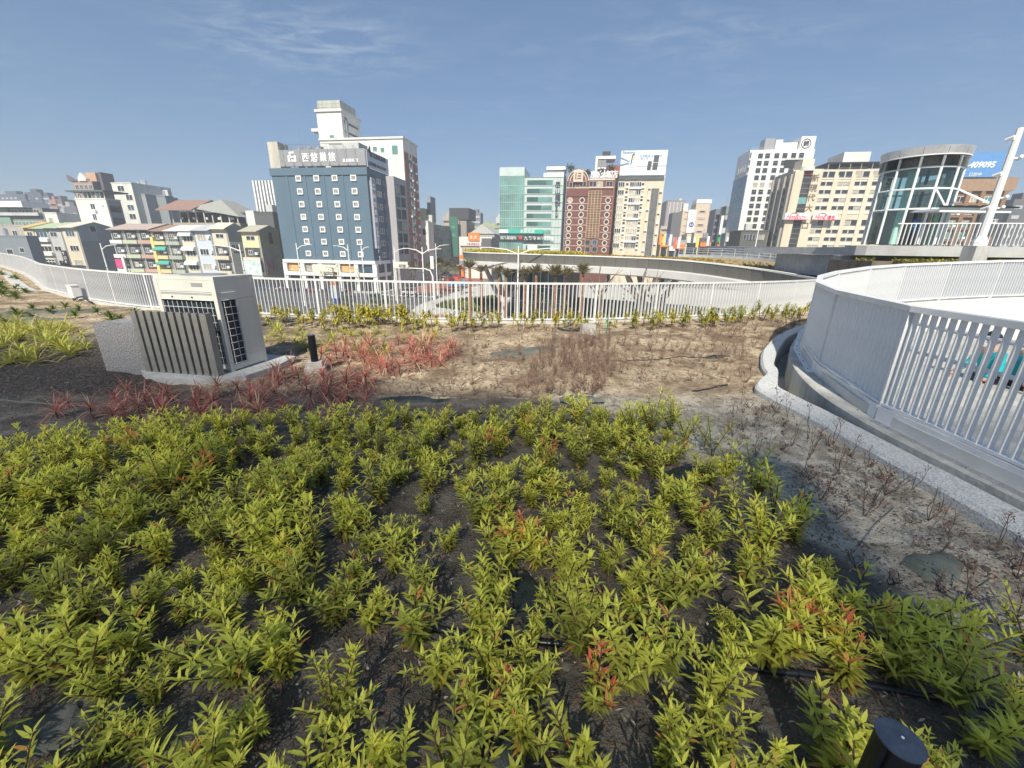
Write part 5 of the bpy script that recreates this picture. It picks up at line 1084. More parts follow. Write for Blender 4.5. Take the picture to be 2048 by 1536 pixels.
# ================================================================== RING CANOPY with planted roof
CTOP = 1.15
cpx = [(925, 503, 78), (930, 503.5, 70), (950, 504.5, 66), (990, 505.5, 64), (1040, 507, 62), (1120, 509.5, 59), (1200, 512, 56), (1280, 515, 53), (1340, 518, 50), (1400, 523, 47), (1470, 531, 43), (1530, 539, 39.5), (1590, 549, 35), (1640, 558, 31)]
rim = [D(a_, b_, c_) for a_, b_, c_ in cpx]; rim = resample([(p.x, p.y, p.z) for p in rim], 1.45)
ring = thing('canopy_building', 'long curved station canopy with grey parapet, white underside and planted roof', 'canopy', (0, 0, 0))
g = MB(); n = len(rim); v = []
inw = []
for i, p in enumerate(rim):
    t_ = (rim[min(i + 1, n - 1)] - rim[max(i - 1, 0)]); t_.z = 0; t_.normalize(); inw.append(Vector((-t_.y, t_.x, 0)))
PAR = M('grey_parapet_panel', (.15, .15, .138), .6, .1, var=.05, scale=.6); WFAS = M('white_fascia', (.56, .56, .55), .7, var=.06, scale=.3, streak=4)
# fascia panels, each a piece with a joint
for i in range(n - 1):
    a_, b_ = rim[i], rim[i + 1]; na, nb = inw[i], inw[i + 1]
    aa, bb_ = a_.lerp(b_, .012), b_.lerp(a_, .012)
    put('panel', MB().add([aa + Vector((0, 0, -.12)), bb_ + Vector((0, 0, -.12)), bb_ - nb * -.25 + Vector((0, 0, -1.3)), aa - na * -.25 + Vector((0, 0, -1.3)), aa + na * .1 + Vector((0, 0, -.12)), bb_ + nb * .1 + Vector((0, 0, -.12)), bb_ + nb * .35 + Vector((0, 0, -1.3)), aa + na * .35 + Vector((0, 0, -1.3))], [(0, 3, 2, 1), (0, 1, 5, 4), (2, 3, 7, 6), (1, 2, 6, 5), (3, 0, 4, 7)]).mesh('panel', PAR), ring)
def band(name, prof, mat):
    m = MB(); v = []
    for p, q in zip(rim, inw): v += [p + q * a_ + Vector((0, 0, b_)) for a_, b_ in prof]
    k_ = len(prof); m.add(v, [(i * k_ + k, i * k_ + k + 1, (i + 1) * k_ + k + 1, (i + 1) * k_ + k) for i in range(n - 1) for k in range(k_ - 1)] + [tuple(range(k_))]); return m.build(name, mat, ring, smooth=False)
band('coping', [(.3, -.12), (-.05, -.12), (-.05, .02), (.35, .02), (.35, -.12)], WHITE)
band('backing', [(.13, -.13), (.38, -1.3)], DARK)
band('fascia', [(.4, -1.29), (-.6, -1.31), (-.65, -1.36), (-.62, -2.15), (-.3, -2.3), (3.0, -2.4), (16, -2.5)], WFAS)
band('roof', [(.34, 0), (.36, -.15), (2, -.1), (18, -.05)], M('roof_soil', (.30, .24, .14), .95, var=.3, scale=1.0))
# Y columns
for (px_, py_, Y_) in ((1010, 610, 68), (1302, 600, 57)):
    b0 = D(px_, py_, Y_); b0.z = ST; cz_ = -6.4 if px_ < 1100 else -6.6
    c = thing('branching_column', 'grey branching column under the %s of the curved canopy' % ('left end' if px_ < 1100 else 'right half'), 'column', b0, YAW)
    MB().tube([(0, 0, 0), (0, 0, 2.6)], [.75, .6], 12).build('trunk', STEEL if False else M('column_grey', (.38, .39, .40), .6), c)
    for dx_, dy_ in ((-3.4, 1), (3.2, 1), (-1.6, 2.5), (1.8, 3)): MB().tube([(0, 0, 2.4), (dx_ * .5, dy_ * .5, 4.3), (dx_, dy_, 7.7)], [.5, .42, .36], 8).build('branch', M('column_grey', (.3, .3, .3)), c)
# glazed hall under it
p = D(1010, 560, 72); p2 = D(1128, 560, 66)
hl = thing('glass_hall', 'dark glazed hall with white mullions underneath the curved canopy', 'building', (p.x, p.y, ST), math.atan2(p2.y - p.y, p2.x - p.x)); L_ = (Vector((p2.x, p2.y, 0)) - Vector((p.x, p.y, 0))).length
box_part(hl, 'core', .1, L_, .3, 6, 0, 7.5, M('hall_interior', (.02, .045, .055), .3, var=.5, scale=.5)); box_part(hl, 'glazing', 0, L_, .05, .1, 0, 7.5, M('hall_glass', (.02, .09, .11), .08, var=.4, scale=.3, spec=.9))
for k in range(9): box_part(hl, 'mullion', k * L_ / 8 - .06, k * L_ / 8 + .06, -.08, .04, 0, 7.5, RAILW)
for z in (2.6, 5.0): box_part(hl, 'transom', 0, L_, -.06, .04, z, z + .08, RAILW)
# low ramp walls beyond, under the canopy
for i, (a_, b_, Y_, z0_, z1_, lab) in enumerate(((1130, 1640, 92, ST, -4.9, 'long pale road wall beneath the canopy, farther one'), (1125, 1500, 80, ST, -6.6, 'long grey road wall beneath the canopy, nearer one'))):
    p, p2 = D(a_, 540, Y_), D(b_, 560, Y_ * .8); o = MB().box(0, (p2 - p).to_2d().length, 0, .6, 0, z1_ - z0_).build('road_wall', LGREY if i == 0 else GREYW, None, (p.x, p.y, z0_), math.atan2(p2.y - p.y, p2.x - p.x)); tag(o, lab, 'wall')
# raised walkway band behind, with mesh railing
wpx = [(1356, 509, 70), (1420, 511, 66), (1480, 514, 61), (1540, 520, 55), (1600, 527, 48), (1650, 533, 42), (1700, 541, 37), (1760, 549, 33)]
wr = resample([tuple(D(a_, b_, c_)) for a_, b_, c_ in wpx], 1.2)
wk = thing('walkway', 'curved grey concrete walkway wall with a mesh railing above the canopy', 'walkway', (0, 0, 0))
hs = [1.9 + 1.3 * k / len(wr) for k in range(len(wr))]; m = MB(); v = []
for i, p in enumerate(wr): v += [p + Vector((0, 0, .0)), p + Vector((0, 0, -1.9)), p + Vector((.8, 1.6, -1.9)), p + Vector((.6, 1.5, 0))]
m.add(v, [(i * 4 + k, i * 4 + k + 1, (i + 1) * 4 + k + 1, (i + 1) * 4 + k) for i in range(len(wr) - 1) for k in range(3)] + [(0, 1, 2, 3)]); m.build('parapet_wall', M('pitted_concrete', (.50, .51, .50), .9, var=.18, scale=1.6, bump=.4), wk)
m = MB()
for q in (0.0, .35, .7, 1.0): m.tube([p + Vector((.4, .8, q + .05)) for p in wr], .025, 4)
m.build('rail', RAILW, wk)
for i in range(0, len(wr), 2): p = wr[i]; MB().tube([p + Vector((.4, .8, 0)), p + Vector((.4, .8, 1.06))], .03, 4).build('post', RAILW, wk)
# barrel roof beyond
p = D(1565, 492, 85); br = tag(MB().xprism([(0, 0)] + [(4 - 4 * math.cos(a), 3.2 * math.sin(a)) for a in [math.pi * k / 10 for k in range(11)]], -13, 13).build('vaulted_shelter', M('ribbed_metal', (.12, .13, .15), .35, .5, var=.5, scale=1.5), None, (p.x, p.y, p.z - 3.3), YAW), 'dark ribbed vaulted shelter roof at the foot of the cream block', 'shelter')

# ================================================================== LIFT TOWER
TC = Vector((23.6, 26.5, 0)); tz0 = 2.55; TR = 1.78
lt = thing('lift_tower', 'cylindrical glass lift tower with steel cap and louvre band', 'tower', (TC.x, TC.y, tz0))
LG = glass_mat('lift_glass', (.78, .94, .90), .12); N_ = 12
FR_ = M('lift_frame', (.74, .77, .77), .45, .0, var=.03); CAPM = M('lift_cap', (.62, .63, .64), .35, .6, var=.25, scale=.8)
def ringpts(r_, z, n=48, a0=0., a1=2 * math.pi): return [(r_ * math.cos(a0 + (a1 - a0) * k / n), r_ * math.sin(a0 + (a1 - a0) * k / n), z) for k in range(n + 1)]
tube_top = 4.6
for k in range(N_):
    a0 = 2 * math.pi * (k + .5) / N_; MB().tube([(TR * math.cos(a0), TR * math.sin(a0), 0), (TR * math.cos(a0), TR * math.sin(a0), tube_top)], .065, 6).build('mullion', FR_, lt)
    for (za_, zb__) in ((.02, 1.84), (1.92, 2.88), (2.96, 3.98)):
        if za_ < .1 and k in (7, 8): continue
        pts = [(TR * math.cos(a0 + j * 2 * math.pi / N_ / 4), TR * math.sin(a0 + j * 2 * math.pi / N_ / 4)) for j in range(5)]; m = MB()
        for (xa, ya), (xb, yb_) in zip(pts, pts[1:]): m.add([(xa, ya, za_), (xb, yb_, za_), (xb, yb_, zb__), (xa, ya, zb__)], [(0, 1, 2, 3)])
        m.build('pane', LG, lt)
for z in (1.88, 2.92, 4.0): MB().tube(ringpts(TR, z), .05, 5, cap=False).build('ring_beam', FR_, lt)
m = MB()
for k in range(9):
    z = 4.08 + k * .058; v = ringpts(TR + .02, z) + ringpts(TR + .12, z - .018); nn2 = 49; m.add(v, [(i, i + 1, nn2 + i + 1, nn2 + i) for i in range(48)])
m.build('louvre', FR_, lt); MB().tube([(0, 0, 4.0), (0, 0, 4.55)], TR - .1, 32).build('louvre_backing', DARK, lt)
MB().tube([(0, 0, 4.57), (0, 0, 4.62)], TR + .17, 48).build('cap_edge', WHITE, lt)
for k in range(N_):
    a0 = 2 * math.pi * (k + .5) / N_ + .004; a1 = 2 * math.pi * (k + 1.5) / N_ - .004; m = MB(); v = []
    for j in range(6): a = a0 + (a1 - a0) * j / 5; v += [((TR + .15) * math.cos(a), (TR + .15) * math.sin(a), 4.63), ((TR + .22) * math.cos(a), (TR + .22) * math.sin(a), 5.02)]
    m.add(v, [(j * 2, j * 2 + 2, j * 2 + 3, j * 2 + 1) for j in range(5)]); m.build('cap_panel', CAPM, lt)
MB().tube([(0, 0, 4.63), (0, 0, 4.98)], TR + .12, 32).build('roof', DARK, lt)
# lift shaft inside
MB().tube([(-.8, -.4, 0), (-.8, -.4, 4.6)], .16, 10).build('inner_column', M('mint_column', (.50, .72, .66), .4), lt); MB().tube([(1.2, -.6, 0), (1.2, -.6, 4.6)], .13, 10).build('inner_column', M('mint_column', (.5, .7, .6)), lt)
MB().box(-.5, .9, .0, 1.2, .0, 2.0).build('lift_car', M('lift_car', (.30, .26, .23), .5), lt); MB().box(-.06, .06, -.6, -.5, 0, 4.6).build('guide_rail', DARK, lt); MB().box(.9, 1.0, -.3, -.2, 0, 4.6).build('guide_rail', DARK, lt)
MB().box(-.6, 1.2, -.9, -.5, 3.1, 3.2).build('platform_beam', FR_, lt); MB().box(-1.2, 1.2, -.9, -.6, 2.9, 3.0).build('platform_beam', FR_, lt)
bs_ = MB().box(-.75, -.35, -1.35, -1.3, .75, 1.35).build('notice_board', M('notice_blue', (.02, .15, .42), .5), lt); MB().box(-.7, -.4, -1.37, -1.352, 1.1, 1.16).box(-.7, -.5, -1.37, -1.352, .95, 1.0).build('lettering', WT, bs_)
# entrance canopy with stays
cn = MB().box(-1.0, 2.6, -3.0, -1.2, 1.70, 1.80).build('entrance_canopy', FR_, lt)
MB().box(-1.2, 2.9, -3.2, -3.05, 1.82, 1.90).build('glass_canopy_edge', LG, lt); MB().box(-1.1, 2.7, -3.06, -3.0, 1.6, 1.82).build('canopy_fascia', WHITE, lt)
for xa, xb in ((-.3, -.7), (.9, 2.2)): MB().tube([(xa, -1.6, 2.92), (xb, -2.9, 1.85)], .05, 6).build('stay', WHITE, lt); 
# deck
dk = thing('deck', 'curved concrete deck edge carrying the lift tower and white railing', 'deck', (0, 0, 0))
dpx = [(1706, 490, 30), (1696, 490, 27.5), (1700, 491, 25.5), (1730, 492, 24.3), (1780, 492, 23.6), (1850, 490, 23), (1930, 488, 22.5), (2048, 486, 22), (2200, 484, 22)]
dp = resample([tuple(D(*q)) for q in dpx], .6); m = MB(); v = []
zt = tz0 - .12
for p in dp: v += [(p.x, p.y, zt), (p.x, p.y, zt - .52), (p.x + .3, p.y + 1.2, zt - .6)]
m.add(v, [(i * 3 + k, i * 3 + k + 1, (i + 1) * 3 + k + 1, (i + 1) * 3 + k) for i in range(len(dp) - 1) for k in range(2)]); m.build('edge_beam', M('deck_concrete', (.40, .415, .42), .85, var=.15, scale=.8), dk)
m = MB().prism([(p.x, p.y + .01) for p in dp] + [(dp[-1].x, 44), (dp[0].x, 44)], zt - .5, zt + .001); m.build('slab', M('deck_concrete', (.4, .4, .4)), dk)
drl = thing('railing', 'white slatted railing on the deck in front of the lift tower', 'railing', (0, 0, 0))
rr2 = [Vector((p.x, p.y + .25, zt)) for p in dp if p.y < 23.9 and p.x > 20.7]; rs_ = resample([tuple(p) for p in rr2], .19)
MB().tube([p + Vector((0, 0, 1.12)) for p in rs_[::3]], .035, 6).build('top_rail', RAILW, drl)
sl2 = MB().box(-.018, .018, -.05, .05, .05, 1.1).mesh('slat', RAILW)
for i in range(1, len(rs_) - 1): t_ = rs_[i + 1] - rs_[i - 1]; put('slat', sl2, drl, rs_[i], math.atan2(t_.y, t_.x))
# wall and planted strip under the deck
lw = MB().prism([(p.x + .5, p.y + 1.6) for p in dp] + [(dp[-1].x, 40), (dp[0].x + 1, 40)], 0.3, zt - .56).build('under_deck_wall', M('under_deck_grey', (.34, .35, .36), .9, var=.15)); kind(lw)
bk = [(19.0, 22.6), (22.5, 20.8), (27, 20.0), (34, 19.2)]
kind(MB().prism([(x, y) for x, y in bk] + [(34, 25), (19.6, 26.5)], .4, 1.62).build('planting_bank', M('bank_soil', (.16, .135, .10), .95, var=.35, scale=1.5)))
# mast with cameras
mb_ = D(1957, 492, 16.5); mt_ = D(2047, 256, 16.5); hgt = mt_.z - mb_.z
ms = thing('mast', 'white tapered mast carrying small cameras and floodlights on a concrete pier', 'mast', mb_)
MB().box(-.32, .22, -.25, .25, -1.6, 0).build('pier', CONC, ms)
MB().tube([(0, 0, 0), (0, 0, .15), (0, 0, .36), (0, 0, hgt)], [.22, .22, .13, .09], 8).build('pole', WHITE, ms)
for k, (z, s_) in enumerate(((hgt - .35, -1), (hgt - .95, 1), (hgt - 1.5, -1), (hgt - 2.25, 1), (hgt - 2.6, 1), (hgt - 2.62, -1))):
    a = MB().tube([(0, 0, z), (.32 * s_, -.05, z)], .03, 5).build('bracket', WHITE, ms)
    MB().tube([(.26 * s_, -.14, z + .05), (.32 * s_, .06, z - .02)], .055, 8).build('camera', WHITE if k < 4 else RAILW, a)
# street lamps
def lamp(px_, py_, Y_, lab, double=True, s=1., arm=2.9):
    tp = D(px_, py_, Y_); L = thing('street_lamp', lab, 'street lamp', (tp.x, tp.y, ST), YAW, 'white street lamps'); h_ = tp.z - ST
    MB().tube([(0, 0, 0), (0, 0, .8), (0, 0, .9), (0, 0, h_)], [.19, .18, .13, .09], 8).build('pole', WHITE, L)
    MB().tube([(0, 0, h_ * .62), (0, 0, h_ * .63)], .17, 8).build('collar', STEEL, L)
    for s_ in ((-1, 1) if double else (s,)):
        a = MB().tube([(0, 0, h_ - 1.1), (arm * .4 * s_, 0, h_ - .5), (arm * s_, 0, h_ - .25)], [.09, .08, .06], 6).build('arm', WHITE, L)
        MB().box(min(arm * s_, arm * s_ * 1.32), max(arm * s_, arm * s_ * 1.32), -.14, .14, h_ - .3, h_ - .2).build('lamp_head', RAILW, a)
lamp(1037, 492, 60, 'white twin-armed street lamp standing in the planter before the curved canopy', arm=4.2)
lamp(844, 494, 72, 'white twin-armed street lamp left of the canopy end', arm=2.6); lamp(592, 486, 78, 'white street lamp before the left part of the blue hotel', False, 1, 2.4); lamp(695, 489, 80, 'white street lamp with a left arm before the blue hotel', False, -1, 2.2); lamp(722, 491, 84, 'white street lamp with a right arm near the blue hotel corner', False, 1, 1.3)
lamp(788, 494, 84, 'white street lamp right of the blue hotel', False, 1, 2.0); lamp(871, 487, 100, 'white street lamp with one arm over the narrow street', False, 1, 2.4); lamp(478, 488, 70, 'white street lamp with a long left arm before the lettered white wall', False, -1, 4.6); lamp(200, 486, 74, 'white street lamp before the cream row house at left', False, 1, 2.6)
lamp(1521, 440, 90, 'slim white lamp mast rising before the dark olive block', False, 1, .6)
# traffic signal mast arm
p = D(866, 560, 90); ts = thing('traffic_mast', 'white curved mast arm across the narrow street', 'traffic mast', (p.x, p.y, ST), YAW); MB().tube([(0, 0, 0), (0, 0, 5.0), (-.5, 0, 6.2), (-1.6, 0, 6.6), (-8, 0, 6.7)], [.2, .17, .14, .12, .07], 8).build('pole', WHITE, ts); MB().box(-.35, .35, -.2, .2, 6.6, 9.2).build('signal_box', WHITE, ts)
for (px_, py_, w_, h__, lab) in ((652, 540, 5.6, 2.2, 'cream parking board with a black strip, before the blue hotel'), (802, 530, 3.0, 1.3, 'cream parking board beside the street right of the blue hotel')):
    p = D(px_, py_, 88); s_ = thing('sign_board', lab, 'sign', (p.x, p.y, ST), YAW); zz = p.z - ST; pb = MB().box(-w_ / 2, w_ / 2, -.1, .1, zz - h__ / 2, zz + h__ / 2).build('panel', M('board_cream', (.70, .67, .56), .7), s_); MB().tube([(-w_ / 2 - .1, 0, 0), (-w_ / 2 - .1, 0, zz + 1)], .14, 6).build('post', WHITE, s_)
    MB().box(-.4, w_ / 2 - .3, -.14, -.1, zz - h__ / 2 + .2, zz - h__ / 2 + .75).build('strip', DARK, pb); text('PARKING', .5, WT, pb, (-.25, -.17, zz - h__ / 2 + .28))
# ================================================================== STREET AND PLAZA LIFE
def car(px_, py_, lab, colr, kind_='suv', yaw=0.):
    p = G(px_, py_, ST); t = thing('parked_car' if kind_ != 'truck' else 'truck', lab, 'car' if kind_ != 'truck' else 'truck', (p.x, p.y, ST + .008), YAW + yaw)
    cm_ = M('car_' + colr[0], colr[1], .3, .2, var=.0, spec=.7)
    prof = [(-2.2, .35), (-2.2, .95), (-1.9, 1.05), (1.2, 1.05), (2.15, .9), (2.2, .35)] if kind_ != 'truck' else [(-2.6, .5), (-2.6, .9), (2.6, .9), (2.6, .5)]
    MB().yprism(prof, -.88, .88).build('body', cm_, t)
    if kind_ == 'truck':
        MB().yprism([(1.3, .9), (1.3, 2.2), (2.2, 2.15), (2.6, 1.3), (2.6, .9)], -.85, .85).build('cab', cm_, t); MB().box(-2.6, 1.2, -.9, .9, .92, 1.35).build('bed', M('truck_bed', (.08, .25, .5), .6), t)
    else:
        MB().yprism([(-1.9, 1.06), (-1.6, 1.6), (.2, 1.65), (1.1, 1.06)], -.78, .78).build('cabin', DARKGL, t); MB().yprism([(-1.6, 1.6), (-1.5, 1.7), (.1, 1.7), (.22, 1.62)], -.76, .76).build('roof', cm_, t)
    for a in (-1.4, 1.45):
        for b in (-.86, .86): MB().tube([(a, b - .1, .34), (a, b + .1, .34)], .34, 10).build('wheel', DARK, t)
    for b in (-.6, .6): MB().box(2.16, 2.24, b - .2, b + .2, .65, .82).build('headlight', RAILW, t)
WH_ = ('white', (.62, .62, .62)); RD_ = ('red', (.40, .02, .03)); GY_ = ('grey', (.12, .12, .13)); BL_ = ('blue', (.05, .28, .55))
car(822, 590, 'white car turning out of the street right of the blue hotel', WH_, yaw=.2); car(888, 562, 'white car waiting at the front of the narrow street', WH_, yaw=1.5); car(893, 553, 'second white car behind the front one in the narrow street', WH_, yaw=1.5)
car(892, 548, 'white pickup farthest back in the narrow street', WH_, yaw=1.5); car(915, 557, 'red car beside the white ones in the narrow street', RD_, yaw=1.55); car(900, 563, 'dark red low car by the white street lamp', RD_, yaw=1.5)
car(757, 604, 'dark grey car passing behind the yellow plants', GY_, yaw=.05); car(915, 575, 'blue flatbed truck parked at the plaza edge', BL_, 'truck', .3)
# scooters, rows along the far kerb
sco = thing('scooter', 'parked scooter in the dense row before the blue hotel', 'scooter', (0, 0, 0), 0, 'scooters parked in rows along the kerb')
SCM = [M('scooter_dark', (.04, .04, .045), .35), M('scooter_white', (.6, .6, .6), .35), M('scooter_red', (.35, .03, .03), .35), M('scooter_blue', (.06, .12, .3), .35)]
def scooter_mesh(mt):
    m = MB()
    m.xprism([(-.75, .45), (-.8, .75), (-.5, .82), (.05, .78), (.1, .3), (.5, .28), (.62, .95), (.72, .92), (.62, .25), (.0, .2), (-.6, .3)], -.15, .15)
    m.tube([(-.3, .66, 1.02), (.3, .66, 1.02)], .03, 4, 1); m.xprism([(-.62, .83), (-.1, .80), (-.1, .72), (-.62, .74)], -.13, .13, 1)
    for y in (-.55, .68): m.tube([(-.06, y, .22), (.06, y, .22)], .23, 8, 1)
    return m.mesh('scooter', [mt, SCM[0]])
smh = [scooter_mesh(x) for x in SCM]; bpy.data.objects.remove(sco)
k_ = 0
for row, (b0, a0, a1) in enumerate(((-4.6, -46, -4), (-26.5, -50, -22), (-29.0, -50, -24))):
    a = a0
    while a < a1:
        if rnd.random() < .88:
            q = Q9(a, b0, .012); ci = rnd.randrange(4); o = put('scooter', smh[ci], None, q, YAW + rnd.uniform(-.12, .12) + (math.pi if row else 0))
            tag(o, '%s scooter parked in the %s, %s' % (['dark', 'white', 'red', 'blue'][ci], ['far row along the hotel kerb', 'middle row of the near parking strip', 'nearest row of the parking strip'][row], ['at its left end', 'left of its middle', 'right of its middle', 'at its right end'][min(3, int(4 * (a - a0) / (a1 - a0)))]), 'scooter', 'scooters parked in rows along the kerb'); k_ += 1
        a += .85
# red and white water barriers in the street
bm_ = [MB().xprism([(-.25, 0), (-.12, .9), (.12, .9), (.25, 0)], -.75, .75).mesh('barrier', M('barrier_red', (.50, .07, .05), .6)), MB().xprism([(-.25, 0), (-.12, .9), (.12, .9), (.25, 0)], -.75, .75).mesh('barrier', M('barrier_white', (.7, .7, .7), .6))]
for k in range(26):
    p = G(905 + k * 3.6, 560 - k * .65 - (6 if k % 2 else 0), ST); o = put('barrier', bm_[k % 2], None, (p.x, p.y, ST + .01), YAW + .3); tag(o, '%s plastic water barrier in the line across the far road' % ('red' if k % 2 == 0 else 'white'), 'barrier', 'red and white barriers across the far road')
# advertising column
p = G(673, 640, ST); p.y = 60; p = D(673, 596, 62); ac = thing('utility_cabinet', 'tall cabinet with pale top and deep blue lower half on the near pavement', 'cabinet', (p.x, p.y, ST), YAW); zc_ = p.z - ST
MB().box(-.55, .55, -.4, .4, 0, zc_).build('lower_half', M('cabinet_blue', (.02, .05, .30), .5), ac); MB().box(-.56, .56, -.41, .41, zc_ + .002, zc_ + 1.9).build('upper_half', M('cabinet_pale', (.45, .52, .58), .5), ac); MB().box(-.56, .56, -.41, .41, zc_ + 1.91, zc_ + 2.6).build('top', M('cabinet_orange', (.55, .15, .05), .6), ac)

# ---- leaf-built vegetation helpers
def add_col(me, cols):      # one (r, g) per face
    ca = me.color_attributes.new('Col', 'FLOAT_COLOR', 'CORNER'); arr = []
    for p, c in zip(me.polygons, cols): arr += [c[0], c[1], 0, 1] * p.loop_total
    ca.data.foreach_set('color', arr)
class LB(MB):
    def __init__(s): super().__init__(); s.c = []
    def leaf(s, base, d, L, w, bend=.25, up=None, col=(.5, 0), seg=3, fold=.25, mi=0):
        d = Vector(d).normalized(); up = up or Vector((0, 0, 1)); side = d.cross(up)
        if side.length < .05: side = d.cross(Vector((1, 0, 0)))
        side.normalize(); nrm = side.cross(d).normalized(); o = len(s.v); pts = []
        for i in range(seg + 1):
            t = i / seg; wd = w * (math.sin(math.pi * min(1, .12 + .88 * t)) ** .8) * .5 if i < seg else 0
            c = Vector(base) + d * (L * t) - nrm * (bend * L * t * t)
            if i in (0,): pts.append((c,))
            elif i == seg: pts.append((c,))
            else: pts.append((c - side * wd + nrm * wd * fold, c - nrm * wd * .0, c + side * wd + nrm * wd * fold))
        idx = []
        for g_ in pts: idx.append([len(s.v) + k for k in range(len(g_))]); s.v += [tuple(q) for q in g_]
        for a, b in zip(idx, idx[1:]):
            if len(a) == 1 and len(b) == 3: fs = [(a[0], b[1], b[0]), (a[0], b[2], b[1])]
            elif len(b) == 1: fs = [(a[0], a[1], b[0]), (a[1], a[2], b[0])]
            else: fs = [(a[0], a[1], b[1], b[0]), (a[1], a[2], b[2], b[1])]
            s.f += fs; s.m += [mi] * len(fs); s.c += [col] * len(fs)
    def stem(s, pts, r, mi=1, n=4, col=(0, 0)):
        k = len(s.f); s.tube(pts, r, n, mi, cap=False); s.c += [col] * (len(s.f) - k)
    def mesh(s, name, mats, smooth=True):
        me = MB.mesh(s, name, mats, smooth); add_col(me, s.c); return me
def rdir(r, el0, el1):
    a = r.uniform(0, 2 * math.pi); e = r.uniform(el0, el1); return Vector((math.cos(a) * math.cos(e), math.sin(a) * math.cos(e), math.sin(e)))
TREEL = leaf_mat('tree_leaf', (.05, .075, .025), (.13, .17, .05), (.25, .08, .04), .25)
PALML = leaf_mat('palm_leaf', (.16, .19, .09), (.42, .42, .22), (.46, .36, .20), .25)
BARK = M('bark', (.17, .12, .09), .9, var=.3, scale=6); PBARK = M('palm_bark', (.26, .13, .08), .9, var=.35, scale=5)
def palm(px_, Y_, ptop, lab, h=None, full=.5, brown=0., base_z=ST + .4, r=1.3, spr=.6):
    tp = D(px_, ptop, Y_); t = thing('palm_tree', lab, 'palm tree', (tp.x, tp.y, base_z)); h_ = tp.z - base_z - r * .7
    MB().tube([(0, 0, 0), (.05, 0, h_ * .5), (0, .05, h_)], [.24, .18, .2], 8).build('trunk', PBARK, t)
    m = LB(); n = int(44 * full) + 14
    for k in range(n):
        d = rdir(rnd, R(-10) if spr > .6 else R(35), R(85)); L_ = r * rnd.uniform(.8, 1.2)
        for j in range(9):
            tt = .25 + .75 * j / 8; c = Vector((0, 0, h_)) + d * L_ * tt - Vector((0, 0, .45 * spr * L_ * tt * tt)); sd = d.cross(Vector((0, 0, 1))).normalized()
            for s_ in (-1, 1): m.leaf(c, d * .8 + sd * s_ * .7, .34 * r * (1.1 - tt * .5), .07 * r, .3, col=(rnd.uniform(0, 1), brown * rnd.uniform(0, 1)), seg=2)
        m.stem([(0, 0, h_), tuple(Vector((0, 0, h_)) + d * L_ * .5), tuple(Vector((0, 0, h_)) + d * L_ - Vector((0, 0, .45 * spr * L_)))], .025, 1, 3)
    put('crown', m.mesh('crown', [PALML, BARK]), t); return t
for a in ((939, 62, 522, 'red-trunked palm with a small tuft, leftmost before the canopy', .5, .1, 1.2), (962, 64, 532, 'thin palm second from the left before the canopy', .35, .2, 1.1), (998, 60, 533, 'palm just left of the branching column', .4, .2, 1.1), (1012, 58, 540, 'small palm right of the branching column', .4, .2, 1.0),
          (1050, 56, 537, 'palm with a drooping pale tuft right of the tall lamp', .4, .5, 1.2), (1073, 56, 533, 'palm before the left part of the dark glass hall', .5, .5, 1.2), (1112, 53, 533, 'broad pale palm before the glass hall centre', .7, .6, 1.4), (1132, 54, 537, 'pale palm at the right end of the glass hall', .5, .6, 1.2), (1167, 53, 530, 'upright green palm with an orange trunk right of the glass hall', .5, .1, 1.25)):
    palm(a[0], a[1], a[2], a[3], full=a[4], brown=a[5] + .35, r=a[6] * 1.35, spr=.5)
for a in ((878, 105, 512, 'bushy palm clump left of the canopy end', 2.2), (862, 108, 520, 'loose palm left of the bushy palm clump', 1.8), (893, 104, 520, 'palm with hanging fronds touching the canopy end', 2.0), (920, 100, 529, 'low palm under the canopy tip', 1.6)):
    palm(a[0], a[1], a[2], a[3], full=1.0, brown=.25, r=a[4], spr=1.1, base_z=ST)
# pollarded bare trees
def bare(px_, Y_, pt, lab, seed):
    r_ = random.Random(seed); tp = D(px_, pt, Y_); t = thing('bare_tree', lab, 'tree', (tp.x, tp.y, ST + .4)); h_ = tp.z - ST - .4
    MB().tube([(0, 0, 0), (.1, 0, h_ * .35), (0, 0, h_ * .6)], [.26, .2, .16], 8).build('trunk', BARK, t); m = MB()
    for k in range(6):
        d = Vector((r_.uniform(-1, 1), r_.uniform(-.6, .6), r_.uniform(.5, 1.2))).normalized(); b = Vector((0, 0, h_ * r_.uniform(.5, .62))); e = b + d * h_ * .26; m.tube([b, (b + e) / 2 + Vector((0, 0, .05)), e], [.13, .11, .09], 6)
        for q in range(3): d2 = (d + Vector((r_.uniform(-.5, .5), r_.uniform(-.5, .5), r_.uniform(0, .6)))).normalized(); m.tube([e, e + d2 * h_ * .14], [.04, .012], 4)
    m.build('limb', BARK, t)
bare(1206, 50, 522, 'bare pollarded tree with two forking limbs before the canopy', 3); bare(1288, 49, 518, 'bare pollarded tree with spreading stubs nearer the right column', 5); bare(1310, 55, 552, 'low bare tree by the right branching column', 8)
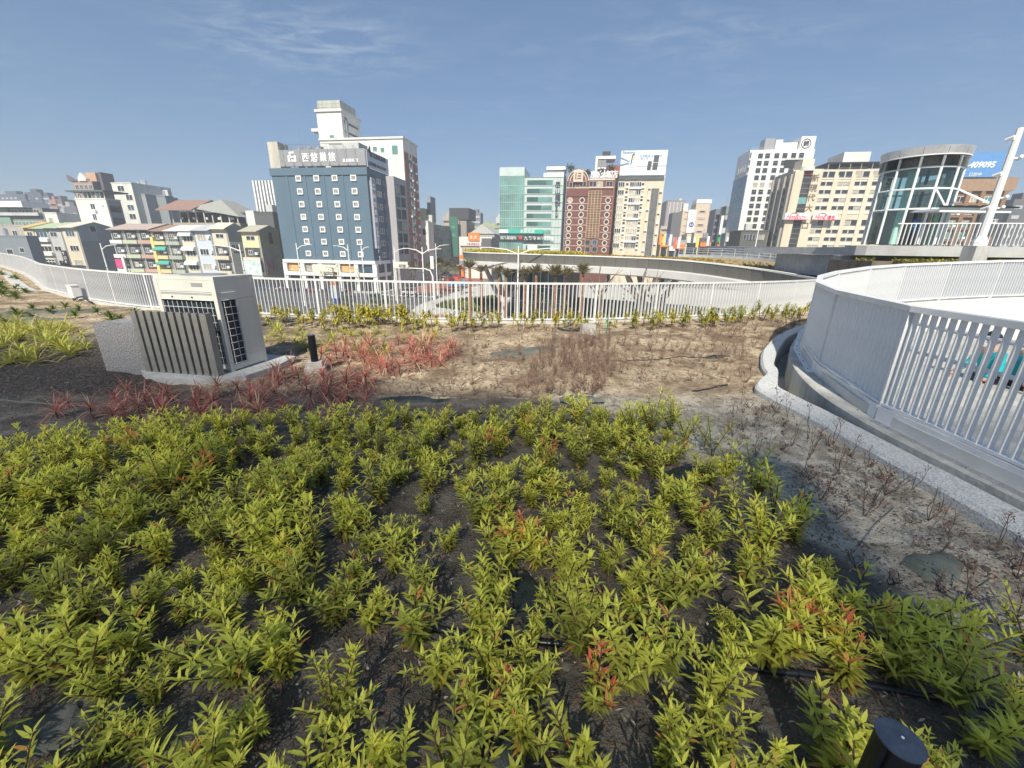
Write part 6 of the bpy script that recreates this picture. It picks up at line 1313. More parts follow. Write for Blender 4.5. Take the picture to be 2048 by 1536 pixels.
# street trees
def tree(px_, Y_, pt, lab, w_, seed, dens=1., base=ST, crown_h=None, name='street_tree', mat=None, parts=260):
    r_ = random.Random(seed); tp = D(px_, pt, Y_); t = thing(name, lab, 'tree', (tp.x, tp.y, base)); h_ = tp.z - base; ch = crown_h or h_ * .55
    MB().tube([(0, 0, 0), (.06, 0, h_ * .4), (-.05, 0, h_ * .85)], [.16, .11, .04], 7).build('trunk', BARK, t); m = LB(); lm = MB()
    for k in range(9):
        b = Vector((0, 0, h_ - ch + ch * r_.uniform(0, .7))); e = b + rdir(r_, R(10), R(70)) * w_ * .5; lm.tube([b, e], [.05, .02], 4)
        for q in range(int(parts / 9 * dens)):
            c = e + Vector((r_.gauss(0, .28) * w_, r_.gauss(0, .28) * w_, r_.gauss(0, .16) * ch)) * .62
            m.leaf(c, rdir(r_, R(-60), R(60)), .30, .15, .2, col=(r_.random(), 0), seg=2)
    lm.build('limb', BARK, t); put('crown', m.mesh('crown', [mat or TREEL, BARK]), t)
tree(664, 84, 522, 'thin street tree before the arcade of the blue hotel', 2.2, 1, .6); tree(716, 84, 525, 'thin street tree right of the first one before the hotel', 1.8, 2, .6); tree(648, 85, 532, 'smallest thin street tree before the hotel', 1.2, 9, .5)
tree(793, 92, 520, 'leafy street tree beside the parking board', 2.0, 3, .8); tree(812, 94, 516, 'taller leafy street tree right of the parking board', 2.6, 4, .9); tree(830, 96, 528, 'loose street tree left of the twin-armed lamp', 1.8, 5, .7); tree(853, 98, 520, 'street tree behind the twin-armed lamp', 2.2, 6, .8); tree(905, 110, 512, 'street tree between the palms and the orange sign', 2.6, 7, .9)
tree(760, 52, 590, 'low bushy tree behind the railing near the blue cabinet', 2.6, 11, 1.4); tree(700, 54, 588, 'bushy dark tree behind the railing left of the yellow plants', 1.7, 12, 1.2); 
# roof greenery of the round-window hotel
fh, th, Hh = hotel2
for i, (px_, py_, s_, lab) in enumerate(((1141, 336, 1.6, 'dark shrub on the hotel roof left of the arch'), (1176, 345, 1.0, 'small dark shrub right of the arch'), (1202, 343, 1.0, 'shrub behind the rooftop letters'), (1222, 337, 1.5, 'spreading shrub under the billboard corner'))):
    p = D(px_, py_, 146); m = LB()
    for k in range(260): c = Vector((rnd.gauss(0, .5), rnd.gauss(0, .5), rnd.gauss(0, .35))) * s_; m.leaf(c, rdir(rnd, R(-60), R(80)), .5, .28, .2, col=(rnd.random() * .6, 0), seg=2)
    for k in range(5): m.stem([(0, 0, -3.5), (rnd.uniform(-1, 1), rnd.uniform(-1, 1), .3)], .06)
    tag(put('rooftop_shrub', m.mesh('rooftop_shrub', [TREEL, BARK]), None, p), lab, 'shrub')
# planter ground cover on plaza, canopy roof planting
YELL = leaf_mat('yellow_leaf', (.20, .24, .04), (.60, .52, .05), (.55, .30, .05), .3)
m = LB()
bx = [(p.x, p.y) for p in bed]; BX = np.array([b[0] for b in bx]); BY = np.array([b[1] for b in bx]); CX_, CY_ = np.roll(BX, 1), np.roll(BY, 1)
def inbed(x, y):
    q = (BY > y) != (CY_ > y); return bool(np.count_nonzero(x < (CX_[q] - BX[q]) * (y - BY[q]) / (CY_[q] - BY[q]) + BX[q]) % 2)
n_ = 0
while n_ < 8000:
    x = rnd.uniform(BX.min(), BX.max()); y = rnd.uniform(BY.min(), BY.max())
    if inbed(x, y):
        n_ += 1; c = Vector((x, y, ST + .45)); yl_ = .2 + .8 * (noise.noise((x * .15, y * .15, 0)) > .1)
        for k in range(3): m.leaf(c, rdir(rnd, R(25), R(80)), rnd.uniform(.3, .8), .2, .4, col=(yl_ * rnd.uniform(.3, 1), 0), seg=2)
o = put('ground_cover', m.mesh('ground_cover', [leaf_mat('planter_leaf', (.09, .13, .03), (.30, .33, .07), (.3, .1, .05), .25), BARK])); kind(o, 'stuff')
# more planting on the right of the plaza: a low bed, a clipped hedge row and thin saplings
PB2 = [G(*q, ST + .16) for q in [(1180, 592), (1330, 584), (1600, 590), (1680, 640), (1500, 690), (1250, 680)]]
g = MB(); g.prism([(p.x, p.y) for p in PB2], ST + .16, ST + .40); kind(g.build('planting_bed', M('planter_green', (.1, .1, .1))))
QA, QB = np.array([p.x for p in PB2]), np.array([p.y for p in PB2]); QC, QD = np.roll(QA, 1), np.roll(QB, 1); m = LB(); n_ = 0
while n_ < 3500:
    x = rnd.uniform(QA.min(), QA.max()); y = rnd.uniform(QB.min(), QB.max()); q = (QB > y) != (QD > y)
    if np.count_nonzero(x < (QC[q] - QA[q]) * (y - QB[q]) / (QD[q] - QB[q]) + QA[q]) % 2:
        n_ += 1
        for k in range(3): m.leaf(Vector((x, y, ST + .4)), rdir(rnd, R(25), R(80)), rnd.uniform(.3, .9), .22, .4, col=(rnd.uniform(0, .8), 0), seg=2)
kind(put('bed_planting', m.mesh('bed_planting', [MATS['planter_leaf'], BARK])), 'stuff')
def bush_mesh(seed, w_, d_, h_):
    r_ = random.Random(seed); m = LB()
    for k in range(420): m.leaf(Vector((r_.uniform(-w_, w_), r_.uniform(-d_, d_), h_ * r_.uniform(.1, 1) ** .6)), rdir(r_, R(-20), R(80)), .30, .17, .3, col=(r_.random() * .7, 0), seg=2)
    return m.mesh('foliage', [TREEL, BARK])
bm2 = [bush_mesh(700 + i, 1.1, .6, 1.5) for i in range(3)]
for k in range(13):
    p = G(1232 + k * 27, 588 - (3 if k > 6 else 0), ST); tag(put('hedge_bush', rnd.choice(bm2), None, (p.x, p.y, ST + .15), YAW), 'dark green bush in the hedge under the canopy, %s' % ('left end' if k < 4 else 'middle' if k < 9 else 'right end'), 'bush', 'hedge bushes under the curved canopy')
for k, (px_, Y_, pt) in enumerate(((1062, 44, 590), (1084, 46, 574), (1102, 43, 580), (1124, 45, 572), (1140, 42, 585), (1228, 44, 588), (1254, 46, 580), (1330, 43, 586), (1362, 45, 592), (905, 46, 598), (922, 44, 602), (975, 45, 600))):
    tree(px_, Y_, pt, 'thin young sapling in the plaza bed, %s' % ['left of the pale palm', 'close left of the pale palm', 'before the broad pale palm', 'right of the broad pale palm', 'low, right of the pale palms', 'by the left bare tree', 'between the two bare trees', 'by the spreading bare tree', 'right of the spreading bare tree', 'leftmost in the oval bed', 'second from left in the oval bed', 'in the middle of the oval bed'][k], 1.0, 40 + k, .35, base=ST + .4, name='sapling')
m = LB()
for k in range(9000):
    i = rnd.randrange(n - 1 if False else len(rim) - 1); p = rim[i].lerp(rim[i + 1], rnd.random()); q = inw[i]; dd = rnd.uniform(.45, 9) ; c = p + q * dd + Vector((0, 0, -.1))
    f_ = i / len(rim); dens_ = 1 if f_ < .42 else (.35 if f_ < .7 else .12)
    if rnd.random() > dens_: continue
    big = (1.0 if f_ < .42 else .45)
    for j in range(4): m.leaf(c, rdir(rnd, R(30), R(85)), rnd.uniform(.35, .75) * big, .16, .4, col=((rnd.uniform(.4, 1) if f_ < .42 else rnd.uniform(0, .4)), 0 if f_ < .42 else .5), seg=2)
o = put('roof_planting', m.mesh('roof_planting', [YELL, BARK])); kind(o, 'stuff')
m = LB()
for k in range(2500):
    x = rnd.uniform(19.5, 33); y = rnd.uniform(20, 24.5); c = Vector((x, y, 1.6)); 
    if noise.noise((x * .8, y * .8, 2)) < -.1: continue
    for j in range(3): m.leaf(c, rdir(rnd, R(20), R(80)), rnd.uniform(.12, .3), .08, .4, col=(rnd.uniform(0, .6), rnd.random() * .3), seg=2)
o = put('bank_planting', m.mesh('bank_planting', [YELL, BARK])); kind(o, 'stuff')

# ================================================================== PEOPLE on the ramp
SKIN = M('skin', (.45, .28, .20), .6, var=.04); HAIR = M('hair', (.012, .011, .012), .5); TEAL = M('teal_jacket', (.01, .36, .42), .65, var=.1, scale=6); NAVY = M('navy_trousers', (.012, .016, .04), .8); SHOE = M('shoe', (.6, .55, .52), .6); PINK = M('pink_trim', (.7, .15, .15), .6)
def skin_body(verts, edges, radii, name, mat, parent, sub=2):
    me = bpy.data.meshes.new(name); me.from_pydata(verts, edges, []); o = bpy.data.objects.new(name, me); COL.objects.link(o)
    md = o.modifiers.new('s', 'SKIN'); md.use_smooth_shade = True
    for i, r_ in enumerate(radii): me.skin_vertices[0].data[i].radius = (r_, r_) if not isinstance(r_, tuple) else r_
    me.skin_vertices[0].data[0].use_root = True
    o.modifiers.new('b', 'SUBSURF').levels = sub; o.data.materials.append(mat); o.parent = parent; SKB.append((o, mat)); return o
SKB = []
def person(px_, py_, lab, face=0., cap=True, lean=0., step=.18, arm=.3, jacket=TEAL):
    p = G(px_, py_, FLZ); t = thing('person', lab, 'person', (p.x, p.y, FLZ), face)
    V = [(0, 0, .92), (0, 0, 1.08), (0, -lean * .4, 1.28), (0, -lean, 1.42), (0, -lean, 1.50), (0, -lean - .01, 1.60),
         (-.10, 0, .88), (-.11, -step, .50), (-.12, -step * .6, .08), (-.12, -step * .6 - .14, .05), (.10, 0, .88), (.11, step * .6, .48), (.12, step, .09), (.12, step - .14, .05),
         (-.19, -lean, 1.40), (-.25, -lean - arm * .2, 1.14), (-.24, -lean - arm, .95), (.19, -lean, 1.40), (.26, -lean + .02, 1.13), (.25, -lean - arm * .6, .90)]
    E = [(0, 1), (1, 2), (2, 3), (3, 4), (4, 5), (0, 6), (6, 7), (7, 8), (8, 9), (0, 10), (10, 11), (11, 12), (12, 13), (3, 14), (14, 15), (15, 16), (3, 17), (17, 18), (18, 19)]
    Rr = [(.16, .12), (.145, .11), (.17, .12), (.15, .1), .055, .05, .095, .065, .045, .04, .095, .065, .045, .04, .065, .048, .034, .065, .048, .034]
    skin_body(V, E, Rr, 'body', SKIN, t)
    # jacket and trousers as loose shells following the body
    skin_body([(0, 0, .9), (0, 0, 1.1), (0, -lean * .4, 1.28), (0, -lean, 1.42), (-.19, -lean, 1.405), (-.25, -lean - arm * .2, 1.14), (-.242, -lean - arm * .85, .99), (.19, -lean, 1.405), (.26, -lean + .02, 1.13), (.252, -lean - arm * .5, .95)],
              [(0, 1), (1, 2), (2, 3), (3, 4), (4, 5), (5, 6), (3, 7), (7, 8), (8, 9)], [(.20, .15), (.18, .14), (.205, .15), (.17, .12), .085, .068, .055, .085, .068, .055], 'jacket', jacket, t)
    skin_body([(0, 0, .93), (-.10, 0, .86), (-.11, -step, .50), (-.12, -step * .6, .12), (.10, 0, .86), (.11, step * .6, .48), (.12, step, .13)], [(0, 1), (1, 2), (2, 3), (0, 4), (4, 5), (5, 6)], [(.175, .135), .115, .085, .07, .115, .085, .07], 'trousers', NAVY, t)
    for sx, yy in ((-.12, -step * .6), (.12, step)): MB().tube([(sx, yy + .05, .05), (sx, yy - .08, .055), (sx, yy - .2, .04)], [.05, .055, .035], 8).build('shoe', SHOE, t, smooth=True)
    hc = Vector((0, -lean - .02, 1.64)); bm = bmesh.new(); bmesh.ops.create_uvsphere(bm, u_segments=20, v_segments=14, radius=1)
    for v in bm.verts:
        x, y, z = v.co; w2 = 1 - .22 * max(0, -z) ; v.co = Vector((x * .078 * w2, y * .098 * (1 - .12 * max(0, -z)), z * .125))
        if y < -.75 and abs(x) < .25 and -.35 < z < .12: v.co.y -= .018
        if y < -.5 and .05 < z < .3 and .2 < abs(x) < .55: v.co.y += .008
    me = bpy.data.meshes.new('head'); bm.to_mesh(me); bm.free(); me.materials.append(SKIN); me.polygons.foreach_set('use_smooth', [True] * len(me.polygons)); hd = put('head', me, t, hc)
    bm = bmesh.new(); bmesh.ops.create_uvsphere(bm, u_segments=20, v_segments=14, radius=1)
    bmesh.ops.delete(bm, geom=[v for v in bm.verts if v.co.z < -.1 and v.co.y < .25 or v.co.z < -.55 or (v.co.y < -.6 and v.co.z < .35)], context='VERTS')
    for v in bm.verts: v.co = Vector((v.co.x * .088, v.co.y * .108, v.co.z * .135))
    me = bpy.data.meshes.new('hair'); bm.to_mesh(me); bm.free(); me.materials.append(HAIR); put('hair', me, t, hc)
    if cap: MB().tube([(0, -.02, .065), (0, -.02, .115), (0, 0, .145)], [.104, .095, .05], 14).box(-.07, .07, -.19, -.06, .07, .085).build('cap', DARK, t, hc)
    for s_ in (-1, 1):
        MB().tube([(s_ * .03, -.094, .012), (s_ * .03, -.10, .012)], .011, 8).build('eye', DARK, t, hc); MB().tube([(s_ * .078, .0, -.03), (s_ * .088, .01, .0), (s_ * .078, .01, .03)], .014, 6).build('ear', SKIN, t, hc)
    MB().box(-.022, .022, -.1, -.092, -.062, -.055).build('mouth', M('lips', (.35, .12, .1), .6), t, hc)
    # hands with fingers
    for hx, hy, hz in ((-.242, -lean - arm, .95), (.252, -lean - arm * .6, .90)):
        V = [(hx, hy, hz), (hx, hy - .02, hz - .05), (hx, hy - .03, hz - .085)]; E = [(0, 1), (1, 2)]; Rr = [.022, .026, .024]
        for k, (ox, ln) in enumerate(((-.027, .055), (-.009, .065), (.009, .06), (.026, .048))):
            b = len(V); V += [(hx + ox, hy - .032, hz - .09), (hx + ox, hy - .045, hz - .09 - ln * .6), (hx + ox, hy - .038, hz - .09 - ln)]; E += [(2, b), (b, b + 1), (b + 1, b + 2)]; Rr += [.009, .008, .007]
        b = len(V); V += [(hx + .03, hy - .03, hz - .045), (hx + .04, hy - .05, hz - .075)]; E += [(1, b), (b, b + 1)]; Rr += [.01, .008]
        skin_body(V, E, Rr, 'hand', SKIN, t, 1)
    return t
person(1934, 843, 'person in a teal jacket and dark trousers seen through the ramp railing, nearer the mast', face=R(-100), lean=.06)
person(1990, 852, 'person in a teal jacket and dark cap behind the ramp railing at right edge', face=R(60), lean=.03, step=.05)
person(2030, 868, 'person in a teal vest partly cut by the right picture edge', face=R(-30), cap=False, step=.1)
def finish_skin():
    dg = bpy.context.evaluated_depsgraph_get(); made = [(o, bpy.data.meshes.new_from_object(o.evaluated_get(dg)), mat) for o, mat in SKB]
    for o, me, mat in made:
        o.modifiers.clear(); o.data = me; me.materials.clear(); me.materials.append(mat)
finish_skin()
# ================================================================== ROOF GARDEN OBJECTS
ACM = M('ac_housing', (.60, .595, .54), .45, .0, var=.08, scale=2.2, streak=3); ACD = M('ac_grille_dark', (.02, .03, .04), .5, var=.5, scale=20)
A = thing('air_conditioner', 'large cream outdoor air conditioning unit with white wire grilles over dark coils', 'air conditioner', (-5.34, 6.18, 0), R(-11))
AW, AD, A0, A1 = 1.05, .71, .15, 1.50
MB().box(.03, AW - .03, .04, AD - .03, A0 + .02, A1 - .05).build('core', ACD, A)
MB().box(0, AW, 0, AD, A1 - .05, A1).build('top_panel', ACM, A)
MB().box(.05, AW - .05, 0, .035, 1.16, A1 - .052).build('front_panel', ACM, A); MB().box(AW - .035, AW, .055, AD, 1.16, A1 - .052).build('side_panel', ACM, A)
MB().box(AW - .03, AW + .004, AD * .46, AD, A0, 1.157).build('side_panel', ACM, A)
for j in range(22): MB().box(AW + .005, AW + .009, AD * .49, AD - .05, .28 + j * .04, .287 + j * .04).build('rib', ACM, A) if j % 1 == 0 else None
for (z_) in (1.28, 1.24): MB().box(.08, AW - .08, -.004, -.001, z_, z_ + .006).build('seam', STEEL, A)
for x_ in (.27, .62): MB().tube([(x_, .0, 1.20), (x_, -.012, 1.20)], .011, 8).build('screw', DARK, A)
for (x_, y_) in ((0, 0), (AW - .055, 0), (AW - .055, AD - .055), (0, AD - .055)): MB().box(x_ - .004, x_ + .059, y_ - .004, y_ + .059, .08, A1 - .051).build('corner_post', ACM, A)
MB().box(.0, AW, .0, .05, .10, A0 + .03).box(AW - .05, AW, 0, AD, .1, A0 + .03).build('base_frame', ACM, A)
for k in range(11): x_ = .09 + k * (AW - .2) / 10; MB().tube([(x_, -.012, A0 + .04), (x_, -.012, 1.14)], .004, 4).build('grille_wire', RAILW, A)
for k in range(11): z_ = A0 + .05 + k * .107; MB().tube([(.07, -.016, z_), (AW - .07, -.016, z_)], .004, 4).build('grille_wire', RAILW, A)
for k in range(3): y_ = .09 + k * .11; MB().tube([(AW + .012, y_, A0 + .04), (AW + .012, y_, 1.14)], .004, 4).build('grille_wire', RAILW, A)
for k in range(11): z_ = A0 + .05 + k * .107; MB().tube([(AW + .016, .07, z_), (AW + .016, AD * .45, z_)], .004, 4).build('grille_wire', RAILW, A)
MB().box(AW * .62, AW * .80, -.006, .0, 1.36, 1.41).build('label_plate', STEEL, A); MB().tube([(AW / 2, AD / 2, A1), (AW / 2, AD / 2, A1 + .012)], .3, 24).build('fan_guard', STEEL, A)
pd = [(-.42, -.16), (-.2, -.30), (.35, -.42), (.9, -.36), (1.32, -.1), (1.4, .5), (1.3, 1.1), (-.3, 1.1)]
kind(tag(MB().prism(pd, -.1, .08).build('concrete_pad', M('pad_concrete', (.50, .51, .50), .9, var=.15, scale=4), None, (-5.30, 6.10, 0), R(-8)), 'pad'), 'structure')
S = thing('slatted_screen', 'grey metal slatted screen standing in front of the air conditioner', 'screen', (-5.6, 5.96, .08), R(-9)); SG = M('screen_grey', (.27, .265, .24), .5, .2, var=.05)
ss = MB().box(-.042, .042, -.02, .02, 0, .93).mesh('slat', SG)
for k in range(10): put('slat', ss, S, (.045 + k * .128, 0, 0))
MB().box(1.20, 1.26, -.019, .09, 0, .93).build('end_post', SG, S)
for z_ in (.16, .78): MB().box(.0, 1.2, .021, .05, z_, z_ + .05).build('cross_rail', SG, S)
gr = MB().box(0, .95, 0, 1.35, -.1, .78); GRAN = M('speckled_granite', (.5, .5, .5), .85, var=0, bump=.4, bscale=120)
tn = GRAN.node_tree; nn_ = tn.nodes.new('ShaderNodeTexNoise'); nn_.inputs['Scale'].default_value = 48; nn_.inputs['Detail'].default_value = 6; nn_.inputs['Roughness'].default_value = .8
rr = tn.nodes.new('ShaderNodeValToRGB'); rr.color_ramp.elements[0].position = .42; rr.color_ramp.elements[0].color = (.13, .13, .14, 1); rr.color_ramp.elements[1].position = .60; rr.color_ramp.elements[1].color = (.46, .46, .46, 1)
tco = tn.nodes.new('ShaderNodeTexCoord'); tn.links.new(tco.outputs['Object'], nn_.inputs['Vector']); tn.links.new(nn_.outputs[0], rr.inputs[0]); tn.links.new(rr.outputs[0], tn.nodes['Principled BSDF'].inputs['Base Color'])
tag(gr.build('stone_block', GRAN, None, (-6.4, 6.12, 0), R(-9)), 'big speckled grey terrazzo block beside the slatted screen', 'block')
BLK = M('bollard_black', (.012, .014, .02), .35, .3, var=.1, spec=.5)
def bollard(x, y, lab, base=True, top=.61):
    t = thing('bollard_light', lab, 'bollard light', (x, y, 0), R(20), 'black bollard lights in the roof garden')
    if base: MB().box(-.15, .15, -.15, .15, -.05, .10).build('footing', M('footing_concrete', (.46, .45, .42), .9, var=.12, scale=8), t); MB().box(-.11, .11, -.11, .11, .101, .18).build('footing_block', M('footing_concrete', (.4, .4, .4)), t)
    z0_ = .181 if base else -.05
    n = 28; ring_ = []
    for k in range(n):
        a = 2 * math.pi * k / n; ring_.append((.055 * math.cos(a), .055 * math.sin(a)))
    MB().prism([(x_ * (.8 if k % 14 in (0,) else 1), y_ * (.8 if k % 14 in (0,) else 1)) for k, (x_, y_) in enumerate(ring_)], z0_, top - .008).build('post', BLK, t)
    MB().tube([(0, 0, top - .007), (0, 0, top)], .058, 28).build('cap', M('bollard_cap', (.055, .075, .11), .42, .2, var=.25, scale=25), t)
    MB().tube([(.01, 0, top), (.01, 0, top + .002)], .004, 8).build('screw', RAILW, t)
bollard(-3.19, 6.33, 'black bollard light on a small concrete footing among red spiky plants')
q = G(1801, 1478, .62); bollard(q.x, q.y, 'black bollard light with a flat blue-grey cap at the bottom right corner', False, .62)
tag(MB().prism([(-.16, -.08), (.16, -.1), (.17, .1), (-.15, .12)], -.1, .27).build('concrete_block', CONC, None, (1.80, 9.70, 0), .2), 'small grey concrete block near the railing', 'block')
tag(MB().tube([(0, 0, 0), (0, 0, .42)], .012, 6).build('stake', M('green_stake', (.02, .25, .14), .5), None, G(1213, 668)), 'thin green stake among yellow plants by the railing', 'stake')
HOSE = M('black_hose', (.018, .02, .028), .35, var=.2, spec=.6); HOSG = M('grey_hose', (.16, .16, .15), .5)
def hose(pts, lab, r_=.016, mat=None, lift=.0):
    w_ = [G(*q) for q in pts]; w_ = resample([(p.x, p.y, 0) for p in w_], .12); v = [(p.x, p.y, soil_z(p.x, p.y) + r_ * .7 + lift) for p in w_]
    tag(MB().tube(v, r_, 8).build('irrigation_pipe', mat or HOSE, None, smooth=True), lab, 'pipe')
hose([(560, 1205), (690, 1228), (790, 1250), (880, 1262), (1010, 1282), (1100, 1292), (1330, 1318), (1450, 1334), (1560, 1350), (1660, 1362), (1790, 1382), (1960, 1410), (2100, 1440)], 'black irrigation pipe crossing the near shrubs to the bottom right', .017)
hose([(-40, 803), (30, 806), (110, 812), (240, 816), (370, 818)], 'thin grey hose on the dark ground at left', .01, HOSG); hose([(780, 838), (840, 836), (920, 832), (990, 824)], 'black pipe behind the shrubs near the middle', .014); hose([(1120, 806), (1160, 809), (1215, 806)], 'short black pipe showing left of the tallest shrubs', .014)
hose([(1180, 724), (1290, 718), (1420, 715)], 'thin black pipe on the pale sand', .01); hose([(1385, 782), (1430, 774), (1460, 770)], 'short black pipe end on the sand near the curb', .013)
FAB = M('weed_fabric', (.030, .042, .042), .55, var=.5, scale=6, bump=.4, bscale=60, spec=.35); FAB2 = M('dusty_fabric', (.13, .145, .125), .8, var=.35, scale=5, bump=.4, bscale=60)
def fabric(px_, py_, w_, h_, lab, mat=FAB, seed=0, rise=.03):
    r_ = random.Random(seed); c = G(px_, py_); n = 14; m = MB(); rings = 5; ang = r_.uniform(0, 3)
    out_ = [1 + r_.uniform(-.28, .28) for _ in range(n)]; m.v.append((0, 0, soil_z(c.x, c.y) + rise + .012))
    for j in range(1, rings + 1):
        for k in range(n):
            a = 2 * math.pi * k / n; f_ = out_[k] ** 1 * j / rings; x = math.cos(a) * w_ * f_; y = math.sin(a) * h_ * f_
            x, y = x * math.cos(ang * .2) - y * math.sin(ang * .2), x * math.sin(ang * .2) + y * math.cos(ang * .2)
            z = soil_z(c.x + x, c.y + y) + .012 + rise * (1 - (j / rings) ** 2) + .022 * noise.noise(((c.x + x) * 7, (c.y + y) * 7, seed)) * (1 if j < rings else 0) - (.014 if j == rings else 0)
            m.v.append((x, y, z))
    m.f = [(0, 1 + k, 1 + (k + 1) % n) for k in range(n)] + [(1 + (j - 1) * n + k, 1 + j * n + k, 1 + j * n + (k + 1) % n, 1 + (j - 1) * n + (k + 1) % n) for j in range(1, rings) for k in range(n)]; m.m = [0] * len(m.f)
    tag(m.build('fabric_sheet', mat, None, (c.x, c.y, 0), smooth=True), lab, 'ground fabric')
for i, a in enumerate(((1045, 702, .8, .28, 'dusty green weed fabric bulging from the sand left of the purple twigs', FAB2), (1140, 663, .35, .12, 'crumpled black fabric by the small concrete block', FAB), (90, 625, 1.7, .35, 'wrinkled dark fabric on the slope left of the terrazzo block', FAB2), (30, 640, 1.3, .3, 'dusty fabric fold at the far left above the yellow tufts', FAB2),
    (690, 985, .2, .1, 'dark fabric scrap in the left middle of the bed', FAB), (1062, 1205, .09, .28, 'narrow dark fabric strip in the centre of the bed', FAB), (1320, 1290, .12, .22, 'dark fabric strip just above the pipe, right of centre', FAB), (1375, 945, .35, .14, 'dark fabric square among the right-hand shrubs', FAB), (1480, 1050, .2, .16, 'greyish fabric patch at the right edge of the shrubs', FAB2),
    (760, 955, .25, .12, 'dark fabric scrap left of the centre shrubs', FAB), (600, 1080, .22, .12, 'dark fabric hollow left of the middle', FAB), (470, 1320, .25, .12, 'dark fabric showing near the lower left', FAB), (60, 1480, .22, .1, 'grey-green fabric at the bottom left corner', FAB2), (230, 1420, .13, .08, 'dark fabric patch near the bottom left stone', FAB), (1160, 800, .3, .1, 'grey fabric edge left of the tallest shrubs', FAB2),
    (560, 725, .45, .12, 'dark fabric right of the air conditioner', FAB), (1430, 715, .3, .07, 'small black fabric fold on the pale sand', FAB), (1860, 1150, .18, .12, 'half buried dusty fabric on the pale soil at right', FAB2), (820, 800, .5, .1, 'dark fabric behind the shrubs left of centre', FAB), (360, 960, .2, .1, 'dark fabric glimpse among the left shrubs', FAB), (1010, 1500, .12, .07, 'dark fabric at the bottom centre', FAB))):
    fabric(a[0], a[1], a[2], a[3], a[4], a[5], i)
def stone(px_, py_, s_, lab, seed):
    c = G(px_, py_); bm = bmesh.new(); bmesh.ops.create_icosphere(bm, subdivisions=3, radius=s_)
    for v in bm.verts: v.co *= 1 + .35 * noise.noise(v.co * (2 / s_) + Vector((seed, 0, 0))); v.co.z *= .5
    me = bpy.data.meshes.new('stone'); bm.to_mesh(me); bm.free(); me.materials.append(M('rubble_stone', (.13, .13, .125), .9, var=.3, scale=14, bump=.5)); tag(put('stone', me, None, (c.x, c.y, soil_z(c.x, c.y) + s_ * .2)), lab, 'stone')
stone(135, 1445, .09, 'grey stone lying at the bottom left beside a white twig', 1); stone(1000, 1480, .03, 'small pale stone at the bottom centre', 3); stone(350, 1330, .035, 'small stone between the lower left shrubs', 5)

# ================================================================== PLANTS
SHL = leaf_mat('shrub_leaf', (.12, .17, .045), (.86, .85, .14), (.85, .18, .12), .44); STM = M('shrub_stem', (.10, .06, .045), .8, var=.2, scale=10)
def shrub_leaves(seed, red=0, n_st=None, hgt=.4):
    r_ = random.Random(seed); L = []; stems = []
    for s_ in range(n_st or r_.randint(8, 13)):
        a = r_.uniform(0, 2 * math.pi); lean_ = r_.uniform(.08, .85); h_ = hgt * r_.uniform(.65, 1.05); b = Vector((r_.uniform(-.012, .012), r_.uniform(-.012, .012), 0)); d = Vector((math.cos(a) * lean_, math.sin(a) * lean_, 1)).normalized()
        st_ = r_.uniform(.0, .25) * h_; pts = [b, b + Vector((0, 0, st_)) + d * .01, b + Vector((0, 0, st_)) + d * (h_ - st_) * .5 + Vector((0, 0, .01)), b + Vector((0, 0, st_)) + d * (h_ - st_) * .96]
        stems.append(pts); isred = r_.random() < red; a0 = r_.uniform(0, 6.28); nl = r_.randint(10, 14)
        for k in range(nl):
            t_ = .30 + .70 * k / (nl - 1); i_ = min(2, int(t_ * 3)); p = pts[i_].lerp(pts[i_ + 1], t_ * 3 - i_)
            for q in (0, 1) if k < nl - 1 else (0, 1, 2, 3):
                aa = a0 + k * 1.571 * .93 + q * (math.pi if k < nl - 1 else math.pi / 2); el = R(r_.uniform(5, 38)) + t_ ** 3 * R(38)
                dd = Vector((math.cos(aa) * math.cos(el), math.sin(aa) * math.cos(el), math.sin(el))) + d * .25
                ln = r_.uniform(.040, .070) * (1 - .25 * (k == nl - 1)) * (1.1 - .3 * abs(t_ - .6)); age = min(1, max(0, .12 + .88 * t_ ** 1.3 + r_.uniform(-.15, .15)))
                rd = (1 if k >= nl - 2 else .45 if k >= nl - 3 else 0) * (r_.uniform(.6, 1) if isred else 0)
                if not isred and r_.random() < .012: rd = .7; age = .9
                if t_ < .5 and r_.random() < .05: rd = .45; age = .6
                L.append((p, dd, ln, ln * r_.uniform(.19, .26), r_.uniform(.15, .6), (age, rd)))
    return stems, L
def shrub_mesh(seed, red=0, **kw):
    st, L = shrub_leaves(seed, red, **kw); a = LB(); b = LB()
    for p, d, ln, w_, bd, c in L: a.leaf(p, d, ln, w_, bd, col=c, seg=3)
    for pts in st: b.stem(pts, [.0045, .004, .0032, .002], 0, 4)
    return a.mesh('foliage', SHL), b.mesh('stem', [STM])
SV = [shrub_mesh(100 + i, 0, hgt=.27 + .03 * (i % 4)) for i in range(13)] + [shrub_mesh(200 + i, .3, hgt=.32) for i in range(3)]
THIN = [shrub_mesh(300 + i, 0, n_st=3, hgt=.42) for i in range(3)]
ppx = [(-500, 990), (-100, 940), (60, 915), (230, 890), (480, 868), (640, 855), (780, 850), (900, 845), (1130, 850), (1190, 835), (1380, 850), (1430, 915), (1500, 960), (1560, 1020), (1620, 1090), (1660, 1180), (1690, 1262), (1850, 1290), (2060, 1330), (2300, 1500), (2300, 1900), (-900, 1900)]
PG_ = [G(*q) for q in ppx]; BX2 = np.array([p.x for p in PG_]); BY2 = np.array([p.y for p in PG_]); CX2, CY2 = np.roll(BX2, 1), np.roll(BY2, 1)
def inplot(x, y):
    q = (BY2 > y) != (CY2 > y); return bool(np.count_nonzero(x < (CX2[q] - BX2[q]) * (y - BY2[q]) / (CY2[q] - BY2[q]) + BX2[q]) % 2)
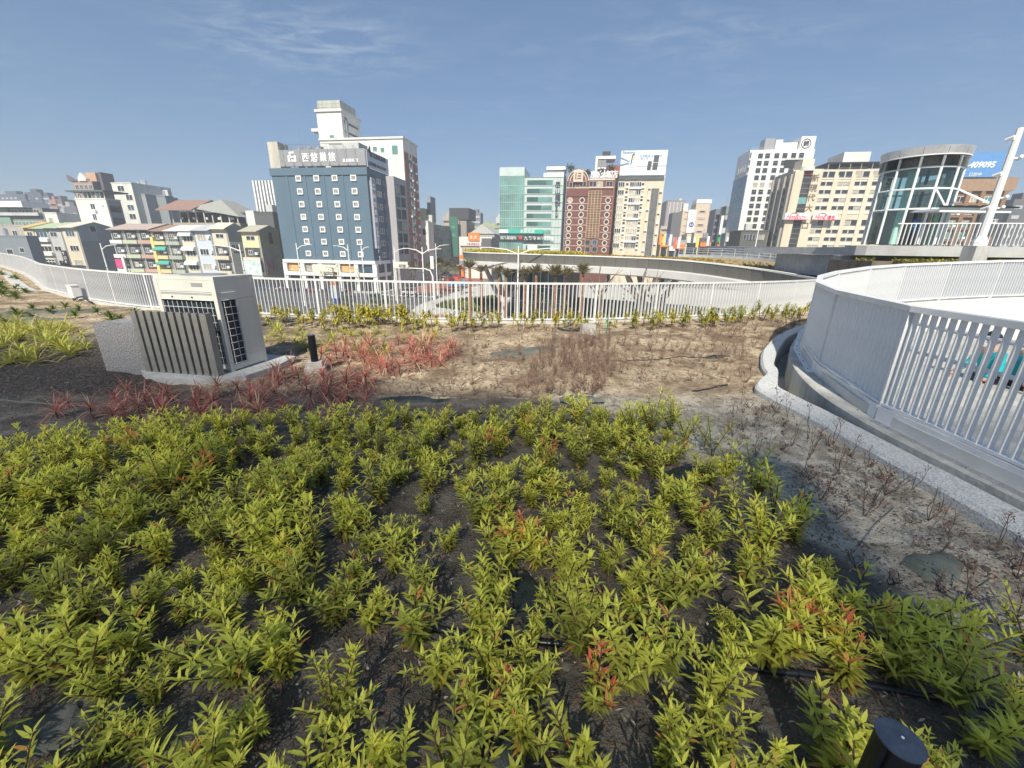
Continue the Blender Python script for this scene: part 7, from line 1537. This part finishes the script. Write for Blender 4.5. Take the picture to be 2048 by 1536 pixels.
def to_px(p):
    v = Vector(p) - CAM; w_ = v.dot(_f); return (1024 + F * v.dot(_r) / w_, 768 - F * v.dot(_u) / w_) if w_ > .05 else (-999, -999)
holes = [(1560, 1450, 150, 120), (90, 1460, 160, 70), (640, 1060, 45, 60), (1050, 1180, 40, 60), (1330, 1270, 45, 45), (930, 1420, 60, 45), (740, 985, 50, 35), (1380, 950, 40, 25), (420, 1400, 60, 40), (1480, 1090, 40, 60), (240, 1230, 55, 25), (820, 1120, 35, 30), (1010, 940, 50, 20), (1750, 1480, 110, 90)]
spots = []; rp_ = random.Random(21); tries = 0
while tries < 30000 and len(spots) < 900:
    tries += 1; x = rp_.uniform(-7.5, 3.3); y = rp_.uniform(.35, 5.1)
    if not inplot(x, y) or x > 3.35: continue
    px_, py_ = to_px((x, y, 0))
    if any(((px_ - a) / c) ** 2 + ((py_ - b) / d) ** 2 < 1 for a, b, c, d in holes): continue
    dn = noise.noise((x * 1.1 + 4, y * 1.1, 5)); md = (.168 if x < -1.5 else .196) + .12 * max(0, -dn)
    if x * x + (y) ** 2 < .3: continue
    if all((x - a) ** 2 + (y - b) ** 2 > md * md for a, b in spots): spots.append((x, y))
spots.sort(key=lambda p: p[0] ** 2 + p[1] ** 2)
def vis(x, y):
    a, b = to_px((x, y, .25)); return -120 < a < 2170 and b < 1750
vs_ = [s for s in spots if vis(*s)]
ZX = lambda a: ('at the left picture edge', 'near the left edge', 'below the terrazzo block', 'below the air conditioner', 'below the far bollard', 'left of the centre', 'in the centre', 'right of the centre', 'below the small concrete block', 'left of the bare grey soil', 'beside the bare grey soil', 'left of the near bollard', 'at the right picture edge')[max(0, min(12, int(a / 160)))]
ZY = lambda b: 'hindmost row' if b < 880 else 'second row from the back' if b < 940 else 'third row from the back' if b < 1010 else 'middle rows' if b < 1100 else 'rows just behind the pipe' if b < 1220 else 'rows along the pipe' if b < 1360 else 'nearest row'
GS_ = 'yellow-green shrubs planted across the roof garden bed'
lm_ = []
for i in range(8):
    a = LB(); a.leaf((0, 0, 0), (0, 1, 0), .066, .018, .2 + .08 * (i % 4), col=((.15, .45, .7, .95, .3, .8, .9, .9)[i], (0, 0, 0, 0, 0, 0, .6, 1)[i]), seg=3); lm_.append(a.mesh('leaf', SHL))
far_ = LB(); far_s = LB(); cnt = 0
nearl = 0
for i, (x, y) in enumerate(vs_):
    px_, py_ = to_px((x, y, .2)); z = soil_z(x, y) - .005; rz = rp_.uniform(0, 6.28); sc_ = rp_.uniform(.60, 1.25)
    edge_ = (x > 1.6 and y > 2.2)
    if cnt >= 300:
        continue
    cnt += 1
    isr = rp_.random() < (.16 if x > -.8 else .05); near_ = nearl < 9 and y > .8 and 60 < px_ < 2000 and 1000 < py_ < 1500
    if near_:
        nearl += 1; st, L = shrub_leaves(500 + i, .35 if isr else 0, hgt=.34); t = thing('shrub', 'bushy yellow-green shrub %s, %s%s' % (ZX(px_), ZY(py_), ', with red young leaves' if isr else ''), 'shrub', (x, y, z), rz, GS_)
        b = LB(); [b.stem(pts, [.0045, .004, .0032, .002], 0, 4) for pts in st]; put('stem', b.mesh('stem', [STM]), t)
        for p, d, ln, w_, bd, c in L[:290]:
            mi = 7 if c[1] > .7 else 6 if c[1] > .2 else min(range(6), key=lambda q: abs((.15, .45, .7, .95, .3, .8)[q] - c[0]))
            o = put('leaf', lm_[mi], t, p); dv = Vector(d).normalized(); o.rotation_euler = dv.to_track_quat('Y', 'Z').to_euler(); o.scale = (w_ / .018,) + (ln / .066,) * 2
        continue
    fo, stm_ = rp_.choice(SV[13:]) if isr else (rp_.choice(THIN) if edge_ and rp_.random() < .45 else rp_.choice(SV[:13]))
    t = thing('shrub', '%s shrub %s, %s' % ('thin yellow-green' if any(fo is q[0] for q in THIN) else 'red-tipped yellow-green' if isr else 'tall yellow-green' if sc_ > .98 else 'small yellow-green' if sc_ < .74 else 'yellow-green', ZX(px_), ZY(py_)), 'shrub', (x, y, z), rz, GS_); t.scale = (sc_ * rp_.uniform(.95, 1.2), sc_ * rp_.uniform(.95, 1.2), sc_ * rp_.uniform(.85, 1.1)); t.rotation_euler = (rp_.gauss(0, .09), rp_.gauss(0, .09), rz)
    put('foliage', fo, t); put('stem', stm_, t)
for i, (x, y) in enumerate(vs_[300:]):
    me, ms_ = rp_.choice(SV[:13]); s_ = rp_.uniform(.8, 1.15); rz = rp_.uniform(0, 6.28); c, s = math.cos(rz) * s_, math.sin(rz) * s_; z = soil_z(x, y)
    n_v = len(me.vertices); co = np.empty(n_v * 3); me.vertices.foreach_get('co', co); co = co.reshape(-1, 3); X = co[:, 0] * c - co[:, 1] * s + x; Y = co[:, 0] * s + co[:, 1] * c + y; Z = co[:, 2] * s_ + z
    o_ = len(far_.v); far_.v += list(zip(X.tolist(), Y.tolist(), Z.tolist())); ca_ = me.color_attributes['Col'].data
    for p in me.polygons: far_.f.append(tuple(v + o_ for v in p.vertices)); far_.m.append(0); q = ca_[p.loop_start].color; far_.c.append((q[0], q[1]))
    co = np.empty(len(ms_.vertices) * 3); ms_.vertices.foreach_get('co', co); co = co.reshape(-1, 3); X = co[:, 0] * c - co[:, 1] * s + x; Y = co[:, 0] * s + co[:, 1] * c + y; Z = co[:, 2] * s_ + z
    o_ = len(far_.v); far_.v += list(zip(X.tolist(), Y.tolist(), Z.tolist()))
    for p in ms_.polygons: far_.f.append(tuple(v + o_ for v in p.vertices)); far_.m.append(1); far_.c.append((0, 0))
if far_.f: kind(tag(put('shrub_mass', far_.mesh('shrub_mass', [SHL, STM])), 'rest of the yellow-green shrubs at the far side of the bed'), 'stuff')
print('shrubs', len(spots), len(vs_))

# strappy rosettes
REDL = leaf_mat('red_spiky_leaf', (.30, .12, .11), (.62, .17, .15), (.58, .44, .28), .3); STRAP = leaf_mat('strap_leaf', (.24, .28, .06), (.60, .58, .12), (.5, .4, .25), .3); GREENR = leaf_mat('green_rosette_leaf', (.07, .12, .03), (.20, .27, .06), (.4, .3, .15), .25)
def rosette(seed, n, L0, L1, w_, h0, lo, hi, mats, red=0., bend=.5, stem=True, young=(.2, 1)):
    r_ = random.Random(seed); m = LB(); c = Vector((0, 0, h0))
    if stem and h0 > .03: m.stem([(0, 0, 0), (r_.uniform(-.02, .02), 0, h0 * .5), tuple(c)], .007, 1, 5)
    for k in range(n): m.leaf(c - Vector((0, 0, h0 * .25 * r_.random())), rdir(r_, R(lo), R(hi)), r_.uniform(L0, L1), w_ * r_.uniform(.8, 1.2), bend * r_.uniform(.4, 1.4), col=(r_.uniform(*young), 1 if r_.random() < red else 0), seg=4, fold=.5)
    return m.mesh('foliage', [mats, STM])
RV = [rosette(10 + i, 46, .13, .31, .010, .07 + .025 * i, -25, 88, REDL, .28, .5, True, (0, 1)) for i in range(5)]
TAN = rosette(40, 46, .2, .36, .014, .2, -15, 88, REDL, .95, .35)
def scatter_px(n, poly, mind, rng, z=0):
    P_ = [G(*q) for q in poly]; x0, x1 = min(p.x for p in P_), max(p.x for p in P_); y0, y1 = min(p.y for p in P_), max(p.y for p in P_); out_ = []; t_ = 0
    PXn = np.array([p.x for p in P_]); PYn = np.array([p.y for p in P_]); A_, B_ = np.roll(PXn, 1), np.roll(PYn, 1)
    while len(out_) < n and t_ < n * 200:
        t_ += 1; x = rng.uniform(x0, x1); y = rng.uniform(y0, y1); q = (PYn > y) != (B_ > y)
        if np.count_nonzero(x < (A_[q] - PXn[q]) * (y - PYn[q]) / (B_[q] - PYn[q]) + PXn[q]) % 2 and all((x - a) ** 2 + (y - b) ** 2 > mind * mind for a, b in out_): out_.append((x, y))
    return out_
def clear(x, y):
    if (-6.6 < x < -3.9 and 5.35 < y < 7.4): return False
    if (x + 3.19) ** 2 + (y - 6.33) ** 2 < .05: return False
    return inside(x, y)
def place(n, poly, mind, meshes, name, cat, labf, group, s0=.8, s1=1.2, rng=None, dz=0.):
    rng = rng or rp_
    for x, y in scatter_px(n, poly, mind, rng):
        if not clear(x, y): continue
        px_, py_ = to_px((x, y, .1)); sc__ = rng.uniform(s0, s1); o = put(name, rng.choice(meshes), None, (x, y, soil_z(x, y) - .004 + dz), rng.uniform(0, 6.28), sc__); f_ = (sc__ - s0) / (s1 - s0); tag(o, ('larger ' if f_ > .66 else 'smaller ' if f_ < .33 else '') + labf(px_, py_), cat, group)
GR_ = 'spiky red-leaved plants'
place(48, [(90, 850), (230, 870), (560, 850), (740, 830), (740, 770), (560, 765), (300, 790), (150, 800)], .2, RV, 'spiky_plant', 'spiky plant', lambda a, b: 'dull red spiky plant in the shade %s' % ('left of the slatted screen' if a < 300 else 'in front of the slatted screen' if a < 480 else 'right of the air conditioner foot'), GR_)
place(16, [(540, 770), (600, 760), (760, 770), (740, 700), (650, 700)], .22, RV, 'spiky_plant', 'spiky plant', lambda a, b: 'red spiky plant close to the far bollard light', GR_)
place(34, [(690, 745), (780, 760), (920, 745), (910, 690), (690, 690)], .16, RV, 'spiky_plant', 'spiky plant', lambda a, b: 'bright red spiky plant in the sunny clump %s' % ('left end' if a < 770 else 'middle' if a < 850 else 'right end'), GR_, .85, 1.25)
p = G(846, 715); tag(put('spiky_plant', TAN, None, (p.x, p.y, soil_z(p.x, p.y)), 0, 1.2), 'straw-coloured spiky plant standing above the red clump', 'spiky plant')
ST_ = [rosette(60 + i, 34, .16, .38, .017, .03, 15, 85, STRAP, .06, .6, False, (.3, 1)) for i in range(4)]
place(80, [(-150, 735), (200, 722), (200, 668), (60, 650), (-160, 650)], .17, ST_, 'strap_leaf_plant', 'grass plant', lambda a, b: 'yellow strap-leaved tuft %s' % ('at the left edge' if a < 60 else 'left of the terrazzo block' if a > 120 else 'near the left edge'), 'yellow strap-leaved tufts')
place(40, [(520, 690), (760, 720), (900, 668), (530, 655)], .26, ST_, 'strap_leaf_plant', 'grass plant', lambda a, b: 'yellow-green tuft between %s and the railing' % ('the air conditioner' if a < 640 else 'the red plants'), 'yellow strap-leaved tufts', .55, .95)
GRv = [rosette(80 + i, 26, .12, .22, .035, .06, 5, 80, GREENR, 0, .5) for i in range(3)]
place(34, [(-60, 640), (120, 612), (300, 632), (250, 655), (190, 640), (-60, 665), (-60, 580), (60, 590), (40, 575), (-20, 560)], .4, GRv, 'leafy_rosette', 'low plant', lambda a, b: 'small green leafy rosette on the sunny slope %s' % ('below the junction box' if a > 130 else 'at the far left'), 'green rosettes on the left slope')
place(16, [(-40, 640), (60, 600), (30, 552), (-40, 545)], .6, GRv, 'leafy_rosette', 'low plant', lambda a, b: 'green leafy rosette beside the drain bend at far left', 'green rosettes on the left slope', 1, 1.7)
# upright yellow plants along the railing
def upright(seed, yel=1.):
    r_ = random.Random(seed); m = LB()
    for s_ in range(r_.randint(2, 4)):
        a = r_.uniform(0, 6.28); d = Vector((math.cos(a) * .25, math.sin(a) * .25, 1)); h_ = r_.uniform(.25, .5); b = Vector((0, 0, 0)); e = b + d * h_; m.stem([b, b + d * h_ * .5, e], .006, 1, 4)
        for k in range(22): t_ = r_.uniform(.55, 1); m.leaf(b + d * h_ * t_, rdir(r_, R(-25), R(65)), r_.uniform(.08, .15), .028, .6, col=(r_.uniform(.3, 1) * yel, .3 if r_.random() < .06 else 0), seg=3)
    return m.mesh('foliage', [YELL, STM])
UV = [upright(i) for i in range(5)]; UG = [upright(20 + i, .35) for i in range(3)]
place(120, [(515, 655), (700, 662), (900, 668), (1100, 668), (1300, 664), (1500, 650), (1600, 640), (1600, 633), (1500, 640), (1310, 648), (1100, 652), (900, 651), (700, 645), (520, 640)], .2, UV + UG[:1], 'yellow_shrub', 'shrub', lambda a, b: 'upright yellow-leaved plant against the railing %s' % ('right of the air conditioner' if a < 660 else 'left of the middle' if a < 1000 else 'right of the middle' if a < 1300 else 'near its right end'), 'yellow plants along the railing', .65, 1.1)
place(26, [(670, 650), (815, 655), (815, 644), (670, 641)], .13, UV, 'yellow_shrub', 'shrub', lambda a, b: 'bright yellow plant in the dense clump at the railing foot', 'yellow plants along the railing', .9, 1.2)
place(14, [(1400, 660), (1600, 650), (1610, 628), (1420, 640)], .3, UG, 'green_shrub', 'shrub', lambda a, b: 'dull green leafy plant near the right end of the railing', 'yellow plants along the railing')
# dry twiggy plants
DRYL = leaf_mat('dry_leaf', (.26, .14, .12), (.44, .32, .22), (.42, .34, .2), .15); TWIG = M('twig', (.24, .17, .13), .85, var=.2, scale=12); DTW = M('dark_twig', (.13, .095, .075), .85, var=.2)
def twiggy(seed, h=.3, n=9, leaves=30, mat=TWIG, lf=.022, spread=.8, c0=(0, .6), tuft=False):
    r_ = random.Random(seed); m = LB()
    for s_ in range(n):
        a = r_.uniform(0, 6.28); d = Vector((math.cos(a) * spread * r_.random(), math.sin(a) * spread * r_.random(), 1)).normalized(); L_ = h * r_.uniform(.5, 1.1); k1 = d * L_ * .5 + Vector((r_.uniform(-.03, .03), r_.uniform(-.03, .03), 0)); e = d * L_
        m.stem([(0, 0, 0), k1, e], [.0035, .0028, .0018], 1, 3)
        for q in range(3): d2 = (d + rdir(r_, R(-10), R(60)) * .8).normalized(); st_ = k1.lerp(e, r_.random()); m.stem([st_, st_ + d2 * L_ * .3], [.0022, .0012], 1, 3)
        for q in range(leaves // n):
            p_ = (e + rdir(r_, R(-30), R(80)) * .03) if tuft else (k1.lerp(e, r_.uniform(-.3, 1.1)) + rdir(r_, R(-40), R(60)) * r_.uniform(0, .06)); m.leaf(p_, rdir(r_, R(-50), R(50)), lf * r_.uniform(.7, 1.5), lf * .42, .4, col=(r_.uniform(*c0), 0), seg=2)
    return m.mesh('foliage', [DRYL, mat])
TW = [twiggy(i, .26, 11, 60) for i in range(5)]; TW2 = [twiggy(20 + i, .24, 7, 34, TWIG, .028, .9, (.4, 1)) for i in range(4)]
place(110, [(1050, 790), (1190, 800), (1230, 740), (1225, 680), (1080, 690)], .13, TW, 'dry_shrub', 'dry shrub', lambda a, b: 'purplish dry twiggy plant in the patch %s' % ('near the shrub bed' if b > 745 else 'toward the small concrete block'), 'dry twiggy plants on the sand')
place(110, [(1230, 770), (1500, 770), (1530, 700), (1600, 650), (1500, 652), (1230, 675)], .22, TW2 + TW[:1], 'dry_shrub', 'dry shrub', lambda a, b: 'sparse dry twiggy plant on the pale sand %s' % ('near the white curb' if a > 1430 else 'right of the purple patch'), 'dry twiggy plants on the sand')
place(70, [(760, 800), (1040, 800), (1050, 700), (920, 690), (900, 770)], .25, TW2 + TW[:2], 'dry_shrub', 'dry shrub', lambda a, b: 'small withered plant between the red clump and purple patch', 'dry twiggy plants on the sand', .5, .9)
place(26, [(900, 700), (1110, 690), (1110, 662), (900, 662)], .24, [rosette(90 + i, 16, .12, .24, .01, .1, -30, 60, REDL, 1., .7) for i in range(3)], 'withered_tuft', 'withered plant', lambda a, b: 'straw-coloured withered tuft on the sand near the railing', 'straw-coloured withered tufts', .6, 1.1)
DW = [twiggy(40 + i, .42, 2, 16, DTW, .034, .35, (0, .3), True) for i in range(5)] + [twiggy(50 + i, .3, 4, 30, DTW, .03, .7, (0, .3)) for i in range(3)]
place(34, [(1440, 870), (1480, 800), (1545, 810), (1640, 870), (1780, 950), (1930, 1050), (2060, 1110), (2080, 1260), (1880, 1250), (1720, 1160), (1650, 1060), (1560, 960)], .17, DW, 'dry_sapling', 'dead sapling', lambda a, b: 'leafless dark sapling on the grey soil %s' % ('beside the curb bend' if a < 1640 else 'along the middle of the right curb' if a < 1850 else 'near the right picture edge'), 'dead saplings on the grey soil by the curb', .7, 1.1)
place(28, [(1450, 880), (1480, 800), (1545, 810), (1640, 870), (1780, 950), (1930, 1050), (2060, 1110), (2080, 1260), (1880, 1250), (1720, 1160), (1650, 1060), (1560, 960)], .14, [twiggy(70 + i, .12, 5, 24, DTW, .03, 1.2, (0, .5)) for i in range(4)], 'creeping_weed', 'weed', lambda a, b: 'low withered weed on the grey soil %s' % ('beside the curb bend' if a < 1640 else 'along the right curb' if a < 1850 else 'near the right picture edge'), 'low weeds on the grey soil by the curb', .7, 1.2)
# litter: dry leaf curls, bark chips, pale grit
LIT = leaf_mat('litter', (.085, .06, .045), (.50, .46, .40), (.24, .12, .08), .05)
m = LB(); rl = random.Random(5)
for k in range(60000):
    x = rl.uniform(-7.5, 3.55) if k % 3 else rl.uniform(-3, 3.55); y = rl.uniform(.2, 9.5) if k % 2 else rl.uniform(.3, 3.5)
    if not inside(x, y): continue
    v_ = noise.noise((x * 1.6, y * 1.6, 9))
    if v_ < -.05 and rl.random() < .6: continue
    c = Vector((x, y, soil_z(x, y) + .004)); sunny = y > 5.3; b_ = rl.random()
    col = (1 if b_ < .07 else rl.uniform(0, .25), 1 if b_ > .7 else 0) if not sunny else (rl.uniform(.2, .8), rl.random() * .5)  # litter coloured darker in the shaded part, paler in the sun
    m.leaf(c, rdir(rl, R(-8), R(22)), rl.uniform(.014, .046), rl.uniform(.006, .014), rl.uniform(-.4, .5), col=col, seg=2)
kind(put('leaf_litter', m.mesh('leaf_litter', [LIT, STM], False)), 'stuff')
m = LB()
for k in range(18000):
    x = rl.uniform(-9, 10); y = rl.uniform(4.3, 13)
    if not inside(x, y): continue
    c = Vector((x, y, soil_z(x, y) + .004)); m.leaf(c, rdir(rl, R(0), R(30)), rl.uniform(.05, .24), .0065, .35, col=(rl.uniform(.1, .8), rl.random() * .8), seg=2)
kind(put('dry_grass', m.mesh('dry_grass', [LIT, STM], False)), 'stuff')
m = MB(); ico = bmesh.new(); bmesh.ops.create_icosphere(ico, subdivisions=1, radius=1); iv = [v.co.copy() for v in ico.verts]; if_ = [tuple(v.index for v in f.verts) for f in ico.faces]; ico.free()
for k in range(4200):
    x = rl.uniform(-6.5, 3.55); y = rl.uniform(.2, 7.5)
    if not inside(x, y) or (noise.noise((x * 1.3, y * 1.3, 4)) < -.05 and rl.random() < .8): continue
    s_ = rl.choice((.006, .009, .012, .018, .026)) * rl.uniform(.7, 1.3); z = soil_z(x, y)
    m.add([(x + v.x * s_ * rl.uniform(.7, 1.3), y + v.y * s_ * rl.uniform(.7, 1.3), z + v.z * s_ * .6) for v in iv], if_)
kind(m.build('soil_clods', M('clod_earth', (.15, .135, .115), .95, var=.45, scale=2.5)), 'stuff')
# pale fallen sticks
for i, pts in enumerate((((1025, 1390), (1045, 1350)), ((135, 1470), (150, 1500)), ((430, 860), (490, 856)), ((60, 1300), (150, 1290)), ((820, 800), (838, 778)), ((1700, 1120), (1790, 1015)))):
    w_ = [G(*q) for q in pts]; tag(MB().tube([(p.x, p.y, soil_z(p.x, p.y) + .012 + .02 * (k % 2)) for k, p in enumerate((w_[0], w_[0].lerp(w_[1], .5) + Vector((.01, .01, 0)), w_[1]))], .004, 5).build('fallen_stick', M('pale_stick', (.45, .42, .38), .8), None), ['short pale stick left of the pipe in the centre', 'white stick beside the bottom left stone', 'pale stick behind the left shrubs', 'thin pale stick in the lower left bed', 'forked pale twig behind the bed', 'bent dry twig on the grey soil'][i], 'stick')
# ---- light city haze: one closed box of even, thin air round the whole scene
hm = bpy.data.materials.new('haze_air'); hm.use_nodes = True; t_ = hm.node_tree; t_.nodes.clear(); ho = t_.nodes.new('ShaderNodeOutputMaterial'); hv = t_.nodes.new('ShaderNodeVolumePrincipled')
hv.inputs['Color'].default_value = (.86, .92, 1, 1); hv.inputs['Density'].default_value = .0010; t_.links.new(hv.outputs[0], ho.inputs['Volume'])
kind(MB().box(-2700, 2700, -500, 3300, ST - 1.0, 62).build('haze', hm), 'stuff')
finish_text()
